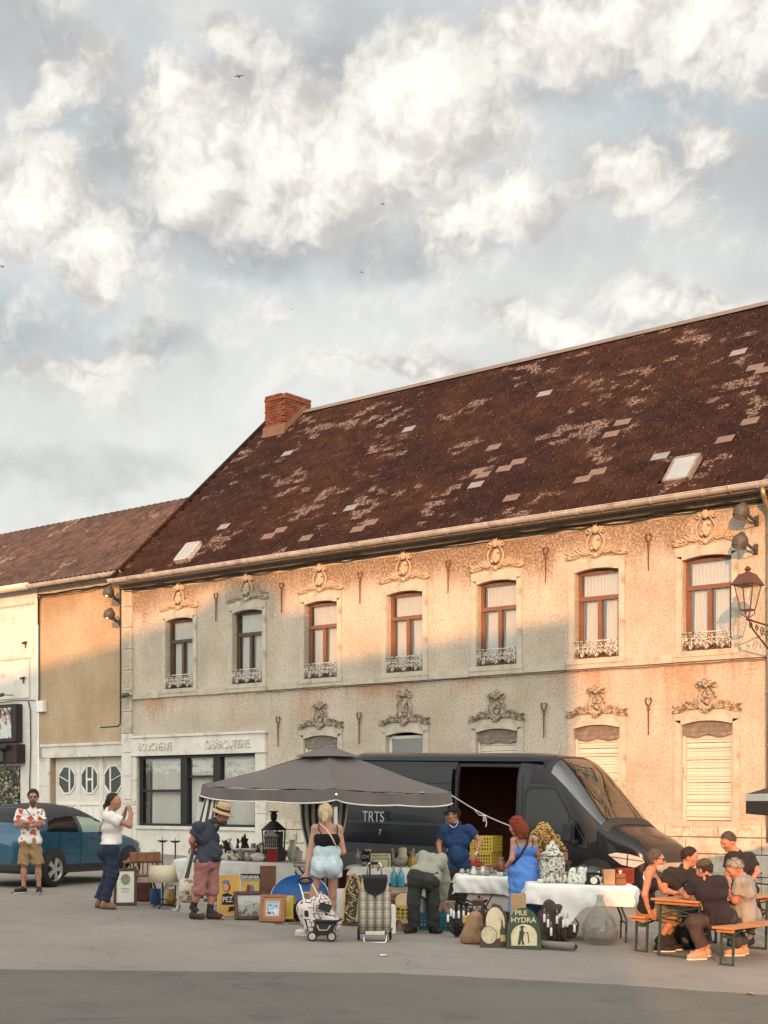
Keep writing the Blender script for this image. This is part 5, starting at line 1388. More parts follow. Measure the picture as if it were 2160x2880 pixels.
    for s_ in 'ab':
        a_, t_ = j['a'+s_], j['t'+s_]
        if socks:
            kk = j['k'+s_]; q = a_+(kk-a_)*socks[1]; npmesh('sock', [Sdf().rc(a_, q, .045*B_, .05*B_, .01).rc(a_, a_+(t_-a_)*.5, .045, .04, .02).mesh(.011)], socks[0], per)
        if shoes:
            d = t_-a_; d[2] = 0; dl = np.linalg.norm(d); d = d/max(dl, 1e-6); gzz = gz(a_[0]+b0[0])-b0[2] if bottom is None or not bottom.get('lift') else 0
            z0 = shoes.get('z', {}).get(s_, gzz); L = .27*shoes.get('s', 1)
            hl = np.array([a_[0], a_[1], 0])-d*.05; tp = hl+d*L
            lift = shoes.get('heel', {}).get(s_, 0)
            Sh = Sdf(); zz = lambda z: np.array([0, 0, z0+z])
            Sh.rc(hl+d*.04+zz(.045+lift), tp-d*.045+zz(.040), .044, .040, .03).rc(hl+d*.04+zz(.05+lift), hl+d*.06+zz(.085+lift), .042, .044, .03).rc(hl+d*.09+zz(.07+lift*.8), tp-d*.08+zz(.045), .042, .036, .03)
            V, F = Sh.mesh(.011, [(zz(.006), np.array([0, 0, -1.]))] if not lift else ())
            so_ = npmesh('shoe', [(V, F)], shoes['mat'], per)
            if 'sole' in shoes:
                V, F = Sdf().rc(hl+d*.04+zz(.012+lift), tp-d*.045+zz(.012), .047, .043, .01).mesh(.011, [(zz(.024), np.array([0, 0, 1.])), (zz(.001), np.array([0, 0, -1.]))] if not lift else ())
                if len(V): npmesh('sole', [(V, F)], shoes['sole'], so_)
    # --- hair and accessories
    if hair:
        Hh = Sdf(); st = hair.get('style', 'short'); t = hair.get('t', .012)
        cutp = (H_(0, hair.get('line', .045), .045), 0.80*f3-.60*u3) 
        if st in ('short', 'bun', 'long', 'pony'):
            Hh.el(H_(0,-.014,.028), np.array((.080+t,.100+t,.104+t))*hs, Rm, .02)
            cuts = [cutp, (H_(0,-.05,hair.get('low', -.045)), -u3*.9+.35*f3)]
            V, F = Hh.mesh(.0085, cuts, hair.get('fold', .0045), 5, 4.5); P_ = [(V, F)]
            X = Sdf()
            if st == 'bun':
                X.el(H_(.0,-.125,-.02), np.array((.042,.035,.045))*hs, Rm).el(H_(.004,-.14,-.075), np.array((.03,.022,.04))*hs, Rm)
            if st == 'pony':
                X.rc(H_(0,-.10,.02), H_(0,-.135,-.05), .035, .035).rc(H_(0,-.135,-.05), H_(0,-.15,-.16), .035, .028).rc(H_(0,-.15,-.16), H_(0,-.13,-.26), .028, .012)
            if st == 'long':
                X.el(H_(0,-.045,-.02), np.array((.104,.105,.13))*hs, Rm).rc(H_(.055,-.06,-.05), H_(.06,-.06,-.17), .055, .035).rc(H_(-.05,-.06,-.05), H_(-.06,-.05,-.16), .055, .03).rc(H_(0,-.10,-.05), H_(0,-.10,-.17), .06, .035)
            if X.pr: P_.append(X.mesh(.009, [(H_(0,.03,0), f3)] if st == 'long' else (), .006, 9, 3.5))
            P_.append(strands(P_, hc, hair.get('len', .018)))
            npmesh('hair', P_, hair['mat'], per)
    if beard:
        Bd = Sdf(); Bd.el(H_(0,.030,-.068), np.array((.058,.072,.056))*hs, Rm).el(H_(0,.060,-.098-.02*beard.get('len', 0)), np.array((.036,.036,.030+.03*beard.get('len', 0)))*hs, Rm)
        cuts = [(H_(0,0,-.030), u3*.8-f3*.35), (H_(0,-.005,0), -f3)]
        bm0 = Bd.mesh(.008, cuts, .003, 4); npmesh('beard', [bm0, strands([bm0], H_(0,.0,-.05), .014, 500)], beard['mat'], per)
        if beard.get('tache'): ob('moustache', MB().tube([tuple(H_(x, .098-abs(x)*.5, -.040-abs(x)*.4)) for x in (-.034,-.02,0,.02,.034)], [.004,.009,.010,.009,.004], 6), beard['mat'], per, True)
    if shades:
        sg = MB()
        for s_ in (-1, 1):
            sg.ball(tuple(H_(s_*.034,.094,.012)), (.029*hs,)*3 if False else (.026*hs,.020*hs,.022*hs), 10, 6); sg.tube([tuple(H_(s_*.06,.085,.018)), tuple(H_(s_*.082,.02,.018)), tuple(H_(s_*.082,-.02,.010))], .005, 5)
        sg.tube([tuple(H_(-.02,.105,.018)), tuple(H_(.02,.105,.018))], .005, 5)
        ob('sunglasses', sg, m_shades, per)
    if hat:
        if hat['kind'] == 'straw':
            base_ = H_(0,-.01,.055); m = Matrix((r3, f3, u3)).transposed().to_4x4(); m.translation = Vector(base_)
            o = ob('straw_hat', MB().lathe([(.10,0),(.165,-.025),(.17,-.03),(.165,-.018),(.108,.012),(.106,.06),(.10,.105),(.085,.122),(.03,.128)], 22), hat['mat'], per, True); o.matrix_local = m
            b2 = ob('hat_band', MB().lathe([(.106,.012),(.1125,.014),(.1115,.045),(.104,.046)], 22), m_black, per, True); b2.matrix_local = m
        else:
            C_ = Sdf(); C_.el(H_(0,-.012,.032), np.array((.088,.108,.106))*hs, Rm)
            V, F = C_.mesh(.009, [(H_(0,0,.035), -u3)]); P_ = [(V, F)]
            bd = hat.get('brim', 1); X = Sdf(); X.el(H_(0,.10*bd,.042), np.array((.062,.075,.014))*hs, Rm); P_.append(X.mesh(.008))
            npmesh('cap', P_, hat['mat'], per)
    for pts, r_, mt, nm in straps:
        ob(nm, MB().tube([tuple(P(q)-b0) for q in pts], r_, 6, flat=.45), mt, per, True)
    if extra: extra(per, j, H_, P, b0)
    return per

# ---------------------------------------------------------------- the people of the market
sk_lt = skin('skin_light', (.47,.28,.20)); sk_tan = skin('skin_tan', (.42,.21,.135)); sk_tat = skin('skin_tattooed', (.46,.26,.18), .55); sk_ruddy = skin('skin_ruddy', (.42,.20,.145)); sk_sun = skin('skin_sunned', (.42,.22,.14))
sk_tat2 = skin('skin_inked', (.48,.29,.21), .4)
h_dark = M('hair_dark_brown', (.035,.020,.014), .6, .55, 70, .6, 140, col2=(.26,.15,.10), thr=(.60,.70), s2=60); h_blond = M('hair_blonde', (.62,.47,.28), .6, .55, 70, .6, 140); h_red = M('hair_red', (.22,.035,.012), .6, .55, 70, .6, 140)
h_grey = M('hair_grey', (.085,.072,.062), .6, .55, 70, .6, 140, col2=(.26,.15,.10), thr=(.60,.70), s2=60); h_salt = M('hair_salt', (.075,.065,.058), .6, .55, 70, .6, 140, col2=(.26,.15,.10), thr=(.60,.70), s2=60); h_silver = M('hair_silver', (.30,.27,.235), .6, .5, 70, .6, 140, col2=(.12,.10,.09), thr=(.5,.6), s2=24); h_white = M('beard_white', (.48,.44,.38), .7, .2, 40, .3, 120); h_brownb = M('beard_brown', (.14,.075,.045), .7, .3, 40, .3, 120)
fl, nt, b = newmat('floral_shirt'); tc = nn(nt, 'ShaderNodeTexCoord').outputs['Object']
wv = vmath(nt, 'ADD', tc, vmath(nt, 'MULTIPLY', noise(nt, tc, 14, 2, .5, 1), (.05,.05,.05)))
v1 = nn(nt, 'ShaderNodeTexVoronoi', i_Vector=wv, i_Scale=7.5).outputs[0]; v2 = nn(nt, 'ShaderNodeTexVoronoi', i_Vector=vmath(nt, 'ADD', wv, (3.3,1.7,.4)), i_Scale=11.0).outputs[0]
c = mixc(nt, mrange(nt, v2, .30, .24), (.74,.70,.64), (.30,.20,.14)); c = mixc(nt, mrange(nt, v1, .36, .30), c, (.50,.055,.035)); c = mixc(nt, mrange(nt, v1, .13, .09), c, (.62,.34,.12))
nt.links.new(c, b.inputs['Base Color']); b.inputs['Roughness'].default_value = .85
c_khaki = M('khaki_cotton', (.30,.195,.10), .9, .12, 9, .55, 15); c_wt = M('white_tee', (.74,.70,.67), .9, .05, 5, .55, 15); c_navyj = M('navy_denim', (.022,.034,.062), .9, .25, 9, .55, 15)
c_slate = M('slate_linen', (.040,.046,.062), .9, .2, 9, .55, 15); c_pink = M('faded_pink_cotton', (.33,.145,.135), .9, .12, 8, .55, 15); c_blk = M('black_cotton', (.010,.010,.013), .9, .2, 6, .55, 15)
c_denim = M('light_denim', (.46,.56,.60), .9, .16, 14, .55, 15); c_sage = M('sage_shirt', (.285,.295,.235), .9, .08, 6, .55, 15); c_char = M('charcoal_trousers', (.032,.034,.030), .9, .2, 7, .55, 15)
c_polo = M('blue_polo', (.014,.040,.115), .85, .15, 8, .55, 15); c_dkjean = M('dark_jeans', (.032,.031,.034), .9, .2, 9, .55, 15); c_blue = M('cornflower_dress', (.10,.25,.68), .7, .10, 4, .55, 15)
c_blk2 = M('faded_black_tee', (.022,.017,.017), .9, .15, 7, .55, 15); c_navy2 = M('dark_navy_tee', (.020,.017,.022), .9, .15, 7, .55, 15); c_greyt = M('grey_marl_tee', (.27,.245,.205), .9, .08, 14, .55, 15)
c_olive = M('olive_cap', (.075,.065,.040), .85, .15, 9, .55, 15); c_brnt = M('brown_trousers', (.055,.040,.036), .9, .2, 8, .55, 15); c_grnt = M('green_grey_trousers', (.045,.055,.045), .9, .2, 8, .55, 15); c_tanshort = M('tan_shorts', (.34,.20,.10), .9, .12, 7, .55, 15)
c_straw = M('straw', (.50,.32,.17), .85, .15, 40, .55, 15); s_brown = M('brown_suede', (.055,.035,.028), .9, .2, 9, .2, 60); s_blk = M('black_leather', (.015,.014,.014), .6, .2, 9, .1, 50); s_white = M('white_trainer', (.68,.63,.60), .7, .1, 18, .1, 40, col2=(.50,.22,.22), thr=(.58,.62), s2=12)
s_sole = M('pale_sole', (.68,.66,.60), .7, .08, 9, 0); s_skin = M('sandal_tan', (.22,.11,.06), .7, .2, 9, .1); s_tanshoe = M('beige_shoe', (.42,.27,.17), .8, .12, 9, .1, 40)
Z1 = (0, 2130, .3255); Z2 = (480, 2180, .3014); Z3 = (800, 2180, .3014); Z4 = (1220, 2180, .3014); Z5 = (1660, 2180, .3014)
person('man in floral shirt and khaki shorts, arms folded, beside blue car', 24.3, Z1,
    dict(hd=(286,345), nk=(284,432,.02), sa=(178,482), sb=(342,482), ea=(142,588,-.06), eb=(372,572,-.06), wa=(285,590,-.24), wb=(215,560,-.24), pa=(222,735), pb=(300,735), ka=(208,930), kb=(328,930), aa=(205,1128), ab=(338,1140), ta=(105,1160,-.16), tb=(345,1172,-.2)),
    sk_tat, 1.08, 1.0, (.2,-1,-.05), top=dict(mat=fl, sleeve=.72, hem=-.02, e=.024, fold=.008), bottom=dict(mat=c_khaki, len=.98, flare=.028, name='shorts'), shoes=dict(mat=s_blk, sole=s_sole),
    hair=dict(mat=h_dark, t=.014, line=.035, low=-.02), shades=True, beard=dict(mat=h_brownb, len=1, tache=1), straps=[([(225,450,-.13),(280,520,-.22),(330,600,-.24)], .012, s_brown, 'bag_strap')],
    hands=dict(a=(345,572,-.22,(0,-1,0),.3), b=(165,548,-.2,(0,-1,0),.3)))
def bottle_extra(per, j, H_, P, b0):
    pass
person('woman in white tee and navy trousers drinking from a bottle', 21.6, Z1,
    dict(hd=(985,382,-.02), nk=(940,468), sa=(930,505,.17), sb=(945,515,-.17), ea=(1030,600,.22), eb=(1118,588,-.16), wa=(1080,480,.06), wb=(1130,478,-.10), pa=(945,790,.11), pb=(955,790,-.11), ka=(945,1010,.10), kb=(975,1010,-.10), aa=(852,1245,.12), ab=(897,1262,-.10), ta=(905,1285,.14), tb=(1000,1300,-.12)),
    sk_sun, 1.22, 1.0, (1,-.18,.12), fwd=(1,-.1,0), top=dict(mat=c_wt, sleeve=.58, hem=.07, e=.03, name='t_shirt'), bottom=dict(mat=c_navyj, len=1.9, e=.028, flare=.012), shoes=dict(mat=s_skin, sole=s_brown, s=.95), bust=.03, seat=.015, belly=.03,
    hair=dict(mat=h_dark, style='pony', t=.008, line=.02, low=-.05), straps=[([(955,445,-.20),(900,510,-.215),(868,590,-.17),(858,680,.0)], .014, s_blk, 'bag_strap')], hands=dict(a=(1092,410,.02,(1,0,0),.9), b=(1105,395,-.08,(-.6,.5,0),.9)))
bt = at(1062*.3255, 2130+402*.3255, 21.55); bb = at(1160*.3255, 2130+392*.3255, 21.52)
bo = ob('drink_bottle', MB().tube([(0,0,0),(.03,0,.001),(.05,0,.003),(.075,0,.004),(.20,0,.012)], [.013,.013,.022,.031,.031], 12), glassmat('clear_plastic', (.85,.88,.86), .8), None, True, bt)
tag(bo, 'clear plastic bottle held to the mouth of the drinking woman', 'bottle')
person('man in straw hat, slate shirt and pink shorts, hands behind back', 20.3, Z2,
    dict(hd=(478,372,.02), nk=(412,438,.02), sa=(262,478,-.12), sb=(400,480,.16), ea=(196,612,-.12), eb=(300,620,.16), wa=(214,688,.06), wb=(230,660,.12), pa=(300,830,-.09), pb=(385,830,.09), ka=(262,1080,-.07), kb=(385,1090,.06), aa=(207,1235,-.05), ab=(365,1270,.02), ta=(280,1310,-.12), tb=(490,1335,-.05)),
    sk_ruddy, 1.15, 1.0, (.93,-.30,-.35), fwd=(.95,-.3,0), top=dict(mat=c_slate, sleeve=.62, hem=.03, e=.026, fold=.008, collar=c_slate), bottom=dict(mat=c_pink, len=1.12, flare=.03, e=.02, name='shorts'), shoes=dict(mat=s_brown), socks=(s_blk, .28), belly=.07,
    hat=dict(kind='straw', mat=c_straw), beard=dict(mat=h_salt, len=0), hair=dict(mat=h_dark, t=.004, low=-.02))
person('blonde woman in black camisole and denim shorts pulling a trolley', 18.2, Z3,
    dict(hd=(384,365,-.01), nk=(392,452), sa=(290,498), sb=(502,500), ea=(238,720,-.02), eb=(545,715,.02), wa=(206,915,-.08), wb=(510,655,.22), pa=(322,825), pb=(455,825), ka=(270,1120,-.03), kb=(448,1120,.05), aa=(215,1415,.0), ab=(432,1420,.10), ta=(120,1480,.12), tb=(440,1470,.30)),
    sk_lt, 1.08, 1.0, (.05,1,-.05), fwd=(0,1,0), top=dict(mat=c_blk, sleeve=0, neck=-.065, hem=.14, e=.014, fold=.002, name='camisole', waist=.088), bottom=dict(mat=c_denim, len=.40, flare=.035, e=.026, rise=.14, name='denim_shorts'), shoes=dict(mat=s_white, sole=s_sole), seat=.05,
    hair=dict(mat=h_blond, style='bun', t=.012, line=.07, low=-.10), straps=[([(330,450,-.06),(315,500,-.155),(345,548,-.165)], .007, c_blk, 'camisole_strap'), ([(490,470,-.05),(495,510,-.15),(488,560,-.165)], .007, c_blk, 'camisole_strap'), ([(325,445,-.10),(390,505,-.19),(440,575,-.20),(490,680,-.16)], .014, M('pink_strap', (.62,.42,.34), .7, .1, 9, 0), 'bag_strap')], hands=dict(a=(190,985,-.10,(0,1,0),1.2), b=None))
person('man in sage shirt and dark trousers bending over the crates', 19.1, Z3,
    dict(hd=(1465,830,.55), nk=(1430,800,.42), sa=(1300,765,.30), sb=(1470,790,.34), ea=(1345,960,.60), eb=(1492,985,.42), wa=(1420,1120,.60), wb=(1478,1190,.52), pa=(1235,945), pb=(1375,955), ka=(1205,1190,-.03), kb=(1385,1190,.02), aa=(1205,1420,.02), ab=(1380,1420,.06), ta=(1165,1480,-.05), tb=(1450,1475,-.05)),
    sk_lt, 1.15, 1.0, (.5,.7,-.6), fwd=(.45,.9,0), top=dict(mat=c_sage, sleeve=1.75, hem=-.02, e=.026, fold=.008, hemdir=(-.35,-.55,-.75)), bottom=dict(mat=c_char, len=1.97, e=.022, flare=.022, fold=.006), shoes=dict(mat=s_blk, s=.9), seat=.03, hair=dict(mat=h_grey))
person('seller in blue polo shirt and black cap, hand on hip', 21.4, Z4,
    dict(hd=(180,372,-.02), nk=(198,452), sa=(98,512), sb=(322,508), ea=(48,640,.02), eb=(432,612,-.04), wa=(55,720,-.10), wb=(395,738,-.14), pa=(172,872), pb=(292,872), ka=(165,1090), kb=(260,1090), aa=(165,1295), ab=(250,1290), ta=(110,1310,-.2), tb=(230,1310,-.2)),
    sk_tan, 1.18, 1.0, (-.92,-.40,-.05), fwd=(-.35,-1,0), top=dict(mat=c_polo, sleeve=.62, hem=.015, e=.022, fold=.005, collar=c_polo, name='polo_shirt'), bottom=dict(mat=c_dkjean, len=1.95, e=.02), shoes=dict(mat=s_blk), belly=.05, hair=dict(mat=h_dark, t=.004), hat=dict(kind='cap', mat=c_blk), shades=True, hands=dict(a=None, b=(340,795,-.16,(.3,1,0),.6)),
    straps=[([(150,462,-.09),(178,490,-.13),(205,480,-.12),(222,452,-.09)], .012, c_wt, 'undershirt'), ([(405,715,-.15),(392,742,-.18),(375,728,-.15)], .013, m_white2, 'wrist_watch')])
person('red-haired woman in a long cornflower blue dress, seen from behind', 19.3, Z4,
    dict(hd=(775,480), nk=(812,552), sa=(752,612), sb=(930,600), ea=(728,790,-.08), eb=(960,735,.06), wa=(655,880,.02), wb=(905,810,.28), pa=(785,905), pb=(905,905), ka=(800,1150), kb=(900,1150), aa=(805,1385), ab=(905,1380), ta=(780,1400,.15), tb=(900,1400,.15)),
    sk_tat2, 1.02, 1.0, (-.75,.55,-.25), fwd=(-.3,.95,0), top=dict(mat=c_blue, sleeve=0, neck=-.085, hem=-.10, e=.014, fold=.002, name='dress_bodice'), bottom=dict(mat=c_blue, skirt=.20, e=.018, rise=.12, fold=.010, name='dress_skirt', dx=.06), shoes=dict(mat=s_skin),
    hair=dict(mat=h_red, style='long', t=.016, line=.06, fold=.006), straps=[([(762,608,-.09),(782,660,-.16),(800,695,-.165)], .006, c_blk, 'dress_strap'), ([(925,590,-.05),(928,640,-.12),(915,690,-.155)], .006, c_blk, 'dress_strap'), ([(885,545,-.07),(870,640,-.19),(810,750,-.20),(735,830,-.16)], .018, s_blk, 'bag_strap')], hands=dict(a=(632,868,.05,(0,1,0),.8), b=None))
def seatfeet(h): return None
person('grey-haired man in black tank top and sunglasses on the far bench', 17.65, Z5,
    dict(hd=(612,790,-.02), nk=(563,888), sa=(545,925,-.19), sb=(575,925,.19), ea=(508,1118,-.22), eb=(690,1085,.20), wa=(545,1262,-.20), wb=(800,1100,.12), pa=(520,1262,-.10), pb=(520,1262,.10), ka=(770,1345,-.12), kb=(790,1320,.12), aa=(635,1545,-.10), ab=(700,1545,.14), ta=(730,1630,-.10), tb=(800,1600,.14)),
    sk_sun, 1.04, 1.0, (.98,-.22,-.05), fwd=(1,0,0), top=dict(mat=c_blk, sleeve=0, neck=-.035, hem=-.03, e=.014, fold=.004, name='tank_top'), bottom=dict(mat=c_tanshort, len=1.02, flare=.022, name='shorts'), shoes=dict(mat=s_blk, sole=s_sole), hair=dict(mat=h_grey, t=.012, low=-.06), shades=True, beard=dict(mat=h_white, len=.3, tache=1), socks=(M('sock_black', (.03,.03,.03), .9, .1, 9, 0), .22),
    hands=dict(a=(572,1345,-.18,(1,0,0),.6), b=(850,1095,.1,(0,0,-1),.4)), straps=[([(505,900,-.12),(498,960,-.235),(520,1010,-.20)], .008, c_wt, 'white_trim'), ([(560,900,-.10),(600,930,-.05),(640,960,.02)], .008, c_wt, 'white_trim')])
person('dark-haired young man in black tee at the back of beer table', 18.5, Z5,
    dict(hd=(930,765), nk=(882,862), sa=(745,918,.02), sb=(952,925), ea=(680,1060,-.08), eb=(1000,1060,-.05), wa=(800,1110,-.25), wb=(900,1105,-.25), pa=(790,1240), pb=(890,1240), ka=(870,1280,-.35), kb=(970,1280,-.35), aa=(865,1520,-.35), ab=(965,1520,-.35), ta=(900,1560,-.5), tb=(1000,1560,-.5)),
    sk_sun, 1.16, 1.02, (.86,-.42,-.10), fwd=(.4,-1,0), top=dict(mat=c_blk2, sleeve=.72, hem=-.03, e=.026, fold=.007, name='t_shirt'), bottom=dict(mat=c_char, len=1.95), shoes=dict(mat=s_blk), hair=dict(mat=h_dark, t=.005, line=.05, low=-.02))
person('man in olive cap and dark navy tee seen from behind', 16.75, Z5,
    dict(hd=(1066,885,.05), nk=(1092,958,.02), sa=(985,1008,.06), sb=(1205,1005,-.04), ea=(905,1125,.14), eb=(1250,1140,.12), wa=(850,1100,.42), wb=(1180,1120,.36), pa=(1150,1345,.05), pb=(1270,1345,-.05), ka=(960,1368,.10), kb=(1020,1340,.42), aa=(1050,1610,.06), ab=(1090,1590,.42), ta=(965,1670,.02), tb=(1010,1630,.42)),
    sk_sun, 1.18, 1.0, (-.55,.72,-.28), fwd=(-.8,.6,0), top=dict(mat=c_navy2, sleeve=.70, hem=-.05, e=.026, fold=.007, name='t_shirt'), bottom=dict(mat=c_brnt, len=1.97, e=.022, flare=.02), shoes=dict(mat=s_tanshoe, sole=s_sole), hair=dict(mat=h_dark, t=.003), hat=dict(kind='cap', mat=c_olive))
person('white-haired man in grey tee looking down at his phone', 17.45, Z5,
    dict(hd=(1352,878), nk=(1412,952), sa=(1405,1005,-.18), sb=(1465,1000,.18), ea=(1352,1172,-.16), eb=(1420,1160,.22), wa=(1302,1085,-.05), wb=(1310,1110,.14), pa=(1450,1350,-.10), pb=(1500,1350,.10), ka=(1275,1395,-.10), kb=(1300,1375,.16), aa=(1405,1600,-.08), ab=(1440,1590,.14), ta=(1290,1675,-.10), tb=(1350,1655,.14)),
    sk_ruddy, 1.2, 1.0, (-.86,-.12,-.50), fwd=(-1,.1,0), top=dict(mat=c_greyt, sleeve=.66, hem=-.05, e=.028, fold=.008, name='t_shirt'), bottom=dict(mat=c_grnt, len=1.97, e=.02, flare=.015), shoes=dict(mat=s_tanshoe, sole=s_sole), hair=dict(mat=h_silver, t=.010, line=.035, low=-.01), belly=.06, hands=dict(a=(1285,1050,-.02,(-1,0,0),.9), b=(1290,1070,.1,(-1,0,0),.9)))
ph = ob('mobile_phone', MB().box((0,0,0),(.012,.075,.15)), s_blk, None, loc=at(1660+1296*.3014, 2180+1062*.3014, 17.42), rot=(0,R(-35),R(10)), bevel=.004); tag(ph, 'black mobile phone in the hand of the white-haired man', 'phone')
person('man in black tee standing behind the beer table, looking down', 18.9, Z5,
    dict(hd=(1290,622), nk=(1358,722), sa=(1315,768,-.10), sb=(1480,768,.08), ea=(1285,915,-.06), eb=(1562,900,.02), wa=(1292,1010,-.18), wb=(1500,985,-.12), pa=(1392,1085), pb=(1485,1085), ka=(1380,1300), kb=(1490,1300), aa=(1390,1500), ab=(1500,1500), ta=(1340,1530,-.15), tb=(1470,1530,-.15)),
    sk_sun, 1.10, 1.02, (-.84,-.38,-.42), fwd=(-.6,-.8,0), top=dict(mat=c_blk2, sleeve=.66, hem=-.02, e=.022, fold=.006, name='t_shirt'), bottom=dict(mat=c_char, len=1.95), shoes=dict(mat=s_blk), hair=dict(mat=h_salt, t=.004, line=.04, low=-.01))

# ---------------------------------------------------------------- goods of the stall
def on(px, Y, h=.747): x = (px-CX)/FL*Y; return Vector((x, Y, gz(x)+h))
def gd(px, Y): return on(px, Y, .006)
m_oak = M('oak_wood', (.27,.125,.06), .55, .25, 7, .15, 30); m_dkoak = M('dark_oak', (.07,.035,.022), .5, .3, 8, .15, 30); m_pine = M('raw_pine', (.42,.27,.15), .7, .2, 6, .2, 25)
m_bronze = M('dark_bronze', (.035,.026,.018), .45, .4, 14, .2, 60, metal=.5); m_brass = M('aged_brass', (.42,.26,.09), .4, .3, 16, .2, 60, metal=.7)
m_china = M('white_china', (.68,.65,.58), .3, .1, 9, .05, 30, spec=.5); m_delft = M('figured_china', (.62,.60,.52), .35, .2, 22, .1, 40, col2=(.10,.085,.06), thr=(.50,.56), s2=26, spec=.5)
m_greench = M('green_white_china', (.66,.70,.60), .35, .15, 22, .1, 40, col2=(.20,.24,.16), thr=(.54,.60), s2=24, spec=.5)
m_clay = M('brown_pottery', (.20,.115,.07), .5, .3, 9, .1, 30); m_greypot = M('grey_stoneware', (.30,.28,.25), .5, .25, 12, .1, 30, col2=(.12,.10,.08), thr=(.55,.62), s2=14)
m_bluepl = M('blue_plastic', (.015,.09,.30), .45, .15, 6, .05, 20); m_yelpl = M('yellow_crate_plastic', (.52,.38,.055), .5, .15, 7, .05, 30); m_tealpl = M('teal_crate_plastic', (.012,.11,.15), .5, .15, 7, .05, 30)
m_redpl = M('red_enamel', (.33,.015,.018), .35, .15, 7, .03, 20); m_enam = M('yellow_enamel', (.55,.30,.045), .4, .15, 5, .05, 20, col2=(.40,.19,.03), thr=(.55,.75), s2=3); m_enam2 = M('mustard_enamel', (.50,.36,.10), .4, .2, 6, .05, 20)
m_card = M('cardboard', (.36,.25,.16), .9, .12, 6, .1, 20); m_whbox = M('white_carton', (.70,.68,.63), .8, .06, 5, .05, 20); m_burlap = M('burlap', (.33,.20,.12), .95, .2, 14, .5, 90); m_tarp = M('brown_tarpaulin', (.13,.10,.08), .9, .25, 6, .3, 20)
m_shade = M('lamp_shade_cream', (.66,.57,.42), .85, .06, 5, .1, 60); m_siph = M('blue_glass', (.05,.30,.42), .12, .2, 9, 0, spec=.7); m_amber = M('amber_glass', (.40,.24,.05), .15, .2, 9, 0, spec=.6); m_clear = glassmat('clear_glass', (.86,.90,.88), 1.2)
m_print = M('print_black', (.015,.014,.013), .8, .2, 9, 0); m_cream = M('print_cream', (.60,.53,.34), .75, .15, 9, .05, 30, col2=(.42,.34,.2), thr=(.55,.7), s2=7)
def thg(name, label, cat, loc, rot=(0,0,0), group=None): return thing(name, label, cat, tuple(loc), rot, group)
def lathe_thing(name, label, cat, loc, prof, mat, n=16, group=None, sc=1.0):
    o = ob(name, MB().lathe([(r*sc, z*sc) for r, z in prof], n), mat, None, True, tuple(loc)); return tag(o, label, cat, group)
def leaner(name, label, cat, loc, lean=14, yaw=0): return thg(name, label, cat, loc, (R(-lean), 0, R(yaw)))
def frame_rect(w, h, b, y0, y1):
    return MB().hexa(-w/2,-w/2+b,y0,y1,0,h).hexa(w/2-b,w/2,y0,y1,0,h).hexa(-w/2+b,w/2-b,y0,y1,0,b).hexa(-w/2+b,w/2-b,y0,y1,h-b,h)
def paint_mat(name, sky, mid, dark, h, hz=.45, sc=6):
    m, nt, b = newmat(name); tc = nn(nt, 'ShaderNodeTexCoord').outputs['Object']; z = nn(nt, 'ShaderNodeSeparateXYZ', i_0=tc).outputs[2]
    n1 = noise(nt, tc, sc, 4, .6); n2 = noise(nt, tc, sc*2.2, 4, .6)
    t = mth(nt, 'ADD', mth(nt, 'DIVIDE', z, h), mth(nt, 'MULTIPLY', mth(nt, 'SUBTRACT', n1, .5), .9))
    c = mixc(nt, mrange(nt, t, hz-.12, hz+.1), mid, sky); c = mixc(nt, mrange(nt, mth(nt, 'ADD', n2, mth(nt, 'MULTIPLY', t, -.25)), .40, .52), c, dark)
    nt.links.new(c, b.inputs['Base Color']); b.inputs['Roughness'].default_value = .4; return m

# captain's chair, lamp, candle stands and boxes beside the woman who drinks
ch_ = thg('captains_chair', 'wooden captain\'s armchair with turned spindles behind cream lamp', 'chair', gd(402, 22.7), (0,0,R(200)))
ob('seat', MB().lathe([(.02,.44),(.20,.435),(.225,.45),(.225,.47),(.20,.48),(.02,.47)], 20, sx=1, sy=.95), m_oak, ch_, True)
ar = [(-.27,-.16,.66),(-.29,.02,.67),(-.22,.19,.68),(0,.26,.69),(.22,.19,.68),(.29,.02,.67),(.27,-.16,.66)]
ob('arm_rail', MB().tube(ar, [.026,.024,.024,.026,.024,.024,.026], 8), m_oak, ch_, True)
cr = MB(); pts = [(-.24,.19),( -.13,.25),(0,.27),(.13,.25),(.24,.19)]
for i in range(4): cr.bar((pts[i][0],pts[i][1],.76),(pts[i+1][0],pts[i+1][1],.76),.035,.15)
ob('backrest', cr, m_oak, ch_, bevel=.01)
for k in range(8):
    a = R(20+140*k/7); ob('spindle', MB().tube([(.19*math.cos(a),.18*math.sin(a),.47),(.24*math.cos(a),.225*math.sin(a),.67)], [.010,.012], 6), m_oak, ch_)
for sx in (-1, 1):
    ob('arm_post', MB().tube([(sx*.19,-.12,.47),(sx*.27,-.15,.56),(sx*.27,-.14,.66)], .014, 6), m_oak, ch_)
    for sy in (-1, 1): ob('leg', MB().tube([(sx*.12,sy*.11,.44),(sx*.17,sy*.16,.25),(sx*.21,sy*.2,0)], [.022,.018,.015], 7), m_dkoak, ch_)
    ob('stretcher', MB().tube([(sx*.185,-.17,.17),(sx*.185,.17,.17)], .011, 6), m_dkoak, ch_)
fp = leaner('framed_certificate', 'tall brown frame with white oval certificate leaning on the chair', 'picture', gd(352, 22.25), 18, 8)
ob('frame', frame_rect(.36,.60,.045,-.02,.01), m_dkoak, fp, bevel=.006); ob('print', MB().hexa(-.14,.14,-.006,0,.04,.56), M('certificate_paper', (.66,.64,.56), .8, .06, 5, 0), fp)
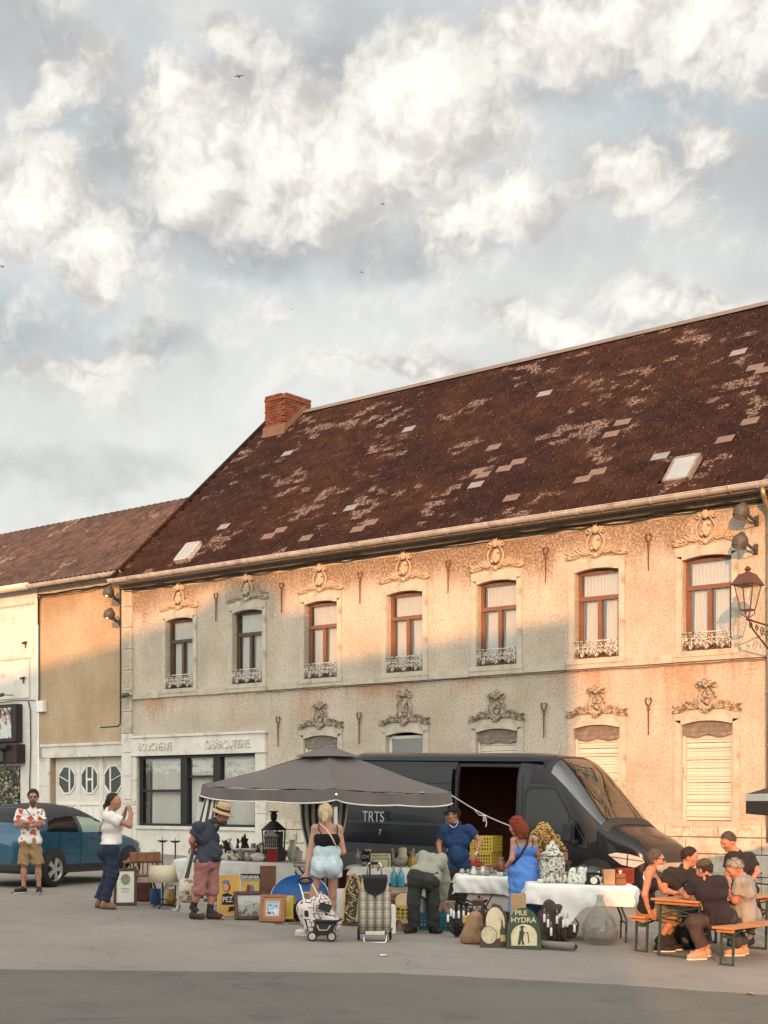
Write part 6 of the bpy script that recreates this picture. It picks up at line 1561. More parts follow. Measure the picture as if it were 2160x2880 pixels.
ob('oval_picture', MB().prism([(.075*math.cos(a), .42+.09*math.sin(a)) for a in [2*math.pi*k/20 for k in range(20)]], -.010, -.007), M('green_engraving', (.22,.25,.17), .8, .5, 30, 0, det=6), fp); ob('caption', MB().hexa(-.07,.07,-.009,-.0065,.27,.275).hexa(-.05,.05,-.009,-.0065,.24,.244).hexa(-.06,.06,-.009,-.0065,.21,.214), m_print, fp)
lp = thg('table_lamp', 'lamp with wide cream drum shade on a black tripod stem', 'lamp', gd(458, 22.0))
ob('lamp_shade', MB().lathe([(.24,.40),(.19,.655),(.186,.655),(.235,.402)], 28), m_shade, lp, True); ob('stem', MB().lathe([(.012,.03),(.016,.05),(.010,.12),(.014,.26),(.010,.30),(.010,.60)], 10), m_black, lp, True)
for k in range(3):
    a = 2*math.pi*k/3+.4; ob('foot', MB().tube([(0,0,.05),(.1*math.cos(a),.1*math.sin(a),.045),(.22*math.cos(a),.22*math.sin(a),.012)], [.016,.014,.012], 6), m_black, lp)
for px, lb in ((457, 'black iron pricket candle stand behind the chair back'), (493, 'black iron pricket candle stand nearest the gazebo leg')):
    cs = thg('candle_stand', lb, 'candle stand', gd(px, 22.95), group='pricket candle stands')
    ob('stem', MB().lathe([(.012,.02),(.012,.5),(.02,.52),(.012,.54),(.012,1.0)], 8), m_black, cs, True); ob('drip_pan', MB().lathe([(.01,.98),(.05,.985),(.09,1.01),(.085,1.015),(.01,1.0)], 18), m_black, cs, True); ob('spike', MB().lathe([(.008,1.0),(.001,1.08)], 6), m_black, cs)
    for k in range(3):
        a = 2*math.pi*k/3; ob('foot', MB().tube([(0,0,.06),(.09*math.cos(a),.09*math.sin(a),.07),(.16*math.cos(a),.16*math.sin(a),.0)], .011, 5), m_black, cs)
tag(ob('wooden_crate', MB().hexa(-.14,.14,-.12,.12,0,.3).hexa(-.15,.15,-.13,-.12,.02,.09).hexa(-.15,.15,-.13,-.12,.2,.28), M('dark_red_wood', (.10,.03,.025), .7, .2, 6, .2, 20), None, loc=gd(398, 23.3)), 'dark red wooden crate beneath the captain\'s chair', 'crate')
tag(ob('blue_tin', MB().lathe([(.08,0),(.085,.01),(.085,.24),(.078,.25)], 18), m_bluepl, None, True, gd(438, 22.7)), 'blue tin standing behind the cream lamp', 'tin')
tag(ob('brass_pot', MB().lathe([(.05,0),(.08,.05),(.085,.15),(.05,.22),(.06,.26)], 16), m_brass, None, True, gd(480, 22.5)), 'small brass pot right of the lamp stem', 'pot')
gs = thg('ceramic_stool', 'barrel-shaped ceramic garden stool painted with brown flowers', 'stool', gd(527, 21.5)+Vector((0,0,.155)))
ob('barrel', MB().lathe([(.10,0),(.125,.03),(.155,.13),(.155,.24),(.12,.33),(.09,.34)], 22), M('flower_china', (.58,.53,.43), .4, .2, 9, .05, 30, col2=(.25,.10,.07), thr=(.52,.58), s2=11, spec=.5), gs, True)
bd = thg('plank_stack', 'low stack of pale boards behind the straw-hatted man', 'boards', gd(577, 21.45), (0,0,R(-4)))
for k in range(4): ob('board', MB().hexa(-.34+random.uniform(-.03,.03),.34+random.uniform(-.03,.03),-.13,.13,.037*k,.037*k+.034), M('pale_board', (.46,.44,.40), .7, .12, 5, .1, 20), bd)
wb_ = leaner('lettered_board', 'tall white board with black lettering beside the gazebo leg', 'board', gd(540, 21.9)+Vector((0,0,.3)), 8, 0)
ob('panel', MB().hexa(-.12,.12,-.01,.01,0,.42), m_whbox, wb_); 
for k, c_ in enumerate('SAZE'): text('lettering', c_, .13, m_print, wb_, (-.045,-.012,.31-.1*k), ext=.002)

# leaning signs and pictures in front of the gazebo
s1 = leaner('advertising_sign', 'orange enamel sign with a figure in blue cap and the letters PEZ', 'sign', gd(645, 20.95), 12, 10)
ob('plate', MB().hexa(-.165,.165,-.008,.008,0,.60), m_enam, s1, bevel=.01); ob('pale_edge', frame_rect(.345,.61,.014,-.013,.004), M('cream_edge', (.62,.52,.28), .6, .1, 5, 0), s1)
def disc(mb, cx, cz, rx, rz, y0, y1, n=18): return mb.prism([(cx+rx*math.cos(2*math.pi*k/n), cz+rz*math.sin(2*math.pi*k/n)) for k in range(n)], y0, y1)
m_pskin = M('printed_skin', (.55,.28,.16), .6, .15, 20, 0); m_pblue = M('printed_blue', (.09,.17,.36), .6, .2, 12, 0); m_phair = M('printed_hair', (.10,.04,.02), .6, .3, 12, 0)
ob('printed_hair', disc(MB(), -.035,.42,.06,.07,-.0095,-.0082), m_phair, s1); ob('printed_face', disc(MB(), -.045,.42,.042,.055,-.0108,-.0097), m_pskin, s1); ob('printed_cap', disc(MB(), -.045,.50,.058,.026,-.0122,-.011), m_pblue, s1)
ob('printed_torso', MB().prism([(-.11,.16),(.06,.16),(.10,.24),(.05,.30),(-.02,.34),(-.10,.32)], -.0098, -.0083), m_print, s1); text('lettering', 'PEZ', .115, m_whbox, s1, (-.10,-.0115,.20), ext=.001, sx=.8); ob('printed_panel', MB().prism([(-.02,.05),(.10,.08),(.11,.14),(.0,.13)], -.0095, -.0083), m_print, s1)
s2 = leaner('advertising_sign', 'mustard yellow sign topped by a black header lettered BANANIA', 'sign', gd(702, 21.35), 10, -4)
ob('plate', MB().hexa(-.135,.135,-.008,.008,0,.50), m_enam2, s2, bevel=.01); ob('header', MB().hexa(-.15,.15,-.02,.0,.505,.605), m_print, s2); text('lettering', 'BANANIA', .078, m_whbox, s2, (-.138,-.0225,.528), ext=.001, sx=.80, bevel=.0012)
ob('white_rule', MB().hexa(-.148,.148,-.0225,-.0205,.51,.518), m_whbox, s2); ob('red_block', MB().prism([(-.06,.30),(.0,.30),(.0,.44),(-.05,.44)], -.0098, -.0083), m_redpl, s2); ob('blue_block', MB().prism([(.002,.30),(.06,.30),(.05,.42),(.002,.44)], -.0098, -.0083), m_pblue, s2); ob('brown_block', disc(MB(), 0,.20,.075,.095,-.0095,-.0082), m_clay, s2)
s3 = leaner('wooden_sign', 'tall brown wooden sign with carved vertical letters below red tin', 'sign', gd(752, 21.65)+Vector((0,0,.30)), 9, -6)
ob('board', MB().hexa(-.125,.125,-.012,.012,-.30,.42), M('sign_wood', (.16,.07,.04), .6, .25, 6, .15, 25), s3, bevel=.006)
for k, c_ in enumerate('VEELASQ'): text('lettering', c_, .06, M('orange_letter', (.30,.10,.05), .7, .1, 9, 0), s3, (.01+.008*k,-.0145,.34-.085*k), ext=.002)
p1_ = leaner('framed_painting', 'wide dark frame around a grey storm-lit landscape painting', 'painting', gd(705, 20.35), 20, 14)
ob('frame', frame_rect(.46,.42,.055,-.035,.0), m_dkoak, p1_, bevel=.01); ob('canvas', MB().hexa(-.178,.178,-.012,-.002,.052,.368), paint_mat('grey_landscape', (.40,.41,.38), (.30,.27,.24), (.05,.045,.045), .42, .55, 5), p1_)
p2_ = leaner('framed_painting', 'brown stepped frame around a small blue seascape painting', 'painting', gd(765, 20.05), 20, -8)
ob('frame', frame_rect(.37,.40,.05,-.04,.0), m_oak, p2_, bevel=.008); ob('inner_frame', frame_rect(.27,.30,.04,-.03,-.005).xf(Matrix.Translation((0,0,.05))), M('orange_oak', (.38,.17,.07), .45, .2, 7, .1, 30), p2_); ob('slip', frame_rect(.192,.222,.012,-.024,-.006).xf(Matrix.Translation((0,0,.089))), m_whbox, p2_)
ob('canvas', MB().hexa(-.085,.085,-.015,-.008,.10,.30), paint_mat('blue_seascape', (.30,.45,.55), (.55,.65,.68), (.015,.05,.09), .4, .5, 11), p2_)
def crate(name, label, loc, rot, w, d, h, mat, group=None, n=5, rows=3):
    t = thg(name, label, 'crate', loc, rot, group)
    ob('base', MB().hexa(-w/2+.004,w/2-.004,-d/2+.004,d/2-.004,0,.012), mat, t)
    for (ax_, L, o_) in (('x', w, -d/2), ('x', w, d/2), ('y', d, -w/2), ('y', d, w/2)):
        mb = MB(); 
        def add(a, b, z0, z1, tk=.008):
            if ax_ == 'x': mb.hexa(a, b, o_-tk/2, o_+tk/2, z0, z1)
            else: mb.hexa(o_-tk/2, o_+tk/2, a, b, z0, z1)
        add(-L/2, L/2, h-.03, h, .016); add(-L/2, L/2, 0, .03, .012)
        for k in range(1, rows): z = .03+(h-.06)*k/rows; add(-L/2, L/2, z-.008, z+.008)
        for k in range(n+1): x = -L/2+.012+(L-.024)*k/n; add(x-.010, x+.010, .03, h-.03, .0095)
        ob('side', mb, mat, t)
    return t
crate('plastic_crate', 'yellow slatted plastic crate right of the blue seascape', gd(808, 20.35), (R(-16),0,R(-6)), .18, .28, .34, m_yelpl, 'yellow plastic crates')
crate('plastic_crate', 'yellow plastic crate beneath the folding table by blonde woman', gd(832, 22.0)+Vector((0,0,.28)), (0,0,R(8)), .26, .3, .22, m_yelpl, 'yellow plastic crates')
tub = thg('blue_tub', 'big shallow blue plastic tub standing on its edge behind frames', 'tub', gd(835, 20.95)+Vector((0,0,.0)), (R(62),0,R(-10)))
ob('bowl', MB().lathe([(.03,.10),(.30,.09),(.34,.0),(.355,.0),(.31,.11),(.03,.12)], 26, (0,.34,0), 1.25, 1), m_bluepl, tub, True); ob('rim', MB().tube([(.44*math.cos(a), .34+.35*math.sin(a), 0) for a in [2*math.pi*k/30 for k in range(31)]], .012, 6), m_whbox, tub)
tag(ob('china_plate', MB().lathe([(.02,.0),(.09,.004),(.14,.02),(.135,.024),(.09,.012),(.02,.008)], 24), m_china, None, True, gd(795, 20.7)+Vector((0,0,.20)), (R(70),0,R(4))), 'white plate leaning against the blue tub', 'plate')
sack = ob('black_sack', MB().ball((0,0,.14),(.17,.14,.17), 14, 9), m_print, None, True, gd(855, 20.4)); tag(sack, 'slumped black sack in front of the blue tub', 'sack')
tag(ob('ground_sheet', MB().add([(x, y, .008+.012*math.sin(x*9+y*5)+gz(0)*0) for y in (-.14,.0,.14) for x in (-.35,-.2,-.05,.1,.25,.4)], [(r*6+c, r*6+c+1, (r+1)*6+c+1, (r+1)*6+c) for r in range(2) for c in range(5)]), m_tarp, None, True, gd(845, 19.95)), 'brown ground sheet under the sacks beside paintings', 'sheet')
wp = leaner('white_board', 'plain white board leaning behind the blonde woman\'s legs', 'board', gd(955, 20.2), 12, 5); ob('board', MB().hexa(-.13,.13,-.01,.01,0,.50), m_whbox, wp)
mf = leaner('carved_mirror', 'tall carved brown mirror frame with pale inlay leaning by plaid trolley', 'mirror', gd(985, 19.9), 16, -18)
ob('back', MB().hexa(-.12,.12,-.01,.02,0,.72), m_dkoak, mf); im = MB(); rr = random.Random(8)
for k in range(26):
    z = .03+.66*k/26; leaf(im, (rr.uniform(-.09,.09), z), (rr.uniform(-.09,.09), z+rr.uniform(.03,.09)), .018, .01, -.012)
ob('inlay', im, m_cream, mf); ob('arch', MB().tube([(-.10,-.03,.05),(-.11,-.03,.5),(-.06,-.03,.68),(.0,-.03,.74),(.06,-.03,.68),(.11,-.03,.5),(.10,-.03,.05)], .018, 6), m_brass, mf)
cb_ = thg('white_carton', 'white cardboard box behind the plaid trolley', 'box', gd(1092, 18.9), (0,0,R(6))); ob('box', MB().hexa(-.09,.09,-.09,.09,0,.38), m_whbox, cb_, bevel=.004); text('lettering', 'FRANCE', .045, m_print, cb_, (-.082,-.092,.05), ext=.001, sx=.8)

# two shopping trolleys
tr, nt, b = newmat('maze_print'); tc = nn(nt, 'ShaderNodeTexCoord').outputs['Object']
vv = nn(nt, 'ShaderNodeTexVoronoi', feature='DISTANCE_TO_EDGE', distance='EUCLIDEAN') if False else nn(nt, 'ShaderNodeTexVoronoi', i_Vector=tc, i_Scale=9.0)
vv.distance = 'CHEBYCHEV'; d_ = vv.outputs[0]
ring = mth(nt, 'PINGPONG', mth(nt, 'MULTIPLY', d_, 3.1), .5)
c = mixc(nt, mrange(nt, ring, .10, .16), (.012,.012,.014), (.62,.54,.52)); nt.links.new(c, b.inputs['Base Color']); b.inputs['Roughness'].default_value = .8
tp = at(920, 2560, 17.75); tb_ = gd(905, 17.75)
t_ = thg('shopping_trolley', 'shopping trolley with black and pale maze print pulled by blonde', 'trolley', tb_, (0,0,R(-8)), 'wheeled shopping trolleys')
S = Sdf(); S.rc((-.10,0,.16),(-.22,.0,.40),.13,.10,.06).rc((.12,0,.20),(-.02,.02,.46),.12,.10,.06).rc((-.20,0,.38),(.0,.02,.46),.10,.10,.06)
npmesh('bag', [S.mesh(.014, (), .008, 3)], tr, t_)
ob('dark_patch', MB().box((.06,-.105,.42),(.16,.015,.11),(R(-38),R(18),0)), m_print, t_, bevel=.02); ob('frame_tray', MB().prism([(-.10,.07),(.13,.07),(.22,.24),(-.06,.24)], -.15, .13), m_plast, t_, bevel=.015); ob('tray_lip', MB().hexa(-.08,.235,-.17,.15,.242,.262), m_plast, t_)
ob('carry_handle', MB().tube([(-.03,-.16,.20),(.0,-.18,.14),(.10,-.18,.14),(.14,-.16,.20)], .009, 6), m_zinc, t_)
for sx in (-.09, .155):
    w_ = ob('wheel', MB().lathe([(.01,-.014),(.055,-.014),(.062,-.008),(.062,.008),(.055,.014),(.01,.014)], 16).xf(Matrix.Translation((sx,-.17,.062)) @ Euler((R(90),0,R(12))).to_matrix().to_4x4()), m_rubber, t_)
    ob('hub', MB().lathe([(.005,-.017),(.042,-.017),(.042,.017),(.005,.017)], 14).xf(Matrix.Translation((sx,-.172,.062)) @ Euler((R(90),0,R(12))).to_matrix().to_4x4()), m_zinc, w_)
hx = Vector(at(852, 2478, 17.95)) - tb_; hl = MB()
ob('handle_rod', MB().tube([(-.20,.0,.42), tuple(hx+Vector((-.08,0,-.02)))], .009, 6), m_chrome, t_); ob('handle_rod', MB().tube([(-.02,.02,.50), tuple(hx+Vector((.08,0,-.02)))], .009, 6), m_chrome, t_)
ob('handle_grip', MB().tube([tuple(hx+Vector((.088*math.cos(a), .02*math.sin(a), .035*math.sin(a)))) for a in [2*math.pi*k/18 for k in range(19)]], .013, 7), m_print, t_, True)
pl, nt, b = newmat('plaid_cloth'); tc = nn(nt, 'ShaderNodeTexCoord').outputs['Object']; sp = nn(nt, 'ShaderNodeSeparateXYZ', i_0=tc)
def stripes(v, per, w, off=0): return mrange(nt, mth(nt, 'ABSOLUTE', mth(nt, 'SUBTRACT', mth(nt, 'FRACT', mth(nt, 'ADD', mth(nt, 'DIVIDE', v, per), off)), .5)), .5-w, .5-w-.03, 1, 0)
c = mixc(nt, stripes(sp.outputs[0], .10, .16), (.50,.45,.36), (.18,.16,.13)); c = mixc(nt, mth(nt, 'MULTIPLY', stripes(sp.outputs[2], .115, .15, .3), .6), c, (.17,.15,.125)); c = mixc(nt, stripes(sp.outputs[0], .10, .035, .5), c, (.70,.66,.56)); c = mixc(nt, stripes(sp.outputs[0], .033, .06, .1), c, (.26,.23,.19)); c = mixc(nt, mth(nt, 'MULTIPLY', stripes(sp.outputs[2], .038, .05), .7), c, (.12,.11,.09))
nt.links.new(c, b.inputs['Base Color']); b.inputs['Roughness'].default_value = .85
t2 = thg('shopping_trolley', 'beige plaid shopping trolley with black flap standing alone', 'trolley', gd(1053, 17.95), (R(6),0,R(3)), 'wheeled shopping trolleys')
bag = MB(); vs = []; fs = []; prof = [(.14,.205,.12),(.3,.215,.13),(.55,.205,.125),(.72,.175,.11),(.80,.165,.10)]
for z, w, d in prof:
    for k in range(20):
        a = 2*math.pi*k/20; q = .42; vs.append((w*math.copysign(abs(math.cos(a))**q, math.cos(a)), -.02+d*math.copysign(abs(math.sin(a))**q, math.sin(a)), z+.012*math.sin(3*a)))
for i in range(4):
    for k in range(20): fs.append((i*20+k, i*20+(k+1) % 20, (i+1)*20+(k+1) % 20, (i+1)*20+k))
fs += [tuple(range(20))[::-1], tuple(80+k for k in range(20))]; ob('bag', bag.add(vs, fs), pl, t2, True)
fp_ = [(-.155,.79)] + [(.15*math.cos(a), .76-.16*abs(math.sin(a))) for a in [math.pi+math.pi*k/12 for k in range(13)]] + [(.155,.79),(.14,.815),(-.14,.815)]
ob('flap', MB().prism(fp_, -.165, -.150), m_print, t2, bevel=.006); ob('buckle', MB().hexa(-.012,.012,-.170,-.150,.57,.63), m_plast, t2); ob('flap_top', MB().hexa(-.16,.16,-.155,.09,.805,.825), m_print, t2, bevel=.01)
ob('handle', MB().tube([(-.09,.10,.2),(-.09,.10,.92),(-.07,.10,.965),(.07,.10,.965),(.09,.10,.92),(.09,.10,.2)], .010, 7), m_chrome, t2, True); ob('grip', MB().tube([(-.05,.10,.967),(.05,.10,.967)], .019, 8), m_print, t2)
ob('base_frame', MB().tube([(-.14,-.10,.16),(-.14,-.20,.03),(-.12,-.22,.012),(.12,-.22,.012),(.14,-.20,.03),(.14,-.10,.16)], .010, 7).tube([(-.18,.0,.09),(.18,.0,.09)], .008, 6), m_chrome, t2, True); ob('label', MB().hexa(-.12,.12,-.150,-.146,.10,.145), m_whbox, t2)
for sx in (-.20, .20): ob('wheel', MB().lathe([(.01,-.015),(.07,-.015),(.085,-.008),(.085,.008),(.07,.015),(.01,.015)], 18).xf(Matrix.Translation((sx,.0,.085)) @ Euler((0,R(90),0)).to_matrix().to_4x4()), m_rubber, t2)

# on the left table: bronze figures, caskets, pottery, lantern
def figure(label, loc, h, mat, seed, name='bronze_figure', cat='figurine', group='dark bronze figures'):
    rr = random.Random(seed); S = Sdf(); a = rr.uniform(-.3,.3)*h
    S.rc((0,0,0),(0,0,.06*h),.20*h,.17*h,.02).rc((0,0,.06*h),(0,0,.30*h),.10*h,.08*h,.02).rc((0,0,.30*h),(a*.2,0,.62*h),.08*h,.12*h,.02).el((a*.25,0,.84*h),(.085*h,.09*h,.11*h)).rc((a*.2,0,.62*h),(a*.8+.18*h,0,.5*h),.05*h,.035*h,.02).rc((a*.2,0,.62*h),(a*.4-.2*h,0,.72*h+a),.05*h,.035*h,.02)
    o = npmesh(name, [S.mesh(max(h/26,.006))], mat, None); o.location = loc; return tag(o, label, cat, group)
ORD = ['first','second','third','fourth','fifth','sixth','seventh','eighth','ninth','tenth','eleventh','twelfth','thirteenth','fourteenth','fifteenth','sixteenth','rightmost']
tz = lambda px, Y=22.7: on(px, Y, .75)
for k, (px, h, Y) in enumerate(((632,.34,22.6),(645,.30,22.7),(668,.16,22.85),(683,.20,22.85),(690,.24,22.9),(725,.22,22.7))):
    zz = .19 if k in (2, 3, 4) else 0
    figure(('tallest bronze figurine at left end of left gazebo table','dark bronze figurine just right of the tallest one','leftmost small bronze figurine on the casket lid','middle small bronze figurine on the casket lid','right small bronze figurine on the casket lid','bronze figurine right of the casket on the left table')[k], tz(px, Y)+Vector((0,0,zz)), h, m_bronze, k)
cask = thg('carved_casket', 'carved stone casket carrying small bronze figures', 'casket', tz(682, 22.85)); ob('box', MB().hexa(-.26,.26,-.12,.12,0,.15), m_greypot, cask, bevel=.01); ob('lid', MB().hexa(-.28,.28,-.14,.14,.152,.185), m_china, cask, bevel=.01)
prs = [[(.03,0),(.055,.03),(.06,.07),(.035,.11),(.04,.13)], [(.02,0),(.05,.05),(.03,.12),(.018,.15),(.03,.18)], [(.05,0),(.065,.02),(.07,.05),(.06,.07)], [(.03,0),(.04,.05),(.045,.09),(.02,.10),(.008,.13)]]
mm_ = [m_china, m_greypot, m_clay, m_delft, m_china]; rr = random.Random(21)
for k in range(17):
    px = 618+k*8.2+rr.uniform(-2,2); lathe_thing('pottery_jar', ORD[k]+' small pot from the left in front row of left gazebo table', 'jar', tz(px, 22.48+rr.uniform(-.03,.1)), prs[rr.randrange(4)], mm_[rr.randrange(5)], 12, 'small pottery on the left table', rr.uniform(.8,1.15))
for k, (px, s) in enumerate(((712,1.5),(722,1.35),(735,1.6),(640,1.2))): lathe_thing('pottery_vase', ('first grey vase right of the casket','second grey vase right of the casket','third grey vase right of the casket, tallest','short grey vase left of the casket')[k], 'vase', tz(px, 22.8), prs[1], m_greypot, 12, 'grey vases on the left table', s)
tag(ob('white_jug', MB().lathe([(.05,0),(.065,.08),(.05,.18),(.04,.22),(.05,.25)], 16).tube([(.05,0,.2),(.09,0,.16),(.06,0,.08)], .01, 6), m_china, None, True, tz(742, 22.75)), 'tall white jug next to the big black lantern', 'jug')
sh_ = ob('seashell', MB().ball((0,0,.07),(.12,.08,.07), 14, 9).ball((.05,-.06,.06),(.06,.03,.04), 10, 7), m_china, None, True, tz(727, 22.42)); tag(sh_, 'large white seashell at the front of left gazebo table', 'shell')
ln = thg('black_lantern', 'big black carriage lantern with a red tin before it', 'lantern', tz(770, 22.7), (0,0,R(20)))
ln.scale = (.78,.78,.82)
ob('finial', MB().lathe([(.02,.78),(.06,.80),(.075,.90),(.05,.94),(.10,.96),(.09,.975),(.02,.98)], 14), m_black, ln, True); ob('hood', MB().lathe([(.26,.60),(.265,.615),(.12,.74),(.07,.78),(.02,.79)], 4), m_black, ln)
for a in range(4):
    q = R(90*a); ob('corner_post', MB().bar((.21*math.cos(q),.21*math.sin(q),.0),(.24*math.cos(q),.24*math.sin(q),.60),.025), m_black, ln)
ob('glazing', MB().lathe([(.185,.02),(.20,.58)], 4), m_dglass, ln); ob('base', MB().lathe([(.22,0),(.22,.03),(.18,.04)], 4), m_black, ln)
tag(ob('red_tin', MB().hexa(-.085,.085,-.06,.06,0,.20), m_redpl, None, loc=tz(766, 22.38), bevel=.006), 'bright red tin standing before the black lantern', 'tin')
cage = ob('wire_cage', MB(), None) if False else None
cg = thg('wire_cage', 'small roofed wire cage beside the black lantern', 'cage', tz(762, 22.45)+Vector((0,0,.205)))
ob('cage_base', MB().hexa(-.11,.11,-.07,.07,0,.02), m_zinc, cg); ob('cage_roof', MB().prism([(-.13,.20),(.13,.20),(.0,.30)], -.09,.09), m_zinc, cg)
for k in range(7): ob('wire', MB().tube([(-.10+k*.033,-.068,.02),(-.10+k*.033,-.068,.2)], .004, 4), m_zinc, cg)
for k in range(2): ob('wire', MB().tube([(-.10,-.072,.07+k*.07),(.10,-.072,.07+k*.07)], .004, 4), m_zinc, cg)

# the middle table
fc = thg('folding_chair', 'grey plastic folding chair behind the middle table', 'chair', gd(992, 23.6), (0,0,R(10)))
ob('backrest', MB().prism([(-.2,.62),(.2,.62),(.21,.82),(.15,.90),(-.15,.90),(-.21,.82)], -.02,.01), M('grey_plastic', (.13,.13,.13), .5, .1, 6, 0), fc, bevel=.01); ob('seat', MB().hexa(-.2,.2,-.4,-.02,.43,.46), MATS['grey_plastic'], fc)
for sx in (-1, 1): ob('leg', MB().tube([(sx*.2,.0,.85),(sx*.2,-.38,0)], .012, 6), m_plast, fc); ob('leg', MB().tube([(sx*.19,-.36,.44),(sx*.19,.08,0)], .012, 6), m_plast, fc)
def sign_on(name, label, px, Y, w, h, mat, lean=8, z=.75, yaw=0):
    return leaner(name, label, 'sign', on(px, Y, z), lean, yaw)
a_ = sign_on('black_sign', 'narrow black sign with white letters CH ME on middle table', 1028, 22.0, .12, .38, m_print, 8, .60); ob('board', MB().hexa(-.055,.055,-.008,.008,0,.38), m_print, a_)
text('lettering', 'CH', .075, m_whbox, a_, (-.048,-.010,.27), ext=.001, sx=.9); text('lettering', 'ME', .075, m_whbox, a_, (-.048,-.010,.16), ext=.001, sx=.8); ob('gold_block', MB().hexa(-.05,.05,-.0105,-.0085,.02,.12), m_brass, a_)
a_ = sign_on('framed_advert', 'framed washing machine advert with pale print on the middle table', 1071, 21.95, .36, .38, m_print, 8, .60); ob('frame', frame_rect(.36,.38,.022,-.014,.006), m_bronze, a_); ob('print', MB().hexa(-.158,.158,-.006,0,.022,.358), m_cream, a_); text('lettering', 'Machines à Laver', .036, m_print, a_, (-.135,-.0085,.31), ext=.001, sx=1.0)
ob('drawing', frame_rect(.26,.24,.02,-.0095,-.0065).xf(Matrix.Translation((0,0,.04))), MATS['green_engraving'] if 'green_engraving' in MATS else m_clay, a_); ob('drawn_drum', MB().prism([(-.07,.05),(.07,.05),(.05,.16),(-.05,.16)], -.0095, -.0065), m_greypot, a_)
for px, Y, lb in ((1108,21.75,'left'),(1128,21.7,'right')):
    s_ = thg('soda_siphon', lb+' blue glass soda siphon before the white cloth', 'siphon', on(px, Y, .46), group='blue soda siphons'); ob('flask', MB().lathe([(.05,0),(.054,.02),(.054,.17),(.04,.215),(.02,.235),(.02,.25)], 16), m_siph, s_, True); ob('spout_head', MB().lathe([(.02,.25),(.022,.29),(.012,.30)], 10).tube([(0,0,.28),(-.03,-.02,.28),(-.045,-.03,.26)], .007, 5), m_zinc, s_)
lt = gthing('low_bench', 'low bench of odds and ends in front of middle table', 'bench', .28, 21.7); ob('plank', MB().hexa(-.25,.55,-.14,.14,.42,.455), m_pine, lt)
for sx in (-.2,.5): ob('leg', MB().hexa(sx-.02,sx+.02,-.12,.12,0,.42), m_pine, lt)
for k, (px, h, mt, pr) in enumerate(((1030,.20,m_zinc,1),(1041,.20,m_zinc,1),(1067,.17,m_zinc,1),(1090,.12,m_clear,3),(1100,.12,m_clear,3),(1133,.20,m_china,0),(1163,.24,m_clear,1),(1170,.16,m_zinc,1),(1192,.14,m_clear,3))):
    lathe_thing('glass_vase' if mt == m_clear else 'metal_candlestick', ORD[k]+' small piece from the left on the middle table, %s' % ('clear glass vase' if mt == m_clear else 'pale candlestick'), 'vase' if mt == m_clear else 'candlestick', on(px, 22.35, .76), [(r*.8, z*h/.15) for r, z in prs[pr]], mt, 12, 'small glass on middle table' if mt == m_clear else 'candlesticks on middle table')
lathe_thing('amber_bottle', 'squat amber glass bottle on the middle table', 'bottle', on(1160, 22.1, .755), [(.07,0),(.085,.03),(.085,.12),(.03,.17),(.025,.21)], m_amber, 14)
lathe_thing('painted_head_jar', 'rounded pale jar like a head on the middle table', 'jar', on(1132, 22.2, .755), [(.05,0),(.08,.05),(.085,.14),(.06,.20),(.07,.25),(.05,.29)], m_cream, 14)
lathe_thing('mottled_bowl', 'dark mottled round bowl behind the blue siphons', 'bowl', on(1122, 22.05, .755), [(.06,0),(.13,.06),(.14,.10),(.11,.13)], m_greypot, 18)
# beneath and before the middle table
dm = thg('banjo', 'old banjo with a pale skin beneath the middle table', 'banjo', gd(1135, 21.0)+Vector((0,0,.28)), (R(-20),0,0))
ob('drum', MB().lathe([(.13,-.03),(.14,-.02),(.14,.03),(.13,.035)], 22).xf(Euler((R(90),0,0)).to_matrix().to_4x4()), m_dkoak, dm); ob('skin', MB().lathe([(.01,.036),(.125,.036),(.125,.040),(.01,.040)], 22).xf(Euler((R(90),0,0)).to_matrix().to_4x4()), M('banjo_skin', (.50,.36,.22), .6, .15, 6, 0), dm); ob('neck', MB().bar((-.10,0,.0),(-.5,.0,.12),.045,.03), m_dkoak, dm)
crate('plastic_crate', 'yellow plastic crate under the low bench, beneath the banjo', gd(1130, 20.9), (0,0,R(5)), .36, .28, .24, m_yelpl, 'yellow plastic crates')
crate('plastic_crate', 'teal plastic crate behind the bending man\'s legs', gd(1215, 19.75), (0,0,R(-3)), .36, .30, .24, m_tealpl, 'teal plastic crates', 7, 4)
crate('plastic_crate', 'teal plastic crate under the short white tablecloth', gd(1270, 19.7), (0,0,R(4)), .34, .30, .22, m_tealpl, 'teal plastic crates', 7, 4)
mi = leaner('oval_mirror', 'arched dark mirror standing in the teal crate', 'mirror', gd(1185, 19.8)+Vector((0,0,.12)), 8, 0); ob('frame', MB().tube([(-.08,0,0),(-.085,0,.22),(-.05,0,.30),(0,0,.325),(.05,0,.30),(.085,0,.22),(.08,0,0)], .014, 6), m_bronze, mi); ob('mirror_glass', MB().prism([(-.075,0),(.075,0),(.08,.22),(.045,.29),(0,.31),(-.045,.29),(-.08,.22)], -.004,.004), m_dglass, mi)
op = thg('open_carton', 'open cardboard carton on the ground before yellow crate', 'box', gd(1140, 19.5), (0,0,R(20))); ob('box', MB().hexa(-.13,.13,-.10,-.09,0,.15).hexa(-.13,.13,.09,.10,0,.15).hexa(-.13,-.12,-.089,.089,0,.15).hexa(.12,.13,-.089,.089,0,.15).hexa(-.119,.119,-.089,.089,0,.01), m_card, op); ob('flap', MB().box((-.18,0,.13),(.13,.2,.006),(0,R(-25),0)), m_card, op); ob('flap', MB().box((0,-.15,.13),(.24,.12,.006),(R(25),0,0)), m_card, op)
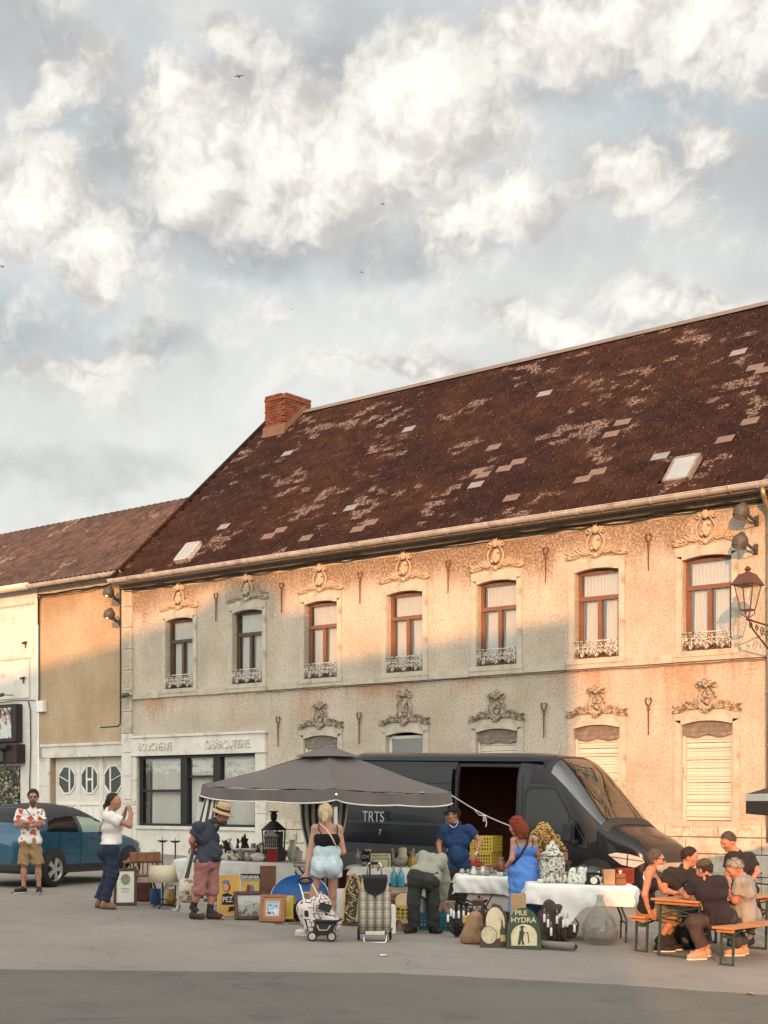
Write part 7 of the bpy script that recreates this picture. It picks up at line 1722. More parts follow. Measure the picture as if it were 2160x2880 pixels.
rc_ = thg('red_carton', 'dark maroon box under the grey folding chair', 'box', gd(992, 23.3), (0,0,R(5))); ob('box', MB().hexa(-.22,.22,-.15,.15,.30,.62), M('maroon_box', (.09,.02,.02), .7, .2, 5, .1, 20), rc_); ob('lid', MB().hexa(-.23,.23,-.16,.16,.0,.29), m_dkoak, rc_)

# goods in and at the van
for k, (w, z) in enumerate(((.44,.52),(.44,.84))):
    vv_ = Matrix(van.matrix_world) @ Vector((3.50,-.70,z)); crate('stack_crate', 'yellow slatted crate, %s of the pair in the van doorway' % ('lower' if k == 0 else 'upper'), vv_, (0,0,FANG+R(3*k)), .50, .36, .31, m_yelpl, 'crates in the van doorway', 8, 4)
rcn = Matrix(van.matrix_world) @ Vector((4.28,-.55,.52)); rk = thg('red_canister', 'red canister with white cone top inside the van door', 'canister', rcn); ob('body', MB().lathe([(.14,0),(.15,.02),(.15,1.05),(.13,1.10)], 16), m_redpl, rk, True); ob('cone_top', MB().lathe([(.14,1.10),(.06,1.28),(.02,1.34)], 16), m_whbox, rk, True)
# gilded heap, urns and ceramics beside the woman in blue
gh = thg('gilt_clock', 'big heap-shaped gilded carving on a wooden chest', 'carving', on(1528, 20.6, .0)+Vector((0,0,1.10)))
gm_ = MB(); rr = random.Random(4)
for k in range(330):
    t = rr.random()**.7; z = .42*(1-t); w = .04+.30*t; x = rr.uniform(-w, w); y = rr.uniform(-.12,.06)*t; r = rr.uniform(.014,.03)
    gm_.ball((x, y, z), (r, r, r*rr.uniform(.7,1.4)), 6, 4)
for k in range(9): scroll(gm_, rr.uniform(-.2,.2), rr.uniform(.05,.25), .06, 1.2, rr.uniform(0,6), 1, .012, -.13, 10)
go_ = ob('gilt_carving', gm_, m_brass, gh); go_['kind'] = 'stuff'; ob('chest', MB().hexa(-.30,.34,-.14,.14,-.12,-.005), m_oak, gh, bevel=.006); ob('wreath', MB().tube([(-.12+.085*math.cos(a), -.14, .20+.11*math.sin(a)) for a in [2*math.pi*k/18 for k in range(19)]], .016, 6), m_brass, gh)
st_ = gthing('wooden_stand', 'wooden stand carrying the figured urn and gilded carving', 'stand', on(1535, 20.6, 0).x, 20.6); ob('shelf', MB().hexa(-.32,.32,-.16,.16,.94,.975), m_dkoak, st_)
for sx in (-.29,.29):
    for sy in (-.13,.13): ob('leg', MB().hexa(sx-.02,sx+.02,sy-.02,sy+.02,0,.94), m_dkoak, st_)
ur = thg('figured_urn', 'big white urn densely painted with dark leaves', 'urn', on(1553, 19.05, .755)); ob('body', MB().lathe([(.12,0),(.14,.02),(.17,.10),(.175,.24),(.16,.31),(.17,.33),(.12,.34)], 4 if False else 18), m_delft, ur, True); ob('lid', MB().lathe([(.16,.345),(.15,.38),(.10,.41),(.09,.47),(.04,.50),(.03,.54),(.01,.55)], 18), m_delft, ur, True)
lathe_thing('china_tureen', 'white china tureen beside the big figured urn', 'tureen', on(1528, 19.3, .755), [(.06,0),(.09,.04),(.11,.10),(.10,.14),(.05,.17),(.02,.20)], m_china, 16)
for k in range(10): lathe_thing('figured_cup', ORD[k]+' small cup from the left on the long white cloth', 'cup', on(1522+k*9.5+rr.uniform(-2,2), 18.72+rr.uniform(0,.12), .75), prs[rr.randrange(4)], m_delft if k % 3 else m_china, 10, 'small cups on the long cloth', rr.uniform(.55,.85))
S = Sdf(); S.rc((-.07,0,.04),(-.05,0,.17),.06,.045,.02).rc((.06,0,.05),(.06,0,.18),.07,.05,.02).rc((-.05,0,.05),(.06,0,.05),.06,.06,.02).rc((.10,0,.10),(.12,0,.20),.02,.02,.01)
he = npmesh('china_hen', [S.mesh(.008, (), .004, 2)], m_greench, None); he.location = on(1622, 18.75, .752); tag(he, 'pale green china figure group beside the telephone', 'figurine')
te = thg('rotary_telephone', 'black rotary telephone with white dial on long cloth', 'telephone', on(1664, 18.78, .752), (0,0,R(8)))
ob('body', MB().prism([(-.10,0),(.10,0),(.08,.07),(.05,.10),(-.05,.10),(-.08,.07)], -.09,.09), m_print, te, bevel=.01); ob('dial', MB().lathe([(.01,0),(.048,0),(.048,.012),(.01,.014)], 18).xf(Matrix.Translation((0,-.092,.05)) @ Euler((R(80),0,0)).to_matrix().to_4x4()), m_china, te); ob('handset', MB().tube([(-.13,0,.10),(-.11,0,.13),(0,0,.14),(.11,0,.13),(.13,0,.10)], [.03,.022,.018,.022,.03], 8), m_print, te, True)
for k, (px, r) in enumerate(((1640,.12),(1668,.11))): tag(ob('cymbal_plate', MB().lathe([(.01,0),(r*.5,.012),(r,.0),(r,.006),(.01,.018)], 22), M('dull_metal_plate', (.10,.10,.10), .4, .2, 6, 0, metal=.6), None, True, on(px, 19.25, .87), (R(68),0,R(10*k))), ('left' if k == 0 else 'right')+' dull metal plate standing behind the telephone', 'plate', 'dull metal plates')
tag(ob('wooden_box', MB().hexa(-.075,.075,-.06,.06,0,.20), m_pine, None, loc=on(1712, 18.75, .752), bevel=.005), 'upright pale wooden box on the long cloth', 'box')
lb_ = thg('leather_case', 'small tan leather case at the end of the long cloth', 'case', on(1745, 18.75, .752)); ob('case', MB().hexa(-.07,.07,-.05,.05,0,.085), M('tan_leather', (.20,.085,.035), .5, .2, 8, .1, 40), lb_, bevel=.012); ob('lid', MB().hexa(-.065,.065,-.02,.055,.088,.15), MATS['tan_leather'], lb_, bevel=.01)
crate('red_crate', 'dark red slatted crate behind the tan leather case', on(1755, 19.3, .75), (0,0,R(4)), .22, .2, .2, M('dark_red_plastic', (.16,.015,.012), .5, .2, 7, 0), None, 6, 4)
for k, (px, mt) in enumerate(((1332,m_china),(1345,m_clear),(1358,m_china),(1370,m_greypot),(1383,m_clear),(1394,m_clear),(1406,m_china),(1420,m_siph),(1430,m_clear))):
    lathe_thing('table_glass', ORD[k]+' small glassware piece from the left on the short cloth', 'glassware', on(px, 20.15+.08*(k % 3), .75), [(r, z*.7) for r, z in prs[(k*2+1) % 4]], mt, 12, 'glassware on the short cloth', 1.0)
for k in range(3): lathe_thing('stacked_dish', ('lowest','middle','topmost')[k]+' flat grey dish at left end of short white cloth', 'dish', on(1345+k*3, 20.45, .75+k*.03), [(.05,0),(.12,.012),(.15,.03),(.145,.035),(.05,.012)], m_greypot, 18, 'dishes on the short cloth')
tag(ob('red_toy_car', MB().hexa(-.09,.09,-.04,.04,.02,.06).prism([(-.05,.06),(.06,.06),(.03,.10),(-.03,.10)], -.035,.035).lathe([(.02,0),(.02,.02)], 10, (-.06,-.045,.01)).lathe([(.02,0),(.02,.02)], 10, (.06,-.045,.01)), m_redpl, None, loc=on(1342, 20.45, .86), bevel=.008), 'small red toy car on stacked dishes beside seller', 'toy')
lathe_thing('copper_jug', 'copper jug held up by the red-haired woman', 'jug', at(1408, 2452, 19.32), [(.05,0),(.075,.05),(.06,.13),(.04,.17),(.05,.20)], M('copper_jug', (.24,.09,.06), .4, .3, 9, 0, metal=.4), 14)

# ground goods in front of the cloths
m_candle = M('white_candle_sleeve', (.78,.76,.70), .5, .04, 5, 0); m_bulb = glassmat('bulb_glass', (.8,.82,.8), 1.0)
def chandelier(label, loc, tubes):
    t = thg('chandelier', label, 'chandelier', loc, group='iron chandeliers on the ground'); arms = MB()
    for (x, y, z) in tubes:
        arms.tube([(0,0,.12),(x*.5,y*.5,.05),(x,y,z*.5+.02),(x,y,z)], [.014,.011,.010,.012], 6); arms.lathe([(.012,0),(.03,.01),(.028,.02),(.01,.02)], 10, (x,y,z-.02))
    arms.lathe([(.02,.0),(.05,.04),(.025,.10),(.04,.16),(.012,.26)], 12); a_ = ob('arms', arms, m_bronze, t, True)
    for (x, y, z) in tubes:
        c_ = ob('candle_sleeve', MB().lathe([(.014,0),(.015,.005),(.015,.10),(.012,.102)], 10, (x,y,z)), m_candle, t, True); ob('bulb', MB().lathe([(.010,.102),(.018,.13),(.014,.155),(.003,.185)], 10, (x,y,z)), m_bulb, c_, True)
    return t
chandelier('iron chandelier with white candle sleeves before the short cloth', gd(1285, 18.7), [(-.12,-.06,.20),(-.04,.05,.24),(.02,-.08,.25),(.09,.04,.24),(.15,-.04,.22),(-.07,.12,.26)])
chandelier('iron chandelier with white candle sleeves below the long cloth', gd(1572, 18.1), [(-.14,-.02,.22),(-.11,-.09,.12),(-.02,.04,.26),(.05,-.05,.22),(.11,.03,.22),(.19,-.06,.16),(-.18,.05,.28)])
fs_ = thg('burlap_sack', 'plump burlap sack with the FLIT tin on top', 'sack', gd(1332, 17.9)); S = Sdf(); S.rc((-.04,0,.10),(.02,.02,.32),.115,.09,.06).rc((-.08,0,.04),(.06,0,.05),.07,.09,.05)
npmesh('sack', [S.mesh(.011, [(np.array([0,0,.002]), np.array([0,0,-1.]))], .008, 6)], m_burlap, fs_)
ft = thg('flit_tin', 'brown tin box lettered FLIT above the burlap sack', 'tin', gd(1345, 17.95)+Vector((0,0,.36)), (0,0,R(-4))); ob('tin', MB().hexa(-.075,.075,-.05,.05,0,.18), M('brown_tin', (.06,.03,.02), .5, .25, 8, .1, 30), ft, bevel=.006); text('lettering', 'FLIT', .075, m_whbox, ft, (-.062,-.053,.06), ext=.001, sx=.75)
ob('lid', MB().hexa(-.078,.078,-.053,.053,.181,.20), m_oak, ft)
br_ = thg('hand_brush', 'straw hand brush standing beside the burlap sack', 'brush', gd(1308, 18.0)); S = Sdf(); S.rc((0,0,.0),(.03,0,.24),.055,.05,.03); npmesh('bristles', [S.mesh(.01, [(np.array([0,0,.002]), np.array([0,0,-1.]))], .012, 6)], M('bristle', (.22,.14,.07), .95, .4, 20, .5, 90), br_)
ob('yellow_tin', MB().hexa(-.03,.08,-.05,.05,.245,.34), m_yelpl, br_, bevel=.005)
mk = leaner('still_life_board', 'dark board painted with a pale mask shape and bottle', 'painting', gd(1392, 17.5), 14, 8)
ob('board', MB().prism([(-.19,0),(.17,0),(.17,.38),(.10,.52),(.0,.55),(-.06,.42),(-.16,.2)], -.008,.008), m_dkoak, mk); ob('pale_shape', disc(MB(), .02,.30,.12,.20,-.0105,-.0085), m_cream, mk); ob('pale_disc', disc(MB(), -.07,.15,.10,.11,-.013,-.0108), M('print_cream2', (.52,.47,.30), .7, .2, 12, 0), mk)
ob('disc_ring', MB().tube([(-.07+.10*math.cos(a), -.014, .15+.11*math.sin(a)) for a in [2*math.pi*k/22 for k in range(23)]], .004, 4), m_clay, mk); ob('bottle_shape', MB().prism([(.07,.05),(.14,.05),(.14,.20),(.115,.26),(.11,.34),(.095,.34),(.09,.26),(.07,.20)], -.013,-.0108), M('print_green', (.08,.09,.05), .7, .2, 9, 0), mk); ob('bottle_label', MB().hexa(.072,.138,-.0145,-.0132,.07,.15), m_enam2, mk)
for k in range(6): ob('numeral', MB().bar((-.07+.06*math.cos(k*1.05),-.0145,.15+.065*math.sin(k*1.05)),(-.07+.08*math.cos(k*1.05),-.0145,.15+.085*math.sin(k*1.05)),.006,.003), m_print, mk)
hy = leaner('arched_sign', 'green arched sign with a walking man in a cream disc, lettered PILE HYDRA', 'sign', gd(1473, 17.4), 13, -3)
m_hyg = M('dark_green_tin', (.035,.055,.028), .5, .25, 7, .1, 30, col2=(.07,.10,.05), thr=(.5,.7), s2=5)
arch_ = [(-.215,0),(.215,0),(.205,.22)] + [(.20*math.cos(a), .24+.27*math.sin(a)) for a in [math.pi*k/16 for k in range(1,16)]] + [(-.205,.22)]
ob('plate', MB().prism(arch_, -.008,.008), m_hyg, hy); ob('cream_disc', MB().prism([(-.15,.04),(.16,.04)]+[(.005+.16*math.cos(a), .15+.155*math.sin(a)) for a in [math.pi*k/16-.1 for k in range(18)]], -.0105,-.0085), m_cream, hy)
wm = MB(); disc(wm, -.02,.245,.018,.02,-.0125,-.0108); wm.prism([(-.05,.262),(.02,.262),(.0,.285),(-.03,.285)], -.0125,-.0108); wm.prism([(-.06,.13),(-.01,.12),(.01,.20),(-.01,.235),(-.05,.22)], -.0126,-.0108); wm.prism([(-.06,.13),(-.03,.125),(-.04,.05),(-.075,.05)], -.0124,-.0108); wm.prism([(-.03,.125),(-.008,.12),(.01,.05),(-.02,.05)], -.0124,-.0108); wm.bar((0,-.0117,.20),(.05,-.0117,.20),.016,.0016); wm.bar((.05,-.0117,.21),(.065,-.0117,.07),.012,.0016)
mo = ob('printed_man', wm, M('print_dkgreen', (.05,.055,.04), .8, .3, 12, 0), hy); mo['kind'] = 'stuff'
text('lettering', 'PILE', .085, m_cream, hy, (-.105,-.0105,.415), ext=.001, sx=1.0, bevel=.002); text('lettering', 'HYDRA', .092, m_cream, hy, (-.155,-.0105,.325), ext=.001, sx=1.0, bevel=.002)
tag(ob('pine_panel', MB().hexa(-.10,.10,-.025,.025,0,.62), m_pine, None, loc=gd(1458, 18.3), rot=(R(-5),0,0), bevel=.005), 'upright bare pine panel in front of the blue dress', 'panel')
rg_ = thg('rolled_rug', 'rolled grey rug lying below the long white cloth', 'rug', gd(1568, 17.42), (0,R(1.5),R(-22)))
ob('roll', MB().tube([(-.26,0,.055),(.22,0,.052)], [.056,.052], 14, flat=.9), M('grey_felt', (.22,.19,.16), .95, .15, 9, .3, 60), rg_, True); ob('roll_end', MB().tube([(.222+.002*k,.04*(1-k/14)*math.cos(k*.9),.052+.04*(1-k/14)*math.sin(k*.9)) for k in range(14)], .008, 5), m_dkoak, rg_)
bc = thg('brown_blanket', 'brown blanket hanging over a stool beneath the long cloth', 'blanket', gd(1545, 18.6)); S = Sdf(); S.rc((0,0,.42),(.08,0,.42),.10,.10,.05).rc((0,0,.42),(-.14,-.02,.05),.10,.13,.05).rc((.08,0,.42),(.14,0,.05),.09,.11,.05)
npmesh('blanket', [S.mesh(.012, [(np.array([0,0,.004]), np.array([0,0,-1.]))], .016, 7)], M('brown_wool', (.075,.05,.045), .95, .2, 8, .3, 40), bc)
tag(ob('wooden_case', MB().hexa(-.16,.16,-.10,.10,0,.36), m_dkoak, None, loc=gd(1395, 18.6), rot=(0,0,R(6)), bevel=.006), 'dark wooden case behind the painted mask board', 'case')
ik = thg('iron_scrap', 'tangle of dark iron pieces beneath the short white cloth', 'iron', gd(1335, 19.6)); im = MB(); rr = random.Random(31)
for k in range(16): im.tube([(rr.uniform(-.3,.3), rr.uniform(-.15,.15), rr.uniform(0,.1)), (rr.uniform(-.25,.25), rr.uniform(-.1,.1), rr.uniform(.15,.4)), (rr.uniform(-.3,.3), rr.uniform(-.15,.15), rr.uniform(.2,.5))], rr.uniform(.008,.02), 6)
i_ = ob('iron_bars', im, m_bronze, ik); i_['kind'] = 'stuff'
dj = thg('glass_demijohn', 'big clear glass demijohn standing on the ground by the bench', 'demijohn', gd(1688, 18.35))
gl2, nt, b = newmat('demijohn_glass'); b.inputs['Base Color'].default_value = (.93,.95,.93,1); b.inputs['Transmission Weight'].default_value = .0
nt.nodes.remove(b); g_ = nn(nt, 'ShaderNodeLayerWeight'); g_.inputs[0].default_value = .5
tr1 = nn(nt, 'ShaderNodeBsdfTransparent'); tr1.inputs[0].default_value = (.86,.87,.84,1); gl1 = nn(nt, 'ShaderNodeBsdfGlossy'); gl1.inputs['Roughness'].default_value = .03
df1 = nn(nt, 'ShaderNodeBsdfDiffuse'); df1.inputs[0].default_value = (.30,.29,.26,1)
fz = mth(nt, 'MULTIPLY_ADD', mth(nt, 'POWER', g_.outputs[1], 2.5), .7, .05); mx1 = nn(nt, 'ShaderNodeMixShader', i_0=fz, i_1=tr1.outputs[0], i_2=gl1.outputs[0]); mx2 = nn(nt, 'ShaderNodeMixShader', i_0=mth(nt, 'MULTIPLY_ADD', noise(nt, wpos(nt), 9, 3), .22, .02), i_1=mx1.outputs[0], i_2=df1.outputs[0]); nt.links.new(mx2.outputs[0], nt.nodes['Material Output'].inputs[0])
ob('flask', MB().lathe([(.10,.0),(.17,.02),(.225,.09),(.238,.17),(.225,.25),(.17,.34),(.11,.44),(.06,.52),(.042,.57),(.042,.61),(.05,.615),(.05,.63),(.035,.635)], 30), gl2, dj, True)

# on and under the beer table
bm_ = beer.matrix_world
for k, (x, y, kind) in enumerate(((.55,.10,0),(.50,-.04,0),(.75,-.10,1),(.85,.05,0))):
    p = bm_ @ Vector((x, y, btop+.002))
    if kind == 0: lathe_thing('beer_glass', ('tall glass nearest the tank-top man on beer table','tall glass at the near edge of beer table','','tall glass beyond the water bottle on beer table')[k], 'glass', p, [(.028,0),(.032,.01),(.036,.16),(.033,.16),(.029,.02)], m_clear, 14, 'glasses on the beer table')
    else: lathe_thing('water_bottle', 'clear water bottle between the glasses on beer table', 'bottle', p, [(.035,0),(.04,.01),(.04,.15),(.015,.20),(.015,.24)], m_clear, 14)
for k, (x, y) in enumerate(((.55,.10),(.50,-.04))):
    p = bm_ @ Vector((x, y, btop+.014)); lathe_thing('drink', ('pale drink in glass nearest the tank-top man','amber drink in glass at near edge of beer table')[k], 'drink', p, [(.02,0),(.028,.0),(.031,.08),(.02,.08)], m_amber if k else M('pale_drink', (.45,.42,.2), .2, .1, 6, 0), 12, 'drinks on the beer table')
bg = thg('black_backpack', 'black backpack on the ground under the beer table', 'bag', gd(1910, 18.2)); S = Sdf(); S.rc((-.06,0,.10),(-.04,0,.26),.10,.08,.05).rc((.08,0,.10),(.06,0,.26),.10,.08,.05); npmesh('bag', [S.mesh(.012, [(np.array([0,0,.003]), np.array([0,0,-1.]))], .006, 3)], m_print, bg); ob('strap', MB().tube([(-.04,-.02,.32),(0,-.04,.38),(.05,-.02,.32)], .012, 6), m_print, bg)

# more odds and ends
rr = random.Random(77)
m_wick = M('wicker', (.26,.16,.08), .9, .3, 30, .6, 70); m_book = M('book_cloth', (.16,.07,.05), .8, .3, 6, .1, 30, island=.5); m_copper = M('copper_pan', (.40,.16,.08), .35, .25, 9, .05, 30, metal=.7)
def basket(label, loc, r, h, group):
    t = thg('wicker_basket', label, 'basket', loc, group=group); ob('bowl', MB().lathe([(r*.75,0),(r,.5*h),(r*1.05,h),(r*.98,h),(r*.7,.02)], 16), m_wick, t, True); ob('handle', MB().tube([(r*math.cos(a),0,h+r*.9*math.sin(a)) for a in [math.pi*k/10 for k in range(11)]], .010, 6), m_wick, t)
for k, (px, Y, r, h, lb) in enumerate(((598,22.0,.13,.16,'wicker basket beneath the left gazebo table'),(1010,21.2,.12,.15,'wicker basket left of the plaid trolley, under the table'),(1440,19.7,.11,.13,'wicker basket beneath the short white cloth'),(1600,19.2,.13,.15,'wicker basket in the shade of the long cloth'))): basket(lb, gd(px, Y), r, h, 'wicker baskets')
for k, (px, Y, z, n, lb) in enumerate(((655,21.9,0,5,'stack of old books behind the orange sign'),(742,21.85,0,4,'stack of old books behind the dark-framed landscape'),(1058,22.5,.75,3,'stack of old books behind the framed advert'),(1200,22.2,.75,4,'stack of old books at the right end of middle table'),(1428,20.5,.75,3,'stack of old books on the short white cloth'))):
    t = thg('book_stack', lb, 'books', on(px, Y, z+.004), (0,0,R(rr.uniform(-20,20))), 'stacks of old books')
    for q in range(n): w = rr.uniform(.09,.13); ob('book', MB().box((rr.uniform(-.01,.01),rr.uniform(-.01,.01),.018+.036*q),(w*1.5,w,.034),(0,0,R(rr.uniform(-12,12)))), m_book, t)
for k, (px, Y, lb) in enumerate(((660,22.95,'copper pan hanging back on left gazebo table'),(1180,22.5,'copper pan among the bottles of the middle table'),(1380,20.55,'copper pan at the back of short white cloth'))):
    t = thg('copper_pan', lb, 'pan', on(px, Y, .76), (R(55),0,R(rr.uniform(-30,30))), 'copper pans'); ob('pan', MB().lathe([(.02,0),(.11,.0),(.12,.06),(.115,.06),(.105,.008)], 20), m_copper, t, True); ob('handle', MB().bar((.11,0,.05),(.30,0,.07),.022,.008), m_iron, t)
for k in range(9):
    px = 1012+k*24+rr.uniform(-5,5); lathe_thing('old_bottle', ORD[k]+' old bottle from the left along the back of middle table', 'bottle', on(px, 22.6, .752), [(.032,0),(.036,.01),(.036,.12),(.014,.17),(.013,.22),(.016,.225)], (m_clear, m_amber, m_siph, m_greypot)[rr.randrange(4)], 12, 'old bottles at the back of middle table', rr.uniform(.85,1.2))
for k in range(8):
    px = 1300+k*17; lathe_thing('silver_cup', ORD[k]+' pewter cup from the left at back of the short cloth', 'cup', on(px, 20.6, .75), [(r*.8, z*.6) for r, z in prs[(k*3) % 4]], m_zinc, 10, 'pewter cups on the short cloth', .9)
fz_ = ((880,20.6,.30,.42,12,'gilt frame around a brown portrait left of white board'),(1022,20.5,.24,.34,-8,'slim gilt frame leaning beside the carved mirror'),(1362,19.2,.26,.30,10,'gilt frame leaning under the short white cloth'))
for k, (px, Y, w, h, yw, lb) in enumerate(fz_):
    t = leaner('gilt_painting', lb, 'picture', gd(px, Y), 15, yw); t['group'] = 'gilt frames on the ground'; ob('frame', frame_rect(w,h,.035,-.02,.0), m_brass, t, bevel=.006); ob('canvas', MB().hexa(-w/2+.034,w/2-.034,-.01,-.002,.034,h-.034), paint_mat('brown_portrait%d' % k, (.16,.09,.05), (.30,.19,.12), (.04,.025,.02), h, .5, 9), t)
lit = thg('paper_scrap', 'scrap of white paper lying on the open asphalt', 'litter', gp(1082, 2690)+Vector((0,0,.012)), (0,0,R(20))); ob('paper', MB().add([(-.05,-.03,0),(.05,-.025,.012),(.045,.03,.004),(-.045,.03,.015)], [(0,1,2,3)]), m_whbox, lit)
lit = thg('leaf_scrap', 'small crumpled leaf at the near right of the square', 'litter', gp(2110, 2800)+Vector((0,0,.012)), (0,0,R(-30))); ob('leaf', MB().add([(-.06,-.01,0),(.0,-.04,.02),(.06,.0,.0),(.0,.04,.02)], [(0,1,2),(0,2,3)]), m_card, lit)

for k in range(12):
    px = 606+k*21+rr.uniform(-6,6); lathe_thing('old_vase', ORD[k]+' tall old vase from the left in the back row of left gazebo table', 'vase', on(px, 23.02, .75), [(r*1.1, z) for r, z in prs[(k*2+1) % 4]], (m_bronze, m_clay, m_delft, m_greypot, m_amber, m_china)[rr.randrange(6)], 12, 'tall vases at the back of left table', rr.uniform(1.3,1.9))
for k in range(9):
    px = 1500+k*30+rr.uniform(-6,6); lathe_thing('old_jug', ORD[k]+' old jug from the left at the back of the long white cloth', 'jug', on(px, 19.2, .752), prs[(k+1) % 4], (m_clay, m_delft, m_greypot, m_brass, m_china)[rr.randrange(5)], 12, 'old jugs at the back of the long cloth', rr.uniform(.9,1.4))
for k, (px, Y, w, h, mt, lb) in enumerate(((610,21.95,.30,.26,m_card,'cardboard box of oddments under left gazebo table end'),(790,22.1,.28,.30,m_dkoak,'dark wooden box beneath the folding table by blue tub'),(1040,20.9,.26,.24,m_card,'cardboard box behind the plaid trolley, near basket'),(1100,21.3,.3,.34,m_oak,'oak box under the low bench of siphons'),(1250,20.9,.3,.28,m_card,'cardboard box below the middle table by seller'),(1480,19.4,.24,.26,m_oak,'oak box between the two white cloths'))):
    t = thg('storage_box', lb, 'box', gd(px, Y), (0,0,R(rr.uniform(-15,15))), 'boxes under the tables'); ob('box', MB().hexa(-w/2,w/2,-.12,.12,0,h), mt, t, bevel=.006); ob('lid', MB().hexa(-w/2-.008,w/2+.008,-.128,.128,h+.001,h+.03), mt, t)

# ---------------------------------------------------------------- lamps, birds and what is cut by the right edge
def on_wall(px, py, v):                 # a point at distance v before the long house's front
    a = (px-CX)/FL; Y = (P0.dot(BX)-v)/(a*BX.x+BX.y); return Vector((a*Y, Y, CAMH-(py-HY)/FL*Y))
def local_wall(p, v0=0.0): d = Vector((p.x, p.y, 0))-P0; return d.dot(UX), d.dot(BX), p.z
m_lampg = M('lamp_grey_metal', (.075,.068,.06), .5, .25, 7, .08, 30)
def floodlight(label, px, py, v, wallv, wpx, wpy):
    p = on_wall(px, py, v); t = thing('floodlight', label, 'floodlight', tuple(p), (0,0,FANG), 'floodlights under the eaves')
    S = Sdf(); S.rc((0,0,.16),(-.03,-.02,.02),.07,.16,.04).rc((-.03,-.02,.02),(-.07,-.06,-.12),.17,.15,.03)
    npmesh('housing', [S.mesh(.014, [(np.array([-.06,-.05,-.10]), np.array([-.25,-.25,-.93]))])], m_lampg, t)
    ob('lens', MB().lathe([(.01,0),(.14,0),(.14,.012),(.01,.012)], 18).xf(Matrix.Translation((-.063,-.053,-.112)) @ Euler((R(-14),R(14),0)).to_matrix().to_4x4()), m_dglass, t)
    w = on_wall(wpx, wpy, wallv); q = w-p; lq = (q.dot(UX), q.dot(BX), q.z)
    ob('bracket', MB().bar((.0,.02,.05),(lq[0]*.75,lq[1]*.6,lq[2]*.8),.045).bar((lq[0]*.75,lq[1]*.6,lq[2]*.8),lq,.05), m_lampg, t); ob('wall_plate', MB().box(lq,(.09,.03,.22)), m_lampg, t)
    ob('cable_loop', MB().tube([(.02,.02,.0),(.08,.04,-.16),(lq[0]*.8,lq[1]*.8,-.2),(lq[0],lq[1]-.02,lq[2]-.08)], .012, 5), m_cable, t)
floodlight('upper grey floodlight at the tan house corner', 309, 1668, .25, -.33, 338, 1690)
floodlight('lower grey floodlight at the tan house corner', 311, 1730, .25, -.33, 338, 1750)
floodlight('upper grey floodlight above the street lantern', 2090, 1442, .45, .02, 2128, 1465)
floodlight('lower grey floodlight above the street lantern', 2087, 1526, .45, .02, 2126, 1545)
p = on_wall(356, 1955, .22); t = thing('wall_spotlight', 'small dark spotlight on the corner pilaster', 'spotlight', tuple(p), (0,0,FANG)); ob('housing', MB().tube([(-.14,-.05,-.03),(-.1,-.04,-.02),(.06,0,.02),(.10,0,.03)], [.07,.075,.07,.03], 12), m_lampg, t, True); ob('arm', MB().tube([(.05,0,.0),(.07,.1,-.02),(.05,.16,.0)], .018, 6), m_lampg, t)
p = on_wall(6, 1955, .1); t = thing('wall_spotlight', 'small dark spotlight above the shop sign at left edge', 'spotlight', tuple(p), (0,0,FANG)); ob('housing', MB().tube([(-.1,-.1,-.03),(.06,0,.02),(.09,0,.03)], [.06,.06,.03], 12), m_lampg, t, True); ob('arm', MB().tube([(.05,0,.0),(.05,.4,.02)], .016, 6), m_lampg, t)

# wall lantern on its scrolled bracket
m_lant = M('brown_lantern_paint', (.085,.035,.022), .5, .25, 8, .1, 40)
lv = 1.43; base = on_wall(2103, 1716, lv); lt = thing('street_lantern', 'brown four-sided street lantern on a scrolled iron wall bracket', 'street lamp', tuple(base), (0,0,FANG))
lt.scale = (.84,.84,.88)
h0, h1, z1 = .10, .26, .56
def ring4(r, z): return [(r*sx, r*sy, z) for sx, sy in ((-1,-1),(1,-1),(1,1),(-1,1))]
a, b_ = ring4(h0*1.25, .0), ring4(h1*.90, z1)
for i in range(4):
    ob('corner_bar', MB().bar(a[i], b_[i], .022), m_lant, lt)
    ob('glass_pane', MB().add([a[i], a[(i+1) % 4], b_[(i+1) % 4], b_[i]], [(0,1,2,3)]), glassmat('lantern_glass', (.94,.94,.92), .3) if 'lantern_glass' not in MATS else MATS['lantern_glass'], lt)
ob('bottom_ring', MB().bar(a[0],a[1],.03).bar(a[1],a[2],.03).bar(a[2],a[3],.03).bar(a[3],a[0],.03), m_lant, lt)
rf = MB(); r0, r1, r2 = ring4(.29, z1), ring4(.30, z1+.02), ring4(.155, z1+.27)
rf.add(r0+r1+r2, [(3,2,1,0)] + [(i, (i+1) % 4, 4+(i+1) % 4, 4+i) for i in range(4)] + [(4+i, 4+(i+1) % 4, 8+(i+1) % 4, 8+i) for i in range(4)] + [(8,9,10,11)])
ob('roof', rf, m_lant, lt, bevel=.006); ob('chimney_finial', MB().lathe([(.10,z1+.27),(.11,z1+.29),(.055,z1+.31),(.05,z1+.35),(.085,z1+.37),(.08,z1+.39),(.045,z1+.40),(.05,z1+.43),(.01,z1+.45)], 14), m_lant, lt, True)
ob('lamp_holder', MB().lathe([(.03,z1-.12),(.03,z1-.01)], 10).lathe([(.02,z1-.26),(.035,z1-.20),(.03,z1-.12)], 10), m_white2, lt)
cr_ = MB()
for i in range(4): cr_.tube([a[i], (a[i][0]*.95, a[i][1]*.95, -.08), (a[i][0]*.4, a[i][1]*.4, -.15), (0,0,-.17)], .013, 6)
ob('cradle', cr_.lathe([(.03,-.24),(.045,-.20),(.03,-.16)], 10), m_lant, lt, True)
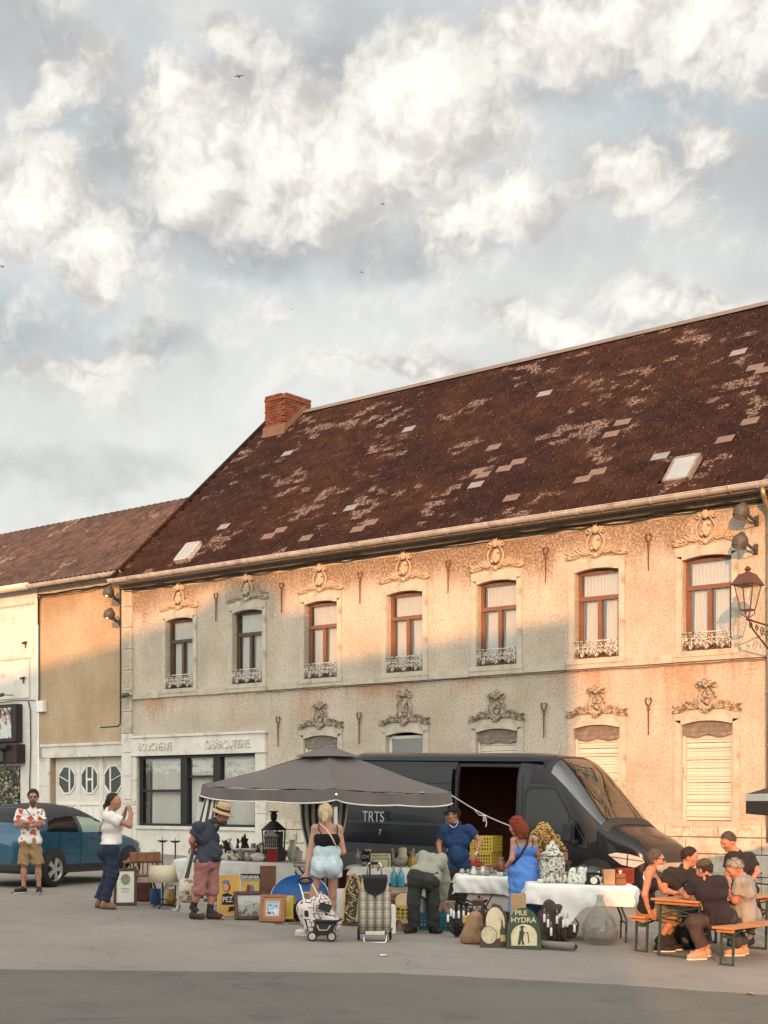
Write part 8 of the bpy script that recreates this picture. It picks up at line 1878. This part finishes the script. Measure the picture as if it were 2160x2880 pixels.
bk = MB(); bk.tube([(0,0,-.20),(0,.25,-.22),(0,.8,-.24),(0,1.66,-.26)], .022, 8); bk.tube([(0,.06,-.22),(0,.3,-.42),(0,.75,-.62),(0,1.3,-.85),(0,1.66,-1.05)], .02, 8)
for (y, z, r, s_) in ((.16,-.34,.09,1),(.5,-.34,.09,-1),(.8,-.42,.12,1),(1.1,-.45,.14,-1)): bk.tube([(0, y+math.cos(q*.6)*r*(1-q/16), z+s_*math.sin(q*.6)*r*(1-q/16)) for q in range(14)], .014, 6)
ob('scroll_bracket', bk, M('bracket_iron', (.035,.018,.014), .5, .3, 9, .1, 40), lt, True)
ob('wall_plate', MB().box((0,1.41/.84-.02,-.65),(.10,.03,.95)), m_lant, lt)

# swifts in the sky
m_bird = M('bird_dark', (.012,.012,.014), .8, .2, 9, 0)
def bird(label, px, py, Y, s, roll, yaw):
    p = at(px, py, Y); mb = MB(); mb.tube([(0,-.10,0),(0,-.05,.005),(0,.04,0),(0,.12,0)], [.006,.022,.024,.004], 8)
    for sd in (-1, 1): mb.add([(sd*.015,-.03,.01),(sd*.10,-.06,.035),(sd*.24,.02,.03),(sd*.09,.0,.03),(sd*.015,.03,.008)], [(0,1,2,3,4) if sd > 0 else (4,3,2,1,0)]); mb.add([(sd*.003,.10,0),(sd*.03,.19,0),(sd*.006,.14,0)], [(0,1,2)])
    mb.v = [(x*s, y*s, z*s) for x, y, z in mb.v]
    o = ob('bird', mb, m_bird, None, False, tuple(p), (R(roll[0]), R(roll[1]), R(yaw))); tag(o, label, 'bird', 'dark birds in the sky')
bird('largest bird, gliding high above the biggest cloud', 671, 215, 60, 1.15, (60,-18), 20)
bird('small bird below the middle of the big cloud', 1077, 574, 75, .75, (55,25), -30)
bird('small bird low in the sky above the roof slope', 1017, 766, 80, .75, (60,20), 10)
bird('bird cut by the left edge of the picture', 7, 750, 70, .8, (60,30), -20)
bird('tiniest bird, nearest above the chimney', 819, 870, 110, .65, (40,-20), 40)

# bicycle and a person at the right edge
bi = gthing('bicycle', 'dark bicycle parked behind the standing man at right edge', 'bicycle', 5.45, 20.2, 1, -.35)
def bw(x):
    w = ob('wheel', MB().tube([(x+.33*math.cos(a), 0, .34+.33*math.sin(a)) for a in [2*math.pi*k/32 for k in range(33)]], .016, 6), m_rubber, bi, True)
    sp = MB()
    for k in range(14): q = math.pi*k/14; sp.tube([(x+.31*math.cos(q), .01*(-1)**k, .34+.31*math.sin(q)), (x-.31*math.cos(q), -.01*(-1)**k, .34-.31*math.sin(q))], .0025, 3)
    ob('spokes', sp, m_chrome, w); ob('hub', MB().tube([(x,-.05,.34),(x,.05,.34)], .022, 8), m_chrome, w)
bw(-.45); bw(.58)
ob('frame', MB().tube([(-.45,0,.34),(-.08,0,.30),(.42,0,.72),(-.18,0,.75),(-.08,0,.30)], .017, 7).tube([(-.45,0,.34),(-.18,0,.75)], .012, 6).tube([(.42,0,.80),(.46,0,.62),(.58,0,.34)], .016, 7), m_print, bi, True)
ob('saddle', MB().ball((-.22,0,.90),(.13,.07,.035)), m_print, bi, True); ob('seat_post', MB().tube([(-.18,0,.75),(-.21,0,.89)], .013, 6), m_chrome, bi); ob('handlebar', MB().tube([(.30,-.28,.98),(.40,-.2,1.0),(.40,0,.98),(.40,.2,1.0),(.30,.28,.98)], .013, 7).tube([(.40,0,.98),(.42,0,.78)], .014, 6), m_print, bi, True); ob('crank', MB().tube([(-.08,-.07,.30),(.06,-.07,.20)], .012, 6).lathe([(.09,-.01),(.09,.01)], 18).xf(Matrix()), m_chrome, bi)
fl2, nt, b = newmat('white_flower_print'); tc = nn(nt, 'ShaderNodeTexCoord').outputs['Object']
v1 = nn(nt, 'ShaderNodeTexVoronoi', i_Vector=vmath(nt, 'ADD', tc, vmath(nt, 'MULTIPLY', noise(nt, tc, 16, 2, .5, 1), (.05,.05,.05))), i_Scale=11.0).outputs[0]
c = mixc(nt, mrange(nt, v1, .36, .30), (.012,.012,.012), (.68,.64,.58)); nt.links.new(c, b.inputs['Base Color']); b.inputs['Roughness'].default_value = .85
person('person in black clothes with white flower print, cut by right edge', 19.7, (0,0,1),
    dict(hd=(2220,2258), nk=(2220,2290), sa=(2184,2306), sb=(2260,2306), ea=(2170,2372,-.03), eb=(2273,2372), wa=(2180,2430,-.12), wb=(2268,2430,-.1), pa=(2200,2425), pb=(2240,2425), ka=(2196,2525), kb=(2243,2525), aa=(2196,2620), ab=(2243,2620), ta=(2188,2628,-.15), tb=(2238,2628,-.15)),
    sk_sun, 1.0, 1.0, (-.4,-1,0), top=dict(mat=fl2, sleeve=.6, hem=-.25, e=.03, flare=.02, name='tunic'), bottom=dict(mat=c_blk, len=1.95), shoes=dict(mat=s_blk), hair=dict(mat=h_dark, t=.012))
